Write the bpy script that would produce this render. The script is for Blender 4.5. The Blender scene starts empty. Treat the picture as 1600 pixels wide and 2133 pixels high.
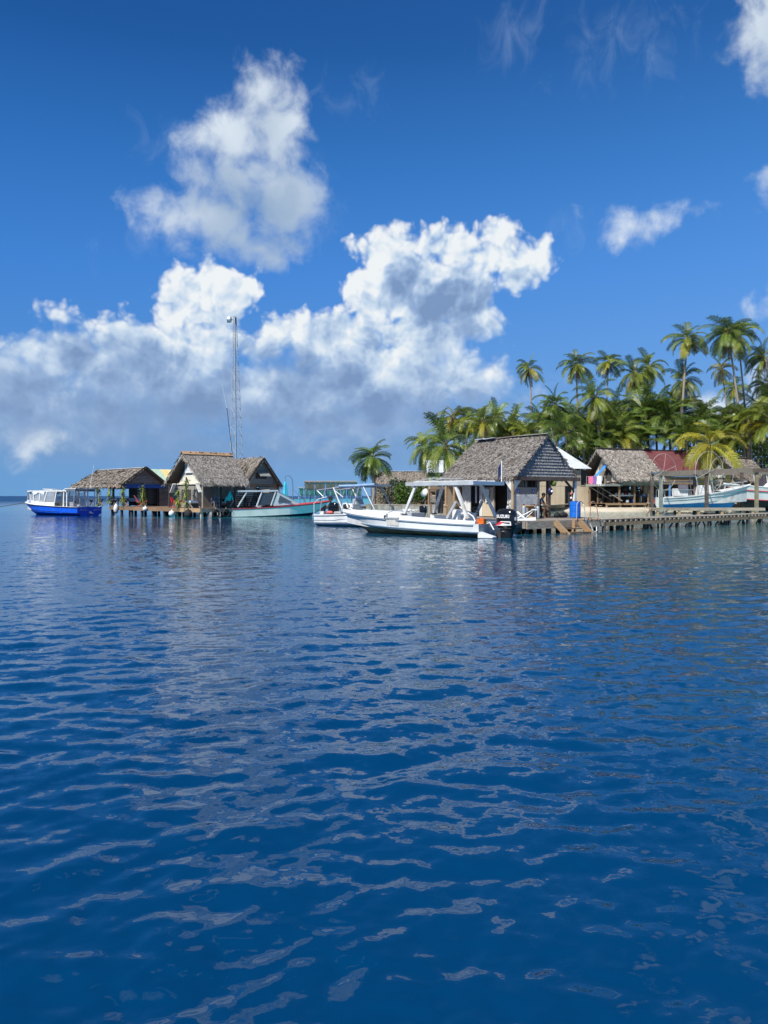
import bpy, bmesh, math, random
import numpy as np
from mathutils import Vector, Matrix, Euler
random.seed(7)
rng = np.random.default_rng(7)
SC = bpy.context.scene
COL = SC.collection
R = math.radians
F = 1605.0            # focal length in photograph pixels
CAMZ = 1.8
# ------------------------------------------------------------------ camera
cam = bpy.data.cameras.new('camera')
cam.sensor_fit = 'VERTICAL'; cam.sensor_height = 24.0; cam.sensor_width = 18.0
cam.lens = F / 2133.0 * 24.0
cam.shift_y = -33.5 / 2133.0
cam.clip_start = 0.05; cam.clip_end = 30000
camo = bpy.data.objects.new('camera', cam); COL.objects.link(camo)
camo.location = (0, 0, CAMZ); camo.rotation_euler = (R(90), 0, 0)
SC.camera = camo
# ------------------------------------------------------------------ render look
SC.render.engine = 'CYCLES'
SC.view_settings.view_transform = 'Standard'
SC.view_settings.look = 'None'
SC.view_settings.exposure = 0.32
SC.view_settings.gamma = 1.0
SC.view_settings.use_curve_mapping = False
SC.cycles.max_bounces = 6
SC.cycles.diffuse_bounces = 3
SC.cycles.glossy_bounces = 3
SC.cycles.transparent_max_bounces = 6
SC.cycles.caustics_reflective = False
SC.cycles.caustics_refractive = False
# ------------------------------------------------------------------ sun
SUN_EL = R(48); SUN_AZ = math.atan2(-0.62, -0.78)      # azimuth clockwise from +Y
SUNV = Vector((math.sin(SUN_AZ) * math.cos(SUN_EL), math.cos(SUN_AZ) * math.cos(SUN_EL), math.sin(SUN_EL)))
sl = bpy.data.lights.new('sun', 'SUN'); sl.energy = 5.0; sl.angle = R(0.53); sl.color = (1.0, 0.955, 0.88)
so = bpy.data.objects.new('sun', sl); COL.objects.link(so)
so.rotation_euler = (-SUNV).to_track_quat('-Z', 'Y').to_euler(); so.location = SUNV * 60

# ------------------------------------------------------------------ node helpers
class NT:
    def __init__(s, tree): s.t = tree
    def n(s, kind, **kw):
        nd = s.t.nodes.new(kind)
        ins = kw.pop('i', {})
        for k, v in kw.items(): setattr(nd, k, v)
        for k, v in ins.items():
            sock = nd.inputs[k]
            if isinstance(v, bpy.types.NodeSocket): s.t.links.new(v, sock)
            else: sock.default_value = v
        return nd
    def m(s, op, a, b=None, c=None, clamp=False):
        ins = {0: a}
        if b is not None: ins[1] = b
        if c is not None: ins[2] = c
        nd = s.n('ShaderNodeMath', operation=op, i=ins); nd.use_clamp = clamp
        return nd.outputs[0]
    def v(s, op, a, b=None):
        ins = {0: a}
        if b is not None: ins[1] = b
        nd = s.n('ShaderNodeVectorMath', operation=op, i=ins)
        return nd.outputs['Value'] if op in ('LENGTH', 'DOT_PRODUCT', 'DISTANCE') else nd.outputs[0]
    def noise(s, vec, scale, detail=4, rough=0.5, lac=2.0, dist=0.0, dims='3D'):
        nd = s.n('ShaderNodeTexNoise', noise_dimensions=dims, i={'Vector': vec, 'Scale': scale, 'Detail': detail, 'Roughness': rough, 'Lacunarity': lac, 'Distortion': dist})
        return nd.outputs[0]
    def rng(s, val, a, b, c=0.0, d=1.0, kind='SMOOTHSTEP'):
        nd = s.n('ShaderNodeMapRange', interpolation_type=kind, i={0: val, 1: a, 2: b, 3: c, 4: d})
        return nd.outputs[0]
    def mix(s, f, a, b, blend='MIX'):
        nd = s.n('ShaderNodeMix', data_type='RGBA', blend_type=blend)
        for idx, vv in ((0, f), (6, a), (7, b)):
            if isinstance(vv, bpy.types.NodeSocket): s.t.links.new(vv, nd.inputs[idx])
            else:
                nd.inputs[idx].default_value = vv if idx == 0 else (tuple(vv) + (1,) if len(vv) == 3 else vv)
        return nd.outputs[2]
    def comb(s, x, y, z=0.0):
        return s.n('ShaderNodeCombineXYZ', i={0: x, 1: y, 2: z}).outputs[0]

# ------------------------------------------------------------------ world: daylight sky with cumulus by direction
world = bpy.data.worlds.new('World'); SC.world = world; world.use_nodes = True
wt = world.node_tree; wt.nodes.clear(); W = NT(wt)
sky = W.n('ShaderNodeTexSky', sky_type='NISHITA', sun_disc=False, sun_elevation=SUN_EL, sun_rotation=SUN_AZ,
          altitude=0.0, air_density=1.0, dust_density=0.35, ozone_density=2.2)
SKYK = 0.092
dirv = W.n('ShaderNodeTexCoord').outputs['Generated']
sx = W.n('ShaderNodeSeparateXYZ', i={0: dirv})
az = W.m('ARCTAN2', sx.outputs[0], sx.outputs[1])
el = W.m('ARCSINE', sx.outputs[2])
uv = W.comb(W.m('MULTIPLY', az, F / 100), W.m('MULTIPLY', el, F / 100))      # in hundreds of photo pixels
def ang(px, py):
    a = math.atan((px - 800) / F); e = math.atan((1033 - py) / math.hypot(F, px - 800))
    return a * F / 100, e * F / 100
CUMULUS = [(125, 655, 44, 30), (440, 612, 98, 62), (515, 595, 48, 34), (375, 655, 62, 52), (428, 568, 46, 24), (245, 690, 62, 32),
           (180, 750, 190, 62), (40, 800, 190, 66), (310, 760, 200, 95), (595, 695, 72, 42), (628, 668, 34, 24), (705, 720, 110, 75),
           (790, 525, 66, 56), (775, 610, 62, 70), (925, 520, 112, 52), (1042, 494, 40, 40), (1010, 545, 75, 55), (1100, 545, 60, 46), (1075, 592, 55, 44), (400, 705, 120, 52), (430, 668, 88, 46), (330, 690, 60, 40), (545, 735, 80, 36), (900, 600, 150, 92),
           (985, 650, 76, 60), (940, 765, 56, 50), (1010, 790, 55, 36), (520, 820, 480, 76), (800, 800, 260, 100), (100, 840, 260, 56),
           (760, 880, 260, 44), (880, 700, 90, 90)]
SOFT = [(545, 192, 56, 56), (480, 290, 84, 52), (588, 280, 54, 76), (520, 375, 124, 56), (415, 455, 104, 40), (585, 410, 92, 66), (520, 505, 95, 46),
        (1325, 462, 30, 14), (1372, 447, 34, 10), (1292, 500, 8, 14), (1650, 40, 90, 100), (92, 922, 26, 10), (66, 938, 16, 12), (1480, 845, 56, 20), (1640, 800, 50, 20),
        (1655, 380, 40, 26), (1645, 610, 30, 16)]
WISPS = [(1060, 60, 70, 60), (1260, 80, 110, 55), (1385, 100, 55, 45), (740, 190, 60, 40), (1165, 790, 60, 40), (1190, 490, 50, 18), (370, 300, 70, 60), (660, 430, 60, 80), (320, 520, 80, 40), (60, 940, 60, 30), (250, 930, 120, 25), (470, 920, 160, 22), (690, 955, 130, 20), (200, 900, 200, 30), (560, 985, 160, 14)]
SHADE = [(520, 420, 120, 40), (520, 510, 90, 40), (940, 625, 95, 62), (860, 580, 46, 34), (225, 735, 150, 46), (620, 780, 130, 52), (420, 800, 90, 34), (800, 860, 260, 40), (60, 790, 90, 40), (700, 700, 50, 26), (300, 860, 300, 36)]
PI = math.pi
def puff_group_az(name, puffs, extra, k):
    g = bpy.data.node_groups.new(name, 'ShaderNodeTree')
    g.interface.new_socket('Vector', in_out='INPUT', socket_type='NodeSocketVector')
    g.interface.new_socket('Value', in_out='OUTPUT', socket_type='NodeSocketFloat')
    G = NT(g); gi = g.nodes.new('NodeGroupInput'); go = g.nodes.new('NodeGroupOutput')
    acc = None
    for (cx, cy, rx, ry) in [ang(p[0], p[1]) + (p[2] / 100, p[3] / 100) for p in puffs] + extra:
        rm = min(rx, ry)
        d = G.v('LENGTH', G.v('MULTIPLY', G.v('SUBTRACT', gi.outputs[0], (cx, cy, 0)), (1 / rx, 1 / ry, 0)))
        d = G.m('MULTIPLY_ADD', d, rm, -rm)
        acc = d if acc is None else G.m('SMOOTH_MIN', acc, d, k)
    g.links.new(acc, go.inputs[0])
    return g
CUM_FRAME = CUMULUS
extra_c = []
rr = random.Random(3)
for k_ in range(13):
    a_ = R(38 + k_ * 23 + rr.uniform(-6, 6))
    if a_ > PI: a_ -= 2 * PI
    extra_c.append((a_ * F / 100, rr.uniform(1.6, 3.2), rr.uniform(1.6, 3.6), rr.uniform(0.6, 1.2)))
extra_s = []
for (a_, e_, rx_, ry_) in [(-12, 47, 1.1, 0.5), (-30, 54, 2.2, 0.9), (40, 40, 3.0, 1.2), (-60, 38, 3.4, 1.3), (95, 46, 3.4, 1.3), (-120, 40, 3.4, 1.3), (150, 50, 4.0, 1.3), (-165, 36, 3.4, 1.2), (70, 62, 5.0, 1.2), (-95, 66, 5.5, 1.2)]:
    extra_s.append((R(a_) * F / 100, R(e_) * F / 100, rx_, ry_))
gC = puff_group_az('cumulus_bank', CUM_FRAME, extra_c, 0.18)
gS = puff_group_az('soft_clouds', SOFT, extra_s, 0.25)
gH = puff_group_az('cloud_shade', SHADE, [], 0.25)
gW = puff_group_az('cloud_wisps', WISPS, [], 0.3)
def call(g, vec):
    nd = wt.nodes.new('ShaderNodeGroup'); nd.node_tree = g; wt.links.new(vec, nd.inputs[0]); return nd.outputs[0]
# domain warp
wn = W.n('ShaderNodeTexNoise', i={'Vector': dirv, 'Scale': 16.0, 'Detail': 3.0, 'Roughness': 0.55}).outputs['Color']
warp = W.v('MULTIPLY', W.v('SUBTRACT', wn, (0.5, 0.5, 0.5)), (0.6, 0.5, 0))
uvw = W.v('ADD', uv, warp)
# billowy detail: fractal noise + rounded cells
def billow(vec, sc):
    a = W.n('ShaderNodeTexVoronoi', feature='SMOOTH_F1', voronoi_dimensions='2D', i={'Vector': vec, 'Scale': sc, 'Detail': 2.0, 'Roughness': 0.55, 'Lacunarity': 2.3, 'Smoothness': 0.35}).outputs['Distance']
    return a
fb = W.noise(uv, 1.35, 7, 0.50, dims='2D')
fb_u = W.noise(W.v('ADD', uv, (-0.10, 0.16, 0)), 1.35, 7, 0.50, dims='2D')
bl = billow(uvw, 1.5)
bl_u = billow(W.v('ADD', uvw, (-0.10, 0.17, 0)), 1.5)
# --- cumulus layer
sd0 = call(gC, uvw)
sdU = call(gC, W.v('ADD', uvw, (-0.25, 0.75, 0)))
def dens(sd, f, b):
    t = W.m('MULTIPLY_ADD', W.m('SUBTRACT', f, 0.5), 0.62, W.m('MULTIPLY', sd, -1.0))
    return W.m('ADD', t, W.m('MULTIPLY', W.m('SUBTRACT', 0.42, b), 0.36))
dC = dens(sd0, fb, bl)
dU = dens(sdU, fb_u, bl_u)
# edge is crisp high up, soft near the horizon
edge = W.rng(sx.outputs[2], 0.07, 0.24, 0.50, 0.115)
maskC = W.rng(dC, W.m('MULTIPLY', edge, -1.0), edge)
# light: what has little cloud above it (towards the sun) is bright; thin rims stay bright
lit = W.rng(dU, -0.25, 0.75, 1.0, 0.0)
rim = W.rng(dC, 0.05, 0.55, 0.55, 0.0)
fl = W.noise(uv, 1.35, 4, 0.42, dims='2D'); fl_u = W.noise(W.v('ADD', uv, (-0.10, 0.16, 0)), 1.35, 4, 0.42, dims='2D')
relief = W.m('MULTIPLY', W.m('SUBTRACT', W.m('ADD', W.m('MULTIPLY', fl, 1.0), W.m('MULTIPLY', bl_u, 0.85)), W.m('ADD', W.m('MULTIPLY', fl_u, 1.0), W.m('MULTIPLY', bl, 0.85))), W.rng(sx.outputs[2], 0.08, 0.26, 0.22, 0.58))
big = W.noise(uv, 0.62, 3, 0.5, dims='2D')
shade = W.m('MULTIPLY_ADD', W.m('SUBTRACT', fb, 0.5), 1.3, W.m('MULTIPLY', call(gH, uvw), -1.0))
shade = W.rng(shade, -0.30, 0.36)
L = W.m('ADD', W.m('MULTIPLY_ADD', W.m('MAXIMUM', lit, rim), 0.45, 0.50), relief)
L = W.m('ADD', L, W.m('MULTIPLY', W.m('SUBTRACT', big, 0.5), 0.25))
L = W.m('SUBTRACT', L, W.m('MULTIPLY', shade, 0.58))
# the cumulus base sits in its own shade and haze
base = W.rng(sx.outputs[2], 0.085, 0.20, 0.0, 1.0)
L = W.m('MULTIPLY', L, W.m('MULTIPLY_ADD', base, 0.40, 0.60), clamp=True)
colC = W.n('ShaderNodeValToRGB', i={0: L})
cr = colC.color_ramp
cr.elements[0].position = 0.0; cr.elements[0].color = (0.20, 0.315, 0.54, 1)
cr.elements[1].position = 1.0; cr.elements[1].color = (0.86, 0.90, 0.93, 1)
e_ = cr.elements.new(0.35); e_.color = (0.31, 0.445, 0.68, 1)
e_ = cr.elements.new(0.7); e_.color = (0.56, 0.69, 0.85, 1)
# --- soft layer
sdS = call(gS, W.v('ADD', uv, W.v('MULTIPLY', warp, (1.5, 1.5, 0))))
sdSU = call(gS, W.v('ADD', W.v('ADD', uv, W.v('MULTIPLY', warp, (1.5, 1.5, 0))), (-0.15, 0.6, 0)))
fs = W.noise(uv, 1.35, 8, 0.56, dims='2D', dist=0.2)
dS = W.m('MULTIPLY_ADD', W.m('SUBTRACT', fs, 0.5), 1.15, W.m('MULTIPLY', sdS, -1.0))
maskS = W.m('MULTIPLY', W.rng(dS, -0.24, 0.46), 0.93)
litS = W.rng(W.m('MULTIPLY_ADD', W.m('SUBTRACT', fs, 0.5), 1.2, W.m('MULTIPLY', sdSU, -1.0)), -0.6, 0.9, 1.0, 0.0)
shS = W.rng(W.m('MULTIPLY_ADD', W.m('SUBTRACT', fs, 0.5), 1.1, W.m('MULTIPLY', call(gH, W.v('ADD', uv, warp)), -1.0)), -0.4, 0.4)
LS = W.m('ADD', W.m('SUBTRACT', W.m('MULTIPLY_ADD', litS, 0.6, 0.4), W.m('MULTIPLY', shS, 0.42)), W.m('MULTIPLY', W.m('SUBTRACT', fs, 0.5), 0.9), clamp=True)
colS = W.n('ShaderNodeValToRGB', i={0: LS}); cr = colS.color_ramp
cr.elements[0].color = (0.24, 0.37, 0.56, 1); cr.elements[1].color = (0.78, 0.86, 0.93, 1)
# --- low grey blue haze band under the bank
fh = W.noise(W.v('MULTIPLY', uv, (0.30, 1.0, 1)), 0.9, 6, 0.55, dims='2D')
maskH = W.m('MULTIPLY', W.m('MULTIPLY', W.rng(el, R(0.6), R(3.5)), W.rng(el, R(5.5), R(10.0), 1.0, 0.0)), W.rng(fh, 0.28, 0.60, 0.55, 1.0))
maskH = W.m('MULTIPLY', maskH, W.rng(az, R(4), R(16), 1.0, 0.25))
# --- wisps
sdW = call(gW, W.v('ADD', uv, W.v('MULTIPLY', warp, (2.0, 2.0, 0))))
fw = W.noise(W.v('MULTIPLY', uv, (1.0, 0.7, 1)), 1.8, 8, 0.62, dims='2D', dist=0.6)
dW = W.m('MULTIPLY_ADD', W.m('SUBTRACT', fw, 0.55), 2.2, W.m('MULTIPLY', sdW, -0.8))
maskW = W.m('MULTIPLY', W.rng(dW, -0.2, 1.2), 0.26)
# low haze bank over the horizon
# clear sky: the physical sky, with the clean marine air's blue (no dust band) by elevation
skc = W.v('MULTIPLY', sky.outputs[0], (SKYK, SKYK, SKYK))
gr = W.n('ShaderNodeValToRGB', i={0: W.rng(el, 0.0, R(60), 0.0, 1.0, 'LINEAR')}); cr = gr.color_ramp
cr.elements[0].position = 0.0; cr.elements[0].color = (0.175, 0.39, 0.72, 1)
cr.elements[1].position = 1.0; cr.elements[1].color = (0.006, 0.052, 0.23, 1)
for p_, c_ in ((0.07, (0.135, 0.35, 0.74)), (0.26, (0.066, 0.26, 0.72)), (0.38, (0.034, 0.185, 0.56)), (0.50, (0.0145, 0.108, 0.375)), (0.62, (0.0085, 0.075, 0.29))):
    e_ = cr.elements.new(p_); e_.color = c_ + (1,)
hs = W.mix(0.94, skc, gr.outputs[0])
# clear sky a little deeper towards the left (polarised side), all the way round
deepen = W.m('MULTIPLY_ADD', W.m('SINE', az), 0.26, 1.0)
hs = W.v('MULTIPLY', hs, W.comb(W.m('MULTIPLY_ADD', W.m('SINE', az), 0.5, 1.0), deepen, W.m('MULTIPLY_ADD', W.m('SINE', az), 0.15, 1.0)))
c0 = W.mix(maskH, hs, (0.195, 0.345, 0.60))
c1 = W.mix(maskW, c0, (0.42, 0.56, 0.78))
c2 = W.mix(maskS, c1, colS.outputs[0])
c3 = W.mix(maskC, c2, colC.outputs[0])
up = W.rng(sx.outputs[2], -0.02, 0.004, 0.0, 1.0)
final = W.v('MULTIPLY', W.mix(up, hs, c3), (0.80, 0.80, 0.80))
bg = W.n('ShaderNodeBackground', i={'Color': final, 'Strength': 1.0})
wo = wt.nodes.new('ShaderNodeOutputWorld'); wt.links.new(bg.outputs[0], wo.inputs[0])
world.cycles.sampling_method = 'MANUAL'; world.cycles.sample_map_resolution = 512
# ------------------------------------------------------------------ water
def water_material():
    m = bpy.data.materials.new('lagoon_water'); m.use_nodes = True
    N = NT(m.node_tree); nodes = m.node_tree.nodes
    b = nodes['Principled BSDF']
    pos = N.n('ShaderNodeNewGeometry').outputs['Position']
    s = N.n('ShaderNodeSeparateXYZ', i={0: pos})
    flat = N.comb(s.outputs[0], s.outputs[1], 0.0)
    w1 = N.noise(flat, 0.09, 3, 0.5)
    wv = N.n('ShaderNodeTexNoise', i={'Vector': flat, 'Scale': 0.12, 'Detail': 3.0}).outputs['Color']
    q = N.v('ADD', flat, N.v('MULTIPLY', N.v('SUBTRACT', wv, (.5, .5, .5)), (9, 9, 0)))
    deep = (0.0004, 0.034, 0.104)
    col = N.mix(N.rng(w1, 0.35, 0.7), deep, (0.0005, 0.043, 0.126))
    def zone(col, cx, cy, rx, ry, c, a=0.8, bb=1.1, rot=0.0, k=1.0):
        p = N.v('SUBTRACT', q, (cx, cy, 0))
        if rot:
            vr = N.n('ShaderNodeVectorRotate', rotation_type='Z_AXIS', i={'Vector': p, 'Angle': -rot}); p = vr.outputs[0]
        d = N.v('LENGTH', N.v('MULTIPLY', p, (1 / rx, 1 / ry, 0)))
        return N.mix(N.rng(d, a, bb, k, 0.0), col, c)
    # far open ocean beyond the reef, lagoon shallows, reef flat, sand near the shore
    col = zone(col, 70, 330, 132, 255, (0.02, 0.30, 0.36), 0.92, 1.0)
    col = zone(col, -55, 120, 40, 34, (0.055, 0.14, 0.19), 0.7, 1.15)
    col = zone(col, -6, 100, 26, 34, (0.035, 0.33, 0.37), 0.75, 1.1)
    col = zone(col, -9, 67.5, 15, 6.5, (0.012, 0.22, 0.28), 0.45, 1.15, rot=0.3)
    col = zone(col, 24, 46, 36, 20, (0.006, 0.085, 0.150), 0.40, 1.25, rot=0.68)
    col = zone(col, 30, 60, 34, 13, (0.050, 0.150, 0.165), 0.55, 1.2, rot=0.68)
    col = zone(col, 34, 78, 28, 19, (0.16, 0.34, 0.32), 0.75, 1.08, rot=0.3)
    col = zone(col, 30, 93, 24, 9, (0.22, 0.38, 0.33), 0.6, 1.1)
    # dim coral showing on the right of the deep water
    cn = N.noise(flat, 1.1, 4, 0.6)
    side = N.rng(N.m('SUBTRACT', s.outputs[0], N.m('MULTIPLY', s.outputs[1], 0.10)), 0.8, 3.2)
    col = N.mix(N.m('MULTIPLY', N.m('MULTIPLY', N.rng(cn, 0.50, 0.64), side), 0.55), col, (0.004, 0.055, 0.095))
    # out on the open sea the wind chop is too fine to model: rough
    far = N.v('DISTANCE', flat, (10, 40, 0))
    m.node_tree.links.new(N.rng(far, 60, 320, 0.03, 0.42), b.inputs['Roughness'])
    caps = N.m('MULTIPLY', N.rng(N.noise(N.v('MULTIPLY', flat, (0.10, 0.35, 1)), 1.0, 5, 0.62), 0.66, 0.70), N.rng(far, 130, 220))
    col = N.mix(caps, col, (0.7, 0.75, 0.78))
    m.node_tree.links.new(col, b.inputs['Base Color'])
    b.inputs['IOR'].default_value = 1.333
    b.inputs['Specular Tint'].default_value = (0.70, 0.90, 1.0, 1.0)
    # fine ripples: slopes added to the modelled waves (vector noise, so that far water keeps its slope statistics)
    st = N.v('MULTIPLY', flat, (0.72, 1.0, 1.0))
    def slopes(sc, det, amp):
        c = N.n('ShaderNodeTexNoise', i={'Vector': st, 'Scale': sc, 'Detail': det, 'Roughness': 0.55, 'Distortion': 0.4}).outputs['Color']
        return N.v('MULTIPLY', N.v('SUBTRACT', c, (.5, .5, .5)), (amp * 0.6, amp, 0))
    patch = N.rng(N.noise(flat, 0.12, 2, 0.5), 0.30, 0.70, 0.55, 1.2)
    sv = N.v('ADD', slopes(8.0, 4, 0.48), slopes(23.0, 2, 0.22))
    sv = N.v('MULTIPLY', sv, N.comb(patch, patch, 0.0))
    nn = N.n('ShaderNodeNewGeometry').outputs['Normal']
    nv = N.n('ShaderNodeVectorMath', operation='NORMALIZE', i={0: N.v('ADD', nn, sv)}).outputs[0]
    m.node_tree.links.new(nv, b.inputs['Normal'])
    return m

def wave_height(x, y):
    """sum of many small wind waves running slightly across the view"""
    h = np.zeros_like(x)
    rr = np.random.default_rng(11)
    fade = np.ones_like(x)
    for k in range(120):
        lam = 0.075 * (1.1 / 0.075) ** (k / 119.0)
        th = R(102) + rr.normal(0, 0.72)                # travel direction, roughly towards the viewer
        kx, ky = math.cos(th) * 2 * math.pi / lam, math.sin(th) * 2 * math.pi / lam
        ph = rr.uniform(0, 6.28)
        amp = 0.0026 * lam if lam < 0.40 else 0.0026 * 0.40 * (lam / 0.40) ** 0.2
        dist = np.hypot(x, y)
        f = np.clip((lam * 55 - dist) / (lam * 30), 0, 1)   # waves too small for the sheet's spacing fade out
        h += amp * f * np.cos(kx * x + ky * y + ph + 0.8 * np.sin(0.31 * x + 0.23 * y + k))
    return h

def build_water(mat):
    # one sheet, finer near the shore of the viewer, reaching the horizon
    rows = np.concatenate([1.2 * (70 / 1.2) ** np.linspace(0, 1, 760), 70 * (9000 / 70) ** np.linspace(0.01, 1, 110)])
    cols = np.tan(np.linspace(-1.02, 1.02, 560))
    Y, X = np.meshgrid(rows, cols, indexing='ij'); X = X * Y
    Z = wave_height(X, Y)
    nr, nc = X.shape
    co = np.stack([X, Y, Z], -1).reshape(-1, 3)
    idx = np.arange(nr * nc).reshape(nr, nc)
    f = np.stack([idx[:-1, :-1], idx[:-1, 1:], idx[1:, 1:], idx[1:, :-1]], -1).reshape(-1, 4)
    # the water behind and beside the viewer, coarse
    n0 = len(co)
    extra = np.array([[-9000, -9000, -0.0], [9000, -9000, 0], [9000, 1.2, 0], [1.2 * cols[-1], 1.2, 0], [1.2 * cols[0], 1.2, 0], [-9000, 1.2, 0]], float)
    me = bpy.data.meshes.new('water')
    faces = f.tolist() + [[n0, n0 + 1, n0 + 2, n0 + 5]]
    co = np.vstack([co, extra])
    me.from_pydata(co.tolist(), [], faces)
    me.polygons.foreach_set('use_smooth', np.ones(len(faces), bool))
    me.materials.append(mat)
    o = bpy.data.objects.new('water', me); COL.objects.link(o)
    o['kind'] = 'structure'; o['label'] = 'deep blue rippled lagoon water'
    return o
build_water(water_material())
# ------------------------------------------------------------------ geometry helpers
def V(*a): return Vector(a)
def rot2(x, y, a): return (x * math.cos(a) - y * math.sin(a), x * math.sin(a) + y * math.cos(a))
def at(px, d, z=0.0): return ((px - 800) / F * d, d, z)         # a point at depth d seen at photo column px
def zat(py, d): return CAMZ - (py - 1033) / F * d

class MB:
    def __init__(s): s.v = []; s.f = []
    def add(s, vs, fs):
        n = len(s.v); s.v += [tuple(p) for p in vs]; s.f += [tuple(n + i for i in f) for f in fs]; return s
    def box(s, c, size, rz=0.0, ry=0.0, rx=0.0):
        hx, hy, hz = size[0] / 2, size[1] / 2, size[2] / 2
        M = Euler((rx, ry, rz)).to_matrix() if (rx or ry or rz) else None
        vs = []
        for dz in (-hz, hz):
            for dx, dy in ((-hx, -hy), (hx, -hy), (hx, hy), (-hx, hy)):
                p = Vector((dx, dy, dz))
                if M: p = M @ p
                vs.append(p + Vector(c))
        return s.add(vs, [(0, 3, 2, 1), (4, 5, 6, 7), (0, 1, 5, 4), (1, 2, 6, 5), (2, 3, 7, 6), (3, 0, 4, 7)])
    def bar(s, p0, p1, w, h=None, up=(0, 0, 1)):
        h = h or w; p0 = Vector(p0); p1 = Vector(p1); d = (p1 - p0).normalized(); u = Vector(up)
        if abs(d.dot(u)) > 0.98: u = Vector((1, 0, 0))
        x = d.cross(u).normalized(); z = x.cross(d)
        vs = [p + x * a * w / 2 + z * b * h / 2 for p in (p0, p1) for a, b in ((-1, -1), (1, -1), (1, 1), (-1, 1))]
        return s.add(vs, [(0, 1, 2, 3), (7, 6, 5, 4), (0, 4, 5, 1), (1, 5, 6, 2), (2, 6, 7, 3), (3, 7, 4, 0)])
    def tube(s, pts, r, n=6, cap=True):
        pts = [Vector(p) for p in pts]; m = len(pts)
        rs = r if isinstance(r, (list, tuple)) else [r] * m
        ref = None; rings = []
        for i in range(m):
            t = (pts[min(i + 1, m - 1)] - pts[max(i - 1, 0)]).normalized()
            if ref is None:
                ref = Vector((0, 0, 1)) if abs(t.z) < 0.9 else Vector((1, 0, 0))
            x = t.cross(ref).normalized(); ref = x.cross(t).normalized()
            rings.append([pts[i] + (x * math.cos(2 * PI * k / n) + ref * math.sin(2 * PI * k / n)) * rs[i] for k in range(n)])
        vs = [p for rg in rings for p in rg]; fs = []
        for i in range(m - 1):
            for k in range(n):
                a = i * n + k; b = i * n + (k + 1) % n
                fs.append((a, b, b + n, a + n))
        if cap: fs += [tuple(range(n - 1, -1, -1)), tuple((m - 1) * n + k for k in range(n))]
        return s.add(vs, fs)
    def lathe(s, prof, n=14, c=(0, 0, 0), axis='z'):
        vs = []; fs = []
        for r, z in prof:
            for k in range(n):
                a = 2 * PI * k / n; p = (r * math.cos(a), r * math.sin(a), z)
                if axis == 'x': p = (p[2], p[0], p[1])
                if axis == 'y': p = (p[0], p[2], p[1])
                vs.append((p[0] + c[0], p[1] + c[1], p[2] + c[2]))
        for i in range(len(prof) - 1):
            for k in range(n):
                a = i * n + k; b = i * n + (k + 1) % n; fs.append((a, b, b + n, a + n))
        fs += [tuple(range(n - 1, -1, -1)), tuple((len(prof) - 1) * n + k for k in range(n))]
        return s.add(vs, fs)
    def ball(s, c, r, n=12, sq=(1, 1, 1)):
        vs = []; fs = []; m = n // 2
        for i in range(m + 1):
            t = PI * i / m
            for k in range(n):
                a = 2 * PI * k / n
                vs.append((c[0] + r * sq[0] * math.sin(t) * math.cos(a), c[1] + r * sq[1] * math.sin(t) * math.sin(a), c[2] + r * sq[2] * math.cos(t)))
        for i in range(m):
            for k in range(n):
                a = i * n + k; b = i * n + (k + 1) % n; fs.append((a, a + n, b + n, b))
        return s.add(vs, fs)
    def prism(s, pts, ext):
        n = len(pts); e = Vector(ext); p = [Vector(q) for q in pts]
        fs = [tuple(range(n - 1, -1, -1)), tuple(range(n, 2 * n))] + [(i, (i + 1) % n, (i + 1) % n + n, i + n) for i in range(n)]
        return s.add(p + [q + e for q in p], fs)
    def quad(s, a, b, c, d): return s.add([a, b, c, d], [(0, 1, 2, 3)])
    def loft(s, secs, closed=False):
        n = len(secs[0]); vs = [p for sec in secs for p in sec]; fs = []
        for i in range(len(secs) - 1):
            for k in range(n if closed else n - 1):
                a = i * n + k; b = i * n + (k + 1) % n; fs.append((a, b, b + n, a + n))
        return s.add(vs, fs)
    def mesh(s, name, mat, smooth=False):
        me = bpy.data.meshes.new(name); me.from_pydata(s.v, [], s.f); me.materials.append(mat)
        if smooth: me.polygons.foreach_set('use_smooth', [True] * len(me.polygons))
        me.update(); return me
    def build(s, name, mat, parent=None, smooth=False, loc=None, kind=None, label=None):
        bm = bmesh.new(); me = s.mesh(name, mat, smooth)
        bm.from_mesh(me); bmesh.ops.recalc_face_normals(bm, faces=bm.faces); bm.to_mesh(me); bm.free()
        return place(me, name, parent, loc, kind=kind, label=label)

def place(me, name, parent=None, loc=None, rot=None, scale=None, kind=None, label=None):
    o = bpy.data.objects.new(name, me); COL.objects.link(o)
    if parent is not None: o.parent = parent
    if loc is not None: o.location = loc
    if rot is not None: o.rotation_euler = rot
    if scale is not None: o.scale = scale if isinstance(scale, (tuple, list)) else (scale,) * 3
    if kind: o['kind'] = kind
    if label: o['label'] = label
    return o
def thing(name, label, cat, loc=(0, 0, 0), rz=0.0, group=None):
    o = bpy.data.objects.new(name, None); COL.objects.link(o); o.empty_display_size = 0.2
    o.location = loc; o.rotation_euler = (0, 0, rz); o['label'] = label; o['category'] = cat
    if group: o['group'] = group
    return o
def tag(o, label, cat, group=None):
    o['label'] = label; o['category'] = cat
    if group: o['group'] = group
    return o
def copy_tree(o, parent=None):
    c = o.copy(); COL.objects.link(c)
    if parent is not None: c.parent = parent
    for ch in list(o.children): copy_tree(ch, c)
    return c
def another(o, label, loc, rz=None, scale=None):
    c = copy_tree(o); c.location = loc; c['label'] = label
    if rz is not None: c.rotation_euler = (0, 0, rz)
    if scale: c.scale = (scale,) * 3
    return c

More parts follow.
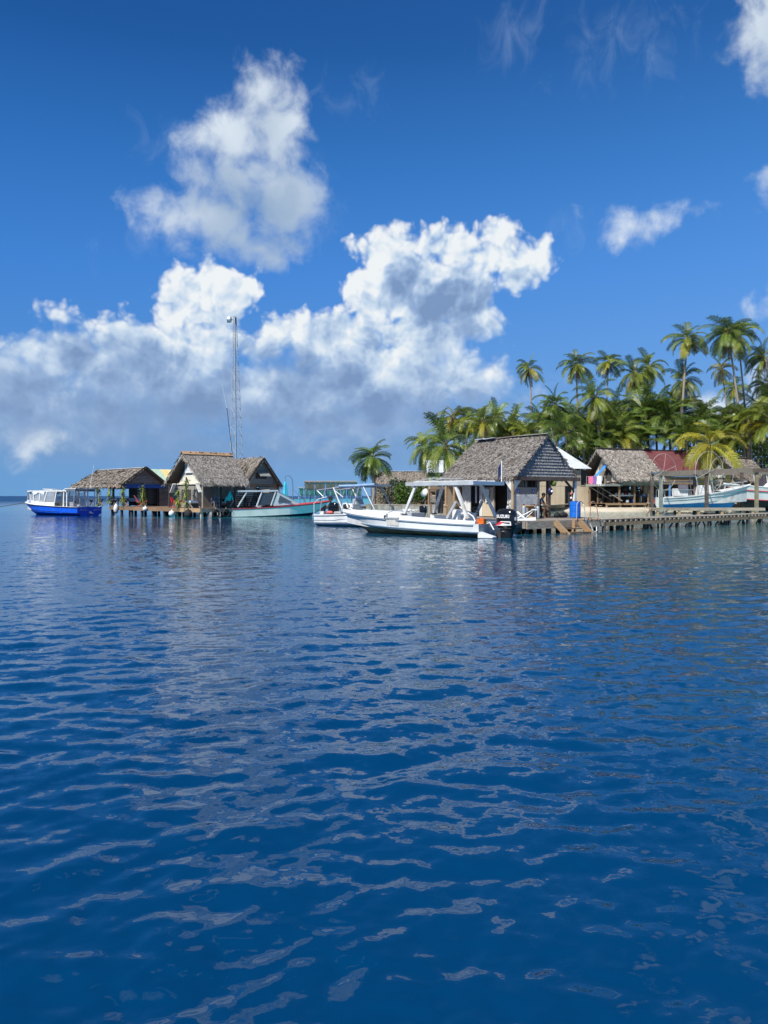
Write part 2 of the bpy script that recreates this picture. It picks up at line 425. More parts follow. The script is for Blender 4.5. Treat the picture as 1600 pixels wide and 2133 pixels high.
# ------------------------------------------------------------------ materials
def mk(name, c1, c2=None, rough=0.7, scale=4.0, stretch=(1, 1, 1), island=0.0, bump=0.0, bscale=None, c3=None, spec=0.5, metal=0.0, objrand=0.0, trans=0.0, detail=4, coord='Object', lo=0.35, hi=0.65):
    m = bpy.data.materials.new(name); m.use_nodes = True
    N = NT(m.node_tree); b = m.node_tree.nodes['Principled BSDF']
    b.inputs['Roughness'].default_value = rough; b.inputs['Metallic'].default_value = metal
    b.inputs['Specular IOR Level'].default_value = spec
    if c2 is None: c2 = tuple(x * 0.82 for x in c1)
    co = N.n('ShaderNodeTexCoord').outputs[coord]
    if stretch != (1, 1, 1): co = N.v('MULTIPLY', co, stretch)
    nz = N.noise(co, scale, detail, 0.55)
    col = N.mix(N.rng(nz, lo, hi), c1, c2)
    if c3: col = N.mix(N.rng(N.noise(co, scale * 0.33 + 0.2, 4, 0.6), 0.52, 0.68), col, c3)
    if island:
        g = N.n('ShaderNodeNewGeometry').outputs['Random Per Island']
        k = N.m('MULTIPLY_ADD', g, island * 2, 1 - island)
        col = N.v('MULTIPLY', col, N.comb(k, k, k))
    if objrand:
        g = N.n('ShaderNodeObjectInfo').outputs['Random']
        k = N.m('MULTIPLY_ADD', g, objrand * 2, 1 - objrand)
        col = N.v('MULTIPLY', col, N.comb(k, k, k))
    m.node_tree.links.new(col, b.inputs['Base Color'])
    if bump:
        bp = N.n('ShaderNodeBump', i={'Strength': 0.6, 'Distance': bump, 'Height': N.noise(co, bscale or scale * 3, 4, 0.6)})
        m.node_tree.links.new(bp.outputs[0], b.inputs['Normal'])
    if trans:
        tr = N.n('ShaderNodeBsdfTranslucent', i={'Color': col}); mx = N.n('ShaderNodeMixShader', i={0: trans, 1: b.outputs[0], 2: tr.outputs[0]})
        out = [n for n in m.node_tree.nodes if n.type == 'OUTPUT_MATERIAL'][0]
        m.node_tree.links.new(mx.outputs[0], out.inputs[0])
    return m
M = dict(
    paletarp=mk('faded_blue_canvas', (0.20, 0.34, 0.55), (0.26, 0.40, 0.60), 0.7, 3),
    brownwall=mk('shaded_brown_clapboard', (0.40, 0.245, 0.14), (0.33, 0.20, 0.115), 0.75, 3, (1, 1, 8), objrand=0.15),
    wood_grey=mk('weathered_grey_wood', (0.20, 0.175, 0.15), (0.30, 0.265, 0.225), 0.85, 3, (1, 1, 6), objrand=0.2, bump=0.01, c3=(0.14, 0.11, 0.085)),
    wood_pale=mk('sun_bleached_wood', (0.40, 0.35, 0.28), (0.28, 0.235, 0.18), 0.85, 3, (1, 1, 4), objrand=0.22, bump=0.01, c3=(0.20, 0.15, 0.11)),
    wood_brown=mk('brown_wood', (0.17, 0.105, 0.062), (0.25, 0.165, 0.10), 0.8, 3, (1, 1, 6), objrand=0.2, bump=0.01),
    wood_tan=mk('tan_timber', (0.42, 0.28, 0.16), (0.33, 0.21, 0.115), 0.75, 3, (1, 1, 5), objrand=0.12),
    wood_honey=mk('sunlit_honey_clapboard', (0.46, 0.25, 0.10), (0.38, 0.20, 0.08), 0.7, 3, (1, 1, 8), objrand=0.22),
    wood_dark=mk('dark_wet_wood', (0.035, 0.032, 0.03), (0.06, 0.05, 0.042), 0.75, 3, objrand=0.25),
    pile=mk('wet_pile', (0.045, 0.052, 0.055), (0.09, 0.085, 0.075), 0.7, 3, objrand=0.3),
    thatch=mk('dry_thatch', (0.26, 0.238, 0.22), (0.34, 0.318, 0.295), 0.9, 5, island=0.30, c3=(0.20, 0.17, 0.15)),
    thatch_shag=mk('shaggy_thatch', (0.215, 0.205, 0.195), (0.31, 0.295, 0.275), 0.9, 5, island=0.5, c3=(0.15, 0.13, 0.115)),
    thatch_pale=mk('pale_thatch', (0.30, 0.27, 0.24), (0.42, 0.385, 0.345), 0.9, 5, island=0.45, c3=(0.22, 0.19, 0.165)),
    thatch_flat=mk('old_thatch', (0.16, 0.14, 0.125), (0.235, 0.205, 0.18), 0.9, 6, (1, 1, 3), island=0.25, bump=0.03, bscale=18),
    under=mk('roof_lining', (0.10, 0.08, 0.065), (0.15, 0.12, 0.095), 0.9, 5),
    white=mk('white_gelcoat', (0.76, 0.78, 0.78), (0.70, 0.725, 0.73), 0.32, 1.6, c3=(0.60, 0.63, 0.63), lo=0.3, hi=0.7),
    whitewood=mk('white_painted_wood', (0.72, 0.73, 0.72), (0.60, 0.61, 0.60), 0.55, 3, c3=(0.42, 0.36, 0.29)),
    greyline=mk('grey_rub_rail', (0.30, 0.36, 0.42), (0.24, 0.29, 0.34), 0.5, 4),
    greyint=mk('grey_boat_interior', (0.40, 0.43, 0.46), (0.33, 0.36, 0.39), 0.5, 3),
    stainred=mk('stained_waterline', (0.42, 0.10, 0.06), (0.46, 0.27, 0.12), 0.7, 2.0, (1, 1, 4), c3=(0.22, 0.07, 0.04)),
    blue_hull=mk('bright_blue_hull', (0.004, 0.085, 0.62), (0.005, 0.105, 0.70), 0.35, 2),
    navy=mk('navy_trim', (0.006, 0.014, 0.07), None, 0.5),
    mint=mk('pale_mint_hull', (0.84, 0.86, 0.76), (0.86, 0.87, 0.79), 0.45, 2, c3=(0.72, 0.77, 0.66)),
    red=mk('faded_red_paint', (0.42, 0.045, 0.05), (0.50, 0.08, 0.085), 0.55, 3),
    redroof=mk('dark_red_sheet_metal', (0.115, 0.028, 0.033), (0.15, 0.042, 0.046), 0.55, 1.2, c3=(0.13, 0.045, 0.04)),
    tin=mk('white_sheet_metal', (0.62, 0.66, 0.70), (0.52, 0.56, 0.61), 0.4, 1.5, metal=0.15),
    green=mk('pale_green_sheet', (0.36, 0.50, 0.38), (0.42, 0.56, 0.43), 0.5, 1.5),
    yellow=mk('pale_yellow_sheet', (0.66, 0.52, 0.22), (0.72, 0.60, 0.30), 0.5, 1.5),
    beige=mk('beige_wall_board', (0.52, 0.43, 0.31), (0.47, 0.385, 0.27), 0.8, 1.4, (1, 1, 0.4), objrand=0.05),
    cream=mk('cream_gable_board', (0.74, 0.70, 0.58), (0.68, 0.64, 0.53), 0.75, 1.2),
    greywall=mk('grey_beige_board', (0.26, 0.235, 0.20), (0.30, 0.27, 0.225), 0.8, 1.2),
    concrete=mk('old_concrete', (0.30, 0.28, 0.25), (0.22, 0.205, 0.18), 0.9, 1.5, bump=0.02, c3=(0.16, 0.155, 0.135)),
    bluepost=mk('blue_painted_post', (0.05, 0.22, 0.58), (0.10, 0.30, 0.62), 0.55, 3, c3=(0.30, 0.42, 0.58)),
    bluebeam=mk('deep_blue_board', (0.012, 0.075, 0.33), (0.015, 0.09, 0.38), 0.5, 2),
    steelblue=mk('blue_grey_steel', (0.10, 0.19, 0.30), (0.13, 0.23, 0.35), 0.5, 2),
    galv=mk('galvanised_steel', (0.48, 0.52, 0.55), (0.40, 0.44, 0.47), 0.45, 6, metal=0.3),
    alu=mk('bare_aluminium', (0.60, 0.63, 0.66), (0.5, 0.53, 0.56), 0.3, 4, metal=0.6),
    rust=mk('rusty_steel', (0.28, 0.12, 0.06), (0.42, 0.30, 0.22), 0.7, 6),
    panel=mk('solar_panel_back', (0.85, 0.60, 0.46), (0.78, 0.56, 0.42), 0.6, 1),
    panelface=mk('solar_cells', (0.012, 0.018, 0.05), None, 0.15),
    black=mk('black_plastic', (0.012, 0.013, 0.016), (0.018, 0.019, 0.022), 0.3, 3),
    cowl=mk('black_engine_cowl', (0.006, 0.007, 0.010), (0.009, 0.010, 0.013), 0.16, 3, spec=0.6),
    rubber=mk('black_rubber', (0.010, 0.010, 0.011), (0.02, 0.02, 0.02), 0.8, 4),
    neoprene=mk('black_neoprene', (0.010, 0.011, 0.016), (0.018, 0.02, 0.028), 0.75, 4),
    orange=mk('orange_plastic', (0.75, 0.16, 0.02), None, 0.45),
    redplastic=mk('red_plastic', (0.55, 0.03, 0.03), None, 0.4),
    pink=mk('sun_faded_red_plastic', (0.62, 0.16, 0.15), (0.56, 0.10, 0.10), 0.5),
    bluedrum=mk('blue_plastic', (0.01, 0.14, 0.62), (0.012, 0.17, 0.68), 0.4, 2),
    tarp=mk('blue_tarpaulin', (0.03, 0.22, 0.72), (0.05, 0.28, 0.78), 0.5, 3),
    turq=mk('turquoise_cloth', (0.03, 0.42, 0.62), (0.05, 0.50, 0.70), 0.8, 3),
    teal=mk('bright_teal_cloth', (0.03, 0.62, 0.55), (0.04, 0.55, 0.50), 0.8, 3),
    purple=mk('purple_cloth', (0.22, 0.12, 0.40), None, 0.85),
    pinkcloth=mk('pink_cloth', (0.70, 0.16, 0.30), None, 0.85),
    whitecloth=mk('white_cloth', (0.74, 0.76, 0.78), (0.62, 0.66, 0.74), 0.85, 5),
    bluecloth=mk('blue_patterned_cloth', (0.16, 0.32, 0.60), (0.60, 0.68, 0.76), 0.85, 7, c3=(0.06, 0.15, 0.42)),
    redcloth=mk('dark_red_cloth', (0.20, 0.02, 0.03), None, 0.85),
    greyplastic=mk('grey_purple_plastic', (0.13, 0.12, 0.16), (0.17, 0.16, 0.20), 0.5),
    lightgrey=mk('light_grey_plastic', (0.50, 0.52, 0.54), None, 0.5),
    tank=mk('grey_scuba_tank', (0.42, 0.46, 0.50), (0.36, 0.40, 0.44), 0.42, 4, metal=0.2),
    dark=mk('dark_clutter', (0.03, 0.03, 0.032), (0.06, 0.055, 0.05), 0.8, 4),
    sand=mk('coral_sand', (0.58, 0.52, 0.41), (0.50, 0.44, 0.34), 0.95, 0.8, bump=0.03, c3=(0.42, 0.37, 0.28)),
    rock=mk('coral_rubble', (0.24, 0.22, 0.19), (0.34, 0.31, 0.26), 0.95, 2, island=0.3),
    rope=mk('rope', (0.42, 0.38, 0.30), None, 0.9),
    ropedark=mk('dark_rope', (0.07, 0.08, 0.08), None, 0.9),
    trunk=mk('palm_trunk', (0.34, 0.30, 0.26), (0.25, 0.215, 0.185), 0.9, 2.0, (0.6, 0.6, 5), objrand=0.15, bump=0.02),
    frond=mk('palm_frond_green', (0.135, 0.190, 0.026), (0.200, 0.250, 0.030), 0.42, 1.2, island=0.30, objrand=0.38, trans=0.30),
    frond_dark=mk('palm_frond_dark', (0.090, 0.160, 0.030), (0.135, 0.200, 0.032), 0.40, 1.2, island=0.28, objrand=0.35, trans=0.26),
    frond_yellow=mk('palm_frond_yellow', (0.36, 0.31, 0.025), (0.24, 0.26, 0.025), 0.45, 1.2, island=0.25, objrand=0.35, trans=0.3),
    frond_dead=mk('palm_frond_dead', (0.22, 0.125, 0.07), (0.15, 0.085, 0.05), 0.9, 1.2, island=0.3, objrand=0.3),
    rachis=mk('palm_rib', (0.27, 0.25, 0.07), None, 0.6),
    coconut=mk('coconut_husk', (0.30, 0.26, 0.06), (0.36, 0.20, 0.05), 0.6, 3, objrand=0.3),
    leaf=mk('bush_leaf', (0.060, 0.13, 0.020), (0.10, 0.17, 0.022), 0.5, 1.0, island=0.4, trans=0.25),
    leaf_dark=mk('undergrowth_leaf', (0.070, 0.130, 0.026), (0.105, 0.17, 0.028), 0.5, 0.5, island=0.45, trans=0.28),
    twig=mk('grey_dry_twig', (0.22, 0.19, 0.16), (0.16, 0.14, 0.11), 0.9, 3, island=0.3),
    skin=mk('brown_skin', (0.16, 0.085, 0.05), None, 0.55),
    hair=mk('black_hair', (0.008, 0.007, 0.006), None, 0.6),
    shirt=mk('blue_shirt', (0.02, 0.14, 0.40), None, 0.85),
    shorts=mk('dark_shorts', (0.02, 0.02, 0.03), None, 0.85),
    lettering=mk('white_lettering', (0.82, 0.82, 0.82), None, 0.5),
    redstripe=mk('red_decal', (0.62, 0.04, 0.06), None, 0.4),
    sticker=mk('blue_sticker', (0.06, 0.16, 0.55), (0.55, 0.62, 0.75), 0.5, 40),
    signgrey=mk('faint_grey_lettering', (0.52, 0.55, 0.57), None, 0.7),
    lattice=mk('white_lattice', (0.66, 0.68, 0.69), None, 0.6),
)
def glass_mat(name, col, a):
    m = bpy.data.materials.new(name); m.use_nodes = True; N = NT(m.node_tree); b = m.node_tree.nodes['Principled BSDF']
    b.inputs['Base Color'].default_value = col + (1,); b.inputs['Roughness'].default_value = 0.08
    b.inputs['Alpha'].default_value = a
    return m
M['glass'] = glass_mat('smoked_window', (0.10, 0.13, 0.16), 0.55)
M['clear'] = glass_mat('clear_vinyl', (0.55, 0.60, 0.64), 0.30)

# ------------------------------------------------------------------ thatch
def thatch(mb, e0, e1, r0, r1, n, length, width, spread=0.25, lift=0.06, sag=0.0, rr=random, bias=0.0, taper=0.5):
    """loose strands lying down the slope from ridge (r0-r1) to eave (e0-e1)"""
    e0, e1, r0, r1 = map(Vector, (e0, e1, r0, r1))
    down = ((e0 + e1) / 2 - (r0 + r1) / 2).normalized(); along = (e1 - e0).normalized()
    nrm = along.cross(down); nrm = nrm if nrm.z > 0 else -nrm; nrm.normalize()
    for i in range(n):
        u = rr.random(); v = rr.random() ** (1 + bias)
        p = (e0.lerp(e1, u)).lerp(r0.lerp(r1, u), v)
        a = rr.gauss(0, spread); d = down * math.cos(a) + along * math.sin(a)
        w = d.cross(nrm).normalized() * width * rr.uniform(0.6, 1.4) * 0.5
        l = length * rr.uniform(0.6, 1.3)
        s0 = p - d * l * 0.4 + nrm * (0.01 + rr.random() * lift * 0.4); s1 = p + d * l * 0.6 + nrm * lift * rr.uniform(0.3, 1.3)
        if v < 0.12: s1 = s1 + Vector((0, 0, -sag * rr.uniform(0.5, 1.4)))
        tw = nrm * width * rr.uniform(-0.5, 0.5)
        mb.add([s0 - w, s0 + w, s1 + w * taper + tw, s1 - w * taper - tw], [(0, 1, 2, 3)])
def fringe(mb, p0, p1, n, length, width, out=(0, 0, 0), rr=random):
    p0, p1 = Vector(p0), Vector(p1); al = (p1 - p0).normalized(); out = Vector(out)
    for i in range(n):
        p = p0.lerp(p1, rr.random()) + Vector((0, 0, rr.uniform(-.03, .05)))
        l = length * rr.uniform(0.45, 1.3); d = Vector((0, 0, -1)) + al * rr.gauss(0, 0.28) + out * rr.uniform(0, 1.2); d.normalize()
        w = (al + Vector((rr.gauss(0, .4), rr.gauss(0, .4), 0))).normalized() * width * 0.5
        mb.add([p - w, p + w, p + d * l + w * 0.3, p + d * l - w * 0.3], [(0, 1, 2, 3)])
def roof_slab(e0, e1, r1, r0, t=0.08):
    e0, e1, r0, r1 = map(Vector, (e0, e1, r0, r1))
    n = (e1 - e0).cross(r0 - e0).normalized(); n = n if n.z > 0 else -n
    return MB().prism([e0, e1, r1, r0], -n * t)
def corrugated(p0, p1, q0, q1, n, amp=0.03):
    """sheet between edge p0-p1 (eave) and q0-q1 (ridge), ribs running from eave to ridge"""
    p0, p1, q0, q1 = map(Vector, (p0, p1, q0, q1)); nr = (p1 - p0).cross(q0 - p0).normalized(); nr = nr if nr.z > 0 else -nr
    a, b = [], []
    for i in range(n * 2 + 1):
        t = i / (n * 2); off = nr * (amp if i % 2 else 0)
        a.append(p0.lerp(p1, t) + off); b.append(q0.lerp(q1, t) + off)
    m = MB(); m.loft([a, b]); m.loft([[x - nr * 0.015 for x in a], [x - nr * 0.015 for x in b]])
    return m
# ------------------------------------------------------------------ land
def build_land():
    shore = [(-1.6, 80), (0.5, 78.5), (4.5, 74), (8, 72), (12, 78), (16, 90), (19.5, 94.5), (22.5, 90.5), (25.5, 89), (28.5, 89.8), (31, 91), (34, 95), (37, 96), (44, 91), (52, 88), (70, 84), (110, 80),
             (220, 90), (260, 180), (200, 260), (90, 250), (40, 190), (14, 135), (4, 112), (-1, 95)]
    # rings moving inland and up
    cx, cy = 60, 150
    def ring(k, z):
        return [(x + (cx - x) * k + rng.normal(0, .25) * (k > 0), y + (cy - y) * k + rng.normal(0, .25) * (k > 0), z + rng.normal(0, .05) * (k > 0)) for x, y in shore]
    secs = [ring(-0.05, -0.8), ring(0.0, -0.02), ring(0.02, 0.22), ring(0.05, 0.45), ring(0.15, 0.7), ring(0.5, 1.0), ring(0.9, 1.2)]
    m = MB(); m.loft(secs, closed=True); n = len(shore)
    m.f.append(tuple(6 * n + i for i in range(n)))
    o = m.build('beach', M['sand'], smooth=True); o['kind'] = 'structure'; o['label'] = 'pale coral sand shore of the islet'
    # reef flat islet under the mast behind the left houses
    pts = [(-20 + 6.5 * math.cos(a) * (1 + .1 * math.sin(3 * a)), 95 + 6 * math.sin(a), 0) for a in np.linspace(0, 2 * PI, 25)[:-1]]
    m = MB(); m.loft([[(x + (x + 20) * .15, y + (y - 95) * .15, -.6) for x, y, z in pts], [(x, y, 0.05) for x, y, z in pts], [(-20 + (x + 20) * .8, 95 + (y - 95) * .8, .45) for x, y, z in pts]], closed=True)
    m.f.append(tuple(48 + i for i in range(24)))
    o = m.build('ground', M['rock'], smooth=True); o['kind'] = 'structure'; o['label'] = 'low coral ground under the mast'
build_land()

# sea wall with a ledge, left of the dive hut
def seawall():
    t = thing('sea_wall', 'low grey concrete sea wall in front of the bushes', 'wall', (0, 0, 0))
    a, b = Vector((-1.9, 78.5, 0)), Vector((6.5, 70.5, 0)); d = (b - a).normalized(); n = Vector((-d.y, d.x, 0))
    L = (b - a).length; k = 7
    for i in range(k):
        p0 = a + d * (L * i / k + .02); p1 = a + d * (L * (i + 1) / k - .02)
        mb = MB().prism([p0 + V(0, 0, -.7), p1 + V(0, 0, -.7), p1 + V(0, 0, .82 + .03 * (i % 2)), p0 + V(0, 0, .82 + .03 * (i % 2))], n * 1.1)
        mb.build('wall_block', M['concrete'], t)
    mb = MB().prism([a + V(0, 0, .86), b + V(0, 0, .86), b + V(0, 0, .98), a + V(0, 0, .98)], n * 0.9); mb.build('coping', M['wood_grey'], t)
    for i in (2, 4): MB().box(a + d * L * i / 6 - n * .25 + V(0, 0, .3), (.3, .3, 1.0), rz=math.atan2(d.y, d.x)).build('buttress', M['concrete'], t)
seawall()
def plinth():
    t = thing('stone_quay', 'low grey quay ledge at the foot of the beige house', 'quay', (17.5, 93.4, 0), R(17))
    for i in range(5): MB().box((i * 2.0 + .0, 0, .05), (1.97, 2.2, 0.75 + .03 * (i % 3))).build('quay_block', M['concrete'], t)
plinth()

# ------------------------------------------------------------------ jetties
TH_D = R(35)                                            # the dive hut's heading
DH = Vector((6.68, 40.0, 0.0)); DZ = 0.62
def pile(mb, x, y, z1, r=.11, z0=-1.2): mb.tube([(x, y, z0), (x + random.uniform(-.02, .02), y, z1)], r * random.uniform(.85, 1.15), 7)
def dive_deck():
    t = thing('dive_deck', 'weathered plank deck on piles carrying the dive hut', 'deck', DH, TH_D)
    pl = MB().box((0, 0, 0), (0.235, 9.2, 0.045)).mesh('deck_plank', M['wood_grey'])
    for i in range(22): place(pl, 'deck_plank', t, (-2.34 + .12 + i * .243, 1.3 + (-.0), DZ - .022 + random.uniform(-.004, .004)), rot=(0, 0, random.uniform(-.002, .002)))
    pl2 = MB().box((0, 0, 0), (0.235, 6.8, 0.045)).mesh('deck_plank_short', M['wood_grey'])
    for i in range(9): place(pl2, 'deck_plank', t, (3.0 + .12 + i * .243, 2.6, DZ - .022 + random.uniform(-.004, .004)))
    # front fascia boards, in three lengths
    for i, (x0, x1, dz) in enumerate(((-2.36, -.2, 0), (-.18, 1.5, .01), (1.52, 2.98, -.01))):
        MB().box(((x0 + x1) / 2, -3.33, DZ - .2 + dz), (x1 - x0, .06, .34)).build('fascia_board', M['wood_pale'], t)
    MB().box((-2.39, 1.3, DZ - .2), (.06, 9.2, .3)).build('side_board', M['wood_grey'], t)
    for y in (-2.9, -1.2, .5, 2.4, 4.4): MB().box((.9, y, DZ - .16), (6.6, .1, .2)).build('joist', M['wood_dark'], t)
    for x in (-2.1, -.6, .9, 2.3, 2.85):
        for y in (-3.05, -1.0, 1.5, 4.0):
            mb = MB(); pile(mb, x, y, DZ - .06, .13); mb.build('pile', M['pile'], t)
    # stepped landing with slanting stringers
    s = thing('landing_stair', 'slanted tan timber landing stair at the water below the deck', 'stair', DH, TH_D)
    for x in (-.55, 1.15):
        MB().bar((x, -3.40, DZ - .06), (x + .25, -4.05, -.12), .30, .06, up=(1, 0, 0)).build('stringer', M['wood_tan'], s)
    MB().bar((.75, -3.42, DZ - .02), (.75, -3.42, -.1), .22, .06).build('upright', M['wood_tan'], s)
    MB().box((.55, -3.85, .04), (2.0, .35, .06)).build('tread', M['wood_brown'], s)
    MB().box((.4, -3.6, .22), (1.3, .22, .05)).build('tread', M['wood_brown'], s)
dive_deck()

TH_W = R(41)
def walkway():
    o = DH + Vector(rot2(2.98, -3.36, TH_D)).to_3d()
    t = thing('walkway_jetty', 'long narrow plank walkway on many dark piles from deck to shore', 'jetty', o, TH_W)
    L = 23.5; Wd = 1.35
    n = 47
    bear = MB().box((0, 0, 0), (.17, Wd + .06, .085)).mesh('bearer', M['wood_pale'])
    for i in range(n): place(bear, 'bearer', t, (.2 + i * L / n + random.uniform(-.03, .03), Wd / 2, DZ - .10), rot=(0, 0, random.uniform(-.03, .03)))
    seg = 6; sl_ = L / seg
    board = MB().box((0, 0, 0), (sl_ - .02, .255, .045)).mesh('walk_board', M['wood_pale'])
    for i in range(seg):
        for k in range(5): place(board, 'walk_board', t, ((i + .5) * sl_, .14 + k * .268, DZ - .03 + random.uniform(-.006, .006)))
    for y in (.03, Wd - .05):
        for i in range(4): MB().box(((i + .5) * L / 4, y, DZ - .255), (L / 4 - .02, .11, .18)).build('stringer', M['wood_tan'], t)
    x = .25
    while x < L - .2:
        for y in (.05, Wd - .1):
            mb = MB(); pile(mb, x + random.uniform(-.1, .1), y, DZ - .15, random.uniform(.06, .11)); mb.build('pile', M['pile'], t)
        x += random.choice((1.6, 2.1, 2.6))
    for x in (1.7, 4.2, 7.0, 10.2, 12.5, 15.5, 18.2, 21.0):
        MB().bar((x - .5, .05, -.15), (x + .25, .05, DZ - .2), .07).build('brace', M['wood_dark'], t)
        if random.random() < .6: MB().bar((x + .85, .08, -.15), (x + .35, .08, DZ - .2), .07).build('brace', M['wood_dark'], t)
    for i, x in enumerate((2.4, 5.0, 9.6, 14.2)):
        mb = MB()
        for k in range(5): mb.ball((x + random.uniform(-.2, .2), .5 + random.uniform(-.2, .2), random.uniform(-.1, .15)), random.uniform(.1, .2), 8, (1, 1, 1.3))
        tag(mb.build('coral_rock', M['rock'], None, loc=None), 'pale coral rocks between the piles of the walkway, ' + ('nearest the deck', 'second from the deck', 'mid walkway', 'towards the shore')[i], 'rock', 'coral rocks under the walkway')
        ob = COL.objects[-1] if False else None
    return t
walk = walkway()
for ob in [x for x in COL.objects if x.name.startswith('coral_rock')]:
    ob.location = walk.location; ob.rotation_euler = walk.rotation_euler

def far_jetty():
    t = thing('far_jetty', 'raised plank bench jetty in front of the lifted blue and white boat', 'jetty', (25.6, 74.5, 0), R(1.5))
    L = 11.4
    for i in range(4):
        for k in range(5): MB().box(((i + .5) * L / 4, .12 + k * .25, .62), (L / 4 - .02, .235, .05)).build('walk_board', M['wood_pale'], t)
    for i in range(3): MB().box(((i + .5) * L / 3, -.03, .50), (L / 3 - .02, .06, .26)).build('fascia_board', M['wood_pale'], t)
    for x in (.9, 3.0, 4.9, 7.2, 10.2): 
        mb = MB(); mb.box((x, .08, -.2), (.22, .16, 1.2)); mb.build('post', M['wood_tan'], t)
        mb = MB(); mb.box((x, 1.1, -.2), (.2, .2, 1.4)); mb.build('post', M['wood_dark'], t)
    MB().bar((.3, .0, .6), (-.5, -.1, -.3), .2, .12).build('brace', M['wood_brown'], t)
    MB().bar((1.0, .1, -.3), (2.0, .1, .5), .16, .1).build('brace', M['wood_grey'], t)
    MB().box((3.4, .9, .12), (5.2, .3, .1)).build('low_plank', M['wood_grey'], t)
    MB().box((7.2, .6, .02), (3.0, .5, .14)).build('low_plank', M['wood_dark'], t)
far_jetty()

TH_L = R(44)
LO = Vector((-15.1, 63.5, 0)); LZ = 0.78       # outer corner of the left deck; local x right-away, y left-away
def left_deck():
    t = thing('left_deck', 'brown plank deck on posts carrying the left group of huts', 'deck', LO, TH_L)
    pl = MB().box((0, 0, 0), (9.4, .30, .05)).mesh('deck_plank', M['wood_brown'])
    for i in range(56): place(pl, 'deck_plank', t, (4.7, .15 + i * .305, LZ - .025 + random.uniform(-.005, .005)))
    pl2 = MB().box((0, 0, 0), (4.2, .30, .05)).mesh('deck_plank_back', M['wood_brown'])
    for i in range(26): place(pl2, 'deck_plank', t, (11.6, .15 + i * .305, LZ - .025))
    for i, (y0, y1) in enumerate(((0, 3.4), (3.4, 7.4), (7.4, 12), (12, 17.1))):
        MB().box((-.03, (y0 + y1) / 2, LZ - .18 + .012 * (i % 2)), (.06, y1 - y0 - .02, .32)).build('fascia_board', M['wood_tan'] if i == 0 else M['wood_brown'], t)
    for i, (x0, x1) in enumerate(((.0, 3.0), (3.0, 6.5), (6.5, 9.4))):
        MB().box(((x0 + x1) / 2, -.03, LZ - .18), (x1 - x0 - .02, .06, .30)).build('fascia_board', M['wood_grey'], t)
    for x in (.15, 2.6, 5.2, 8.0):
        for k in range(9):
            y = .12 + k * 2.1
            mb = MB(); mb.box((x + random.uniform(-.05, .05), y, -.2), (.2, .2, 1.7)); mb.build('post', M['wood_pale'] if (x < 1 and k in (0, 2)) else M['pile'], t)
    for k in range(5): MB().bar((.3 + 1.9 * k, .1, -.2), (.9 + 1.9 * k, .1, LZ - .25), .1).build('brace', M['wood_dark'], t)
    for k in range(7): MB().box((4.6, 1.2 + 2.4 * k, LZ - .15), (9.2, .1, .18)).build('joist', M['wood_dark'], t)
left_deck()
def back_jetty():
    t = thing('back_jetty', 'low dark jetty under the solar panel frames', 'jetty', (-9.5, 79.5, 0), R(-6))
    for i in range(4):
        for k in range(5): MB().box((1.2 + i * 2.15, k * .42, .78), (2.13, .40, .06)).build('walk_board', M['wood_grey'], t)
    for i in range(3): MB().box((1.5 + i * 2.9, -.24, .60), (2.86, .07, .30)).build('fascia_board', M['wood_dark'], t)
    for i in range(7):
        for y in (-.1, 1.7):
            mb = MB(); pile(mb, .3 + i * 1.4, y, .72, .1); mb.build('pile', M['pile'], t)
back_jetty()
# ------------------------------------------------------------------ the left group of huts (local frame of the left deck)
def lw(x, y, z=0.0):                                     # left deck frame -> world
    a = rot2(x, y, TH_L); return Vector((LO.x + a[0], LO.y + a[1], z))
def clapboard(parent, p0, p1, z0, z1, n, mat, inset=0.0, name='board', holes=(), slopes=None):
    """horizontal wall boards between p0 and p1 (xy), each a plank of its own; slopes(z)->(t0,t1) trims gables"""
    p0, p1 = Vector(p0).to_3d(), Vector(p1).to_3d(); d = (p1 - p0); h = (z1 - z0) / n
    nrm = Vector((d.y, -d.x, 0)).normalized()
    for i in range(n):
        za, zb = z0 + i * h, z0 + (i + 1) * h - .012
        spans = [(0.0, 1.0)]
        if slopes: spans = [slopes((za + zb) / 2)]
        for (h0, h1, hz0, hz1) in holes:
            if za < hz1 - .01 and zb > hz0 + .01:
                ns = []
                for (s0, s1) in spans:
                    if h0 > s0: ns.append((s0, min(h0, s1)))
                    if h1 < s1: ns.append((max(h1, s0), s1))
                spans = ns
        for (s0, s1) in spans:
            if s1 - s0 < .02: continue
            a, b = p0 + d * s0, p0 + d * s1
            tilt = nrm * .018
            MB().prism([a + V(0, 0, za) + tilt, b + V(0, 0, za) + tilt, b + V(0, 0, zb), a + V(0, 0, zb)], -nrm * .03).build(name, mat, parent)

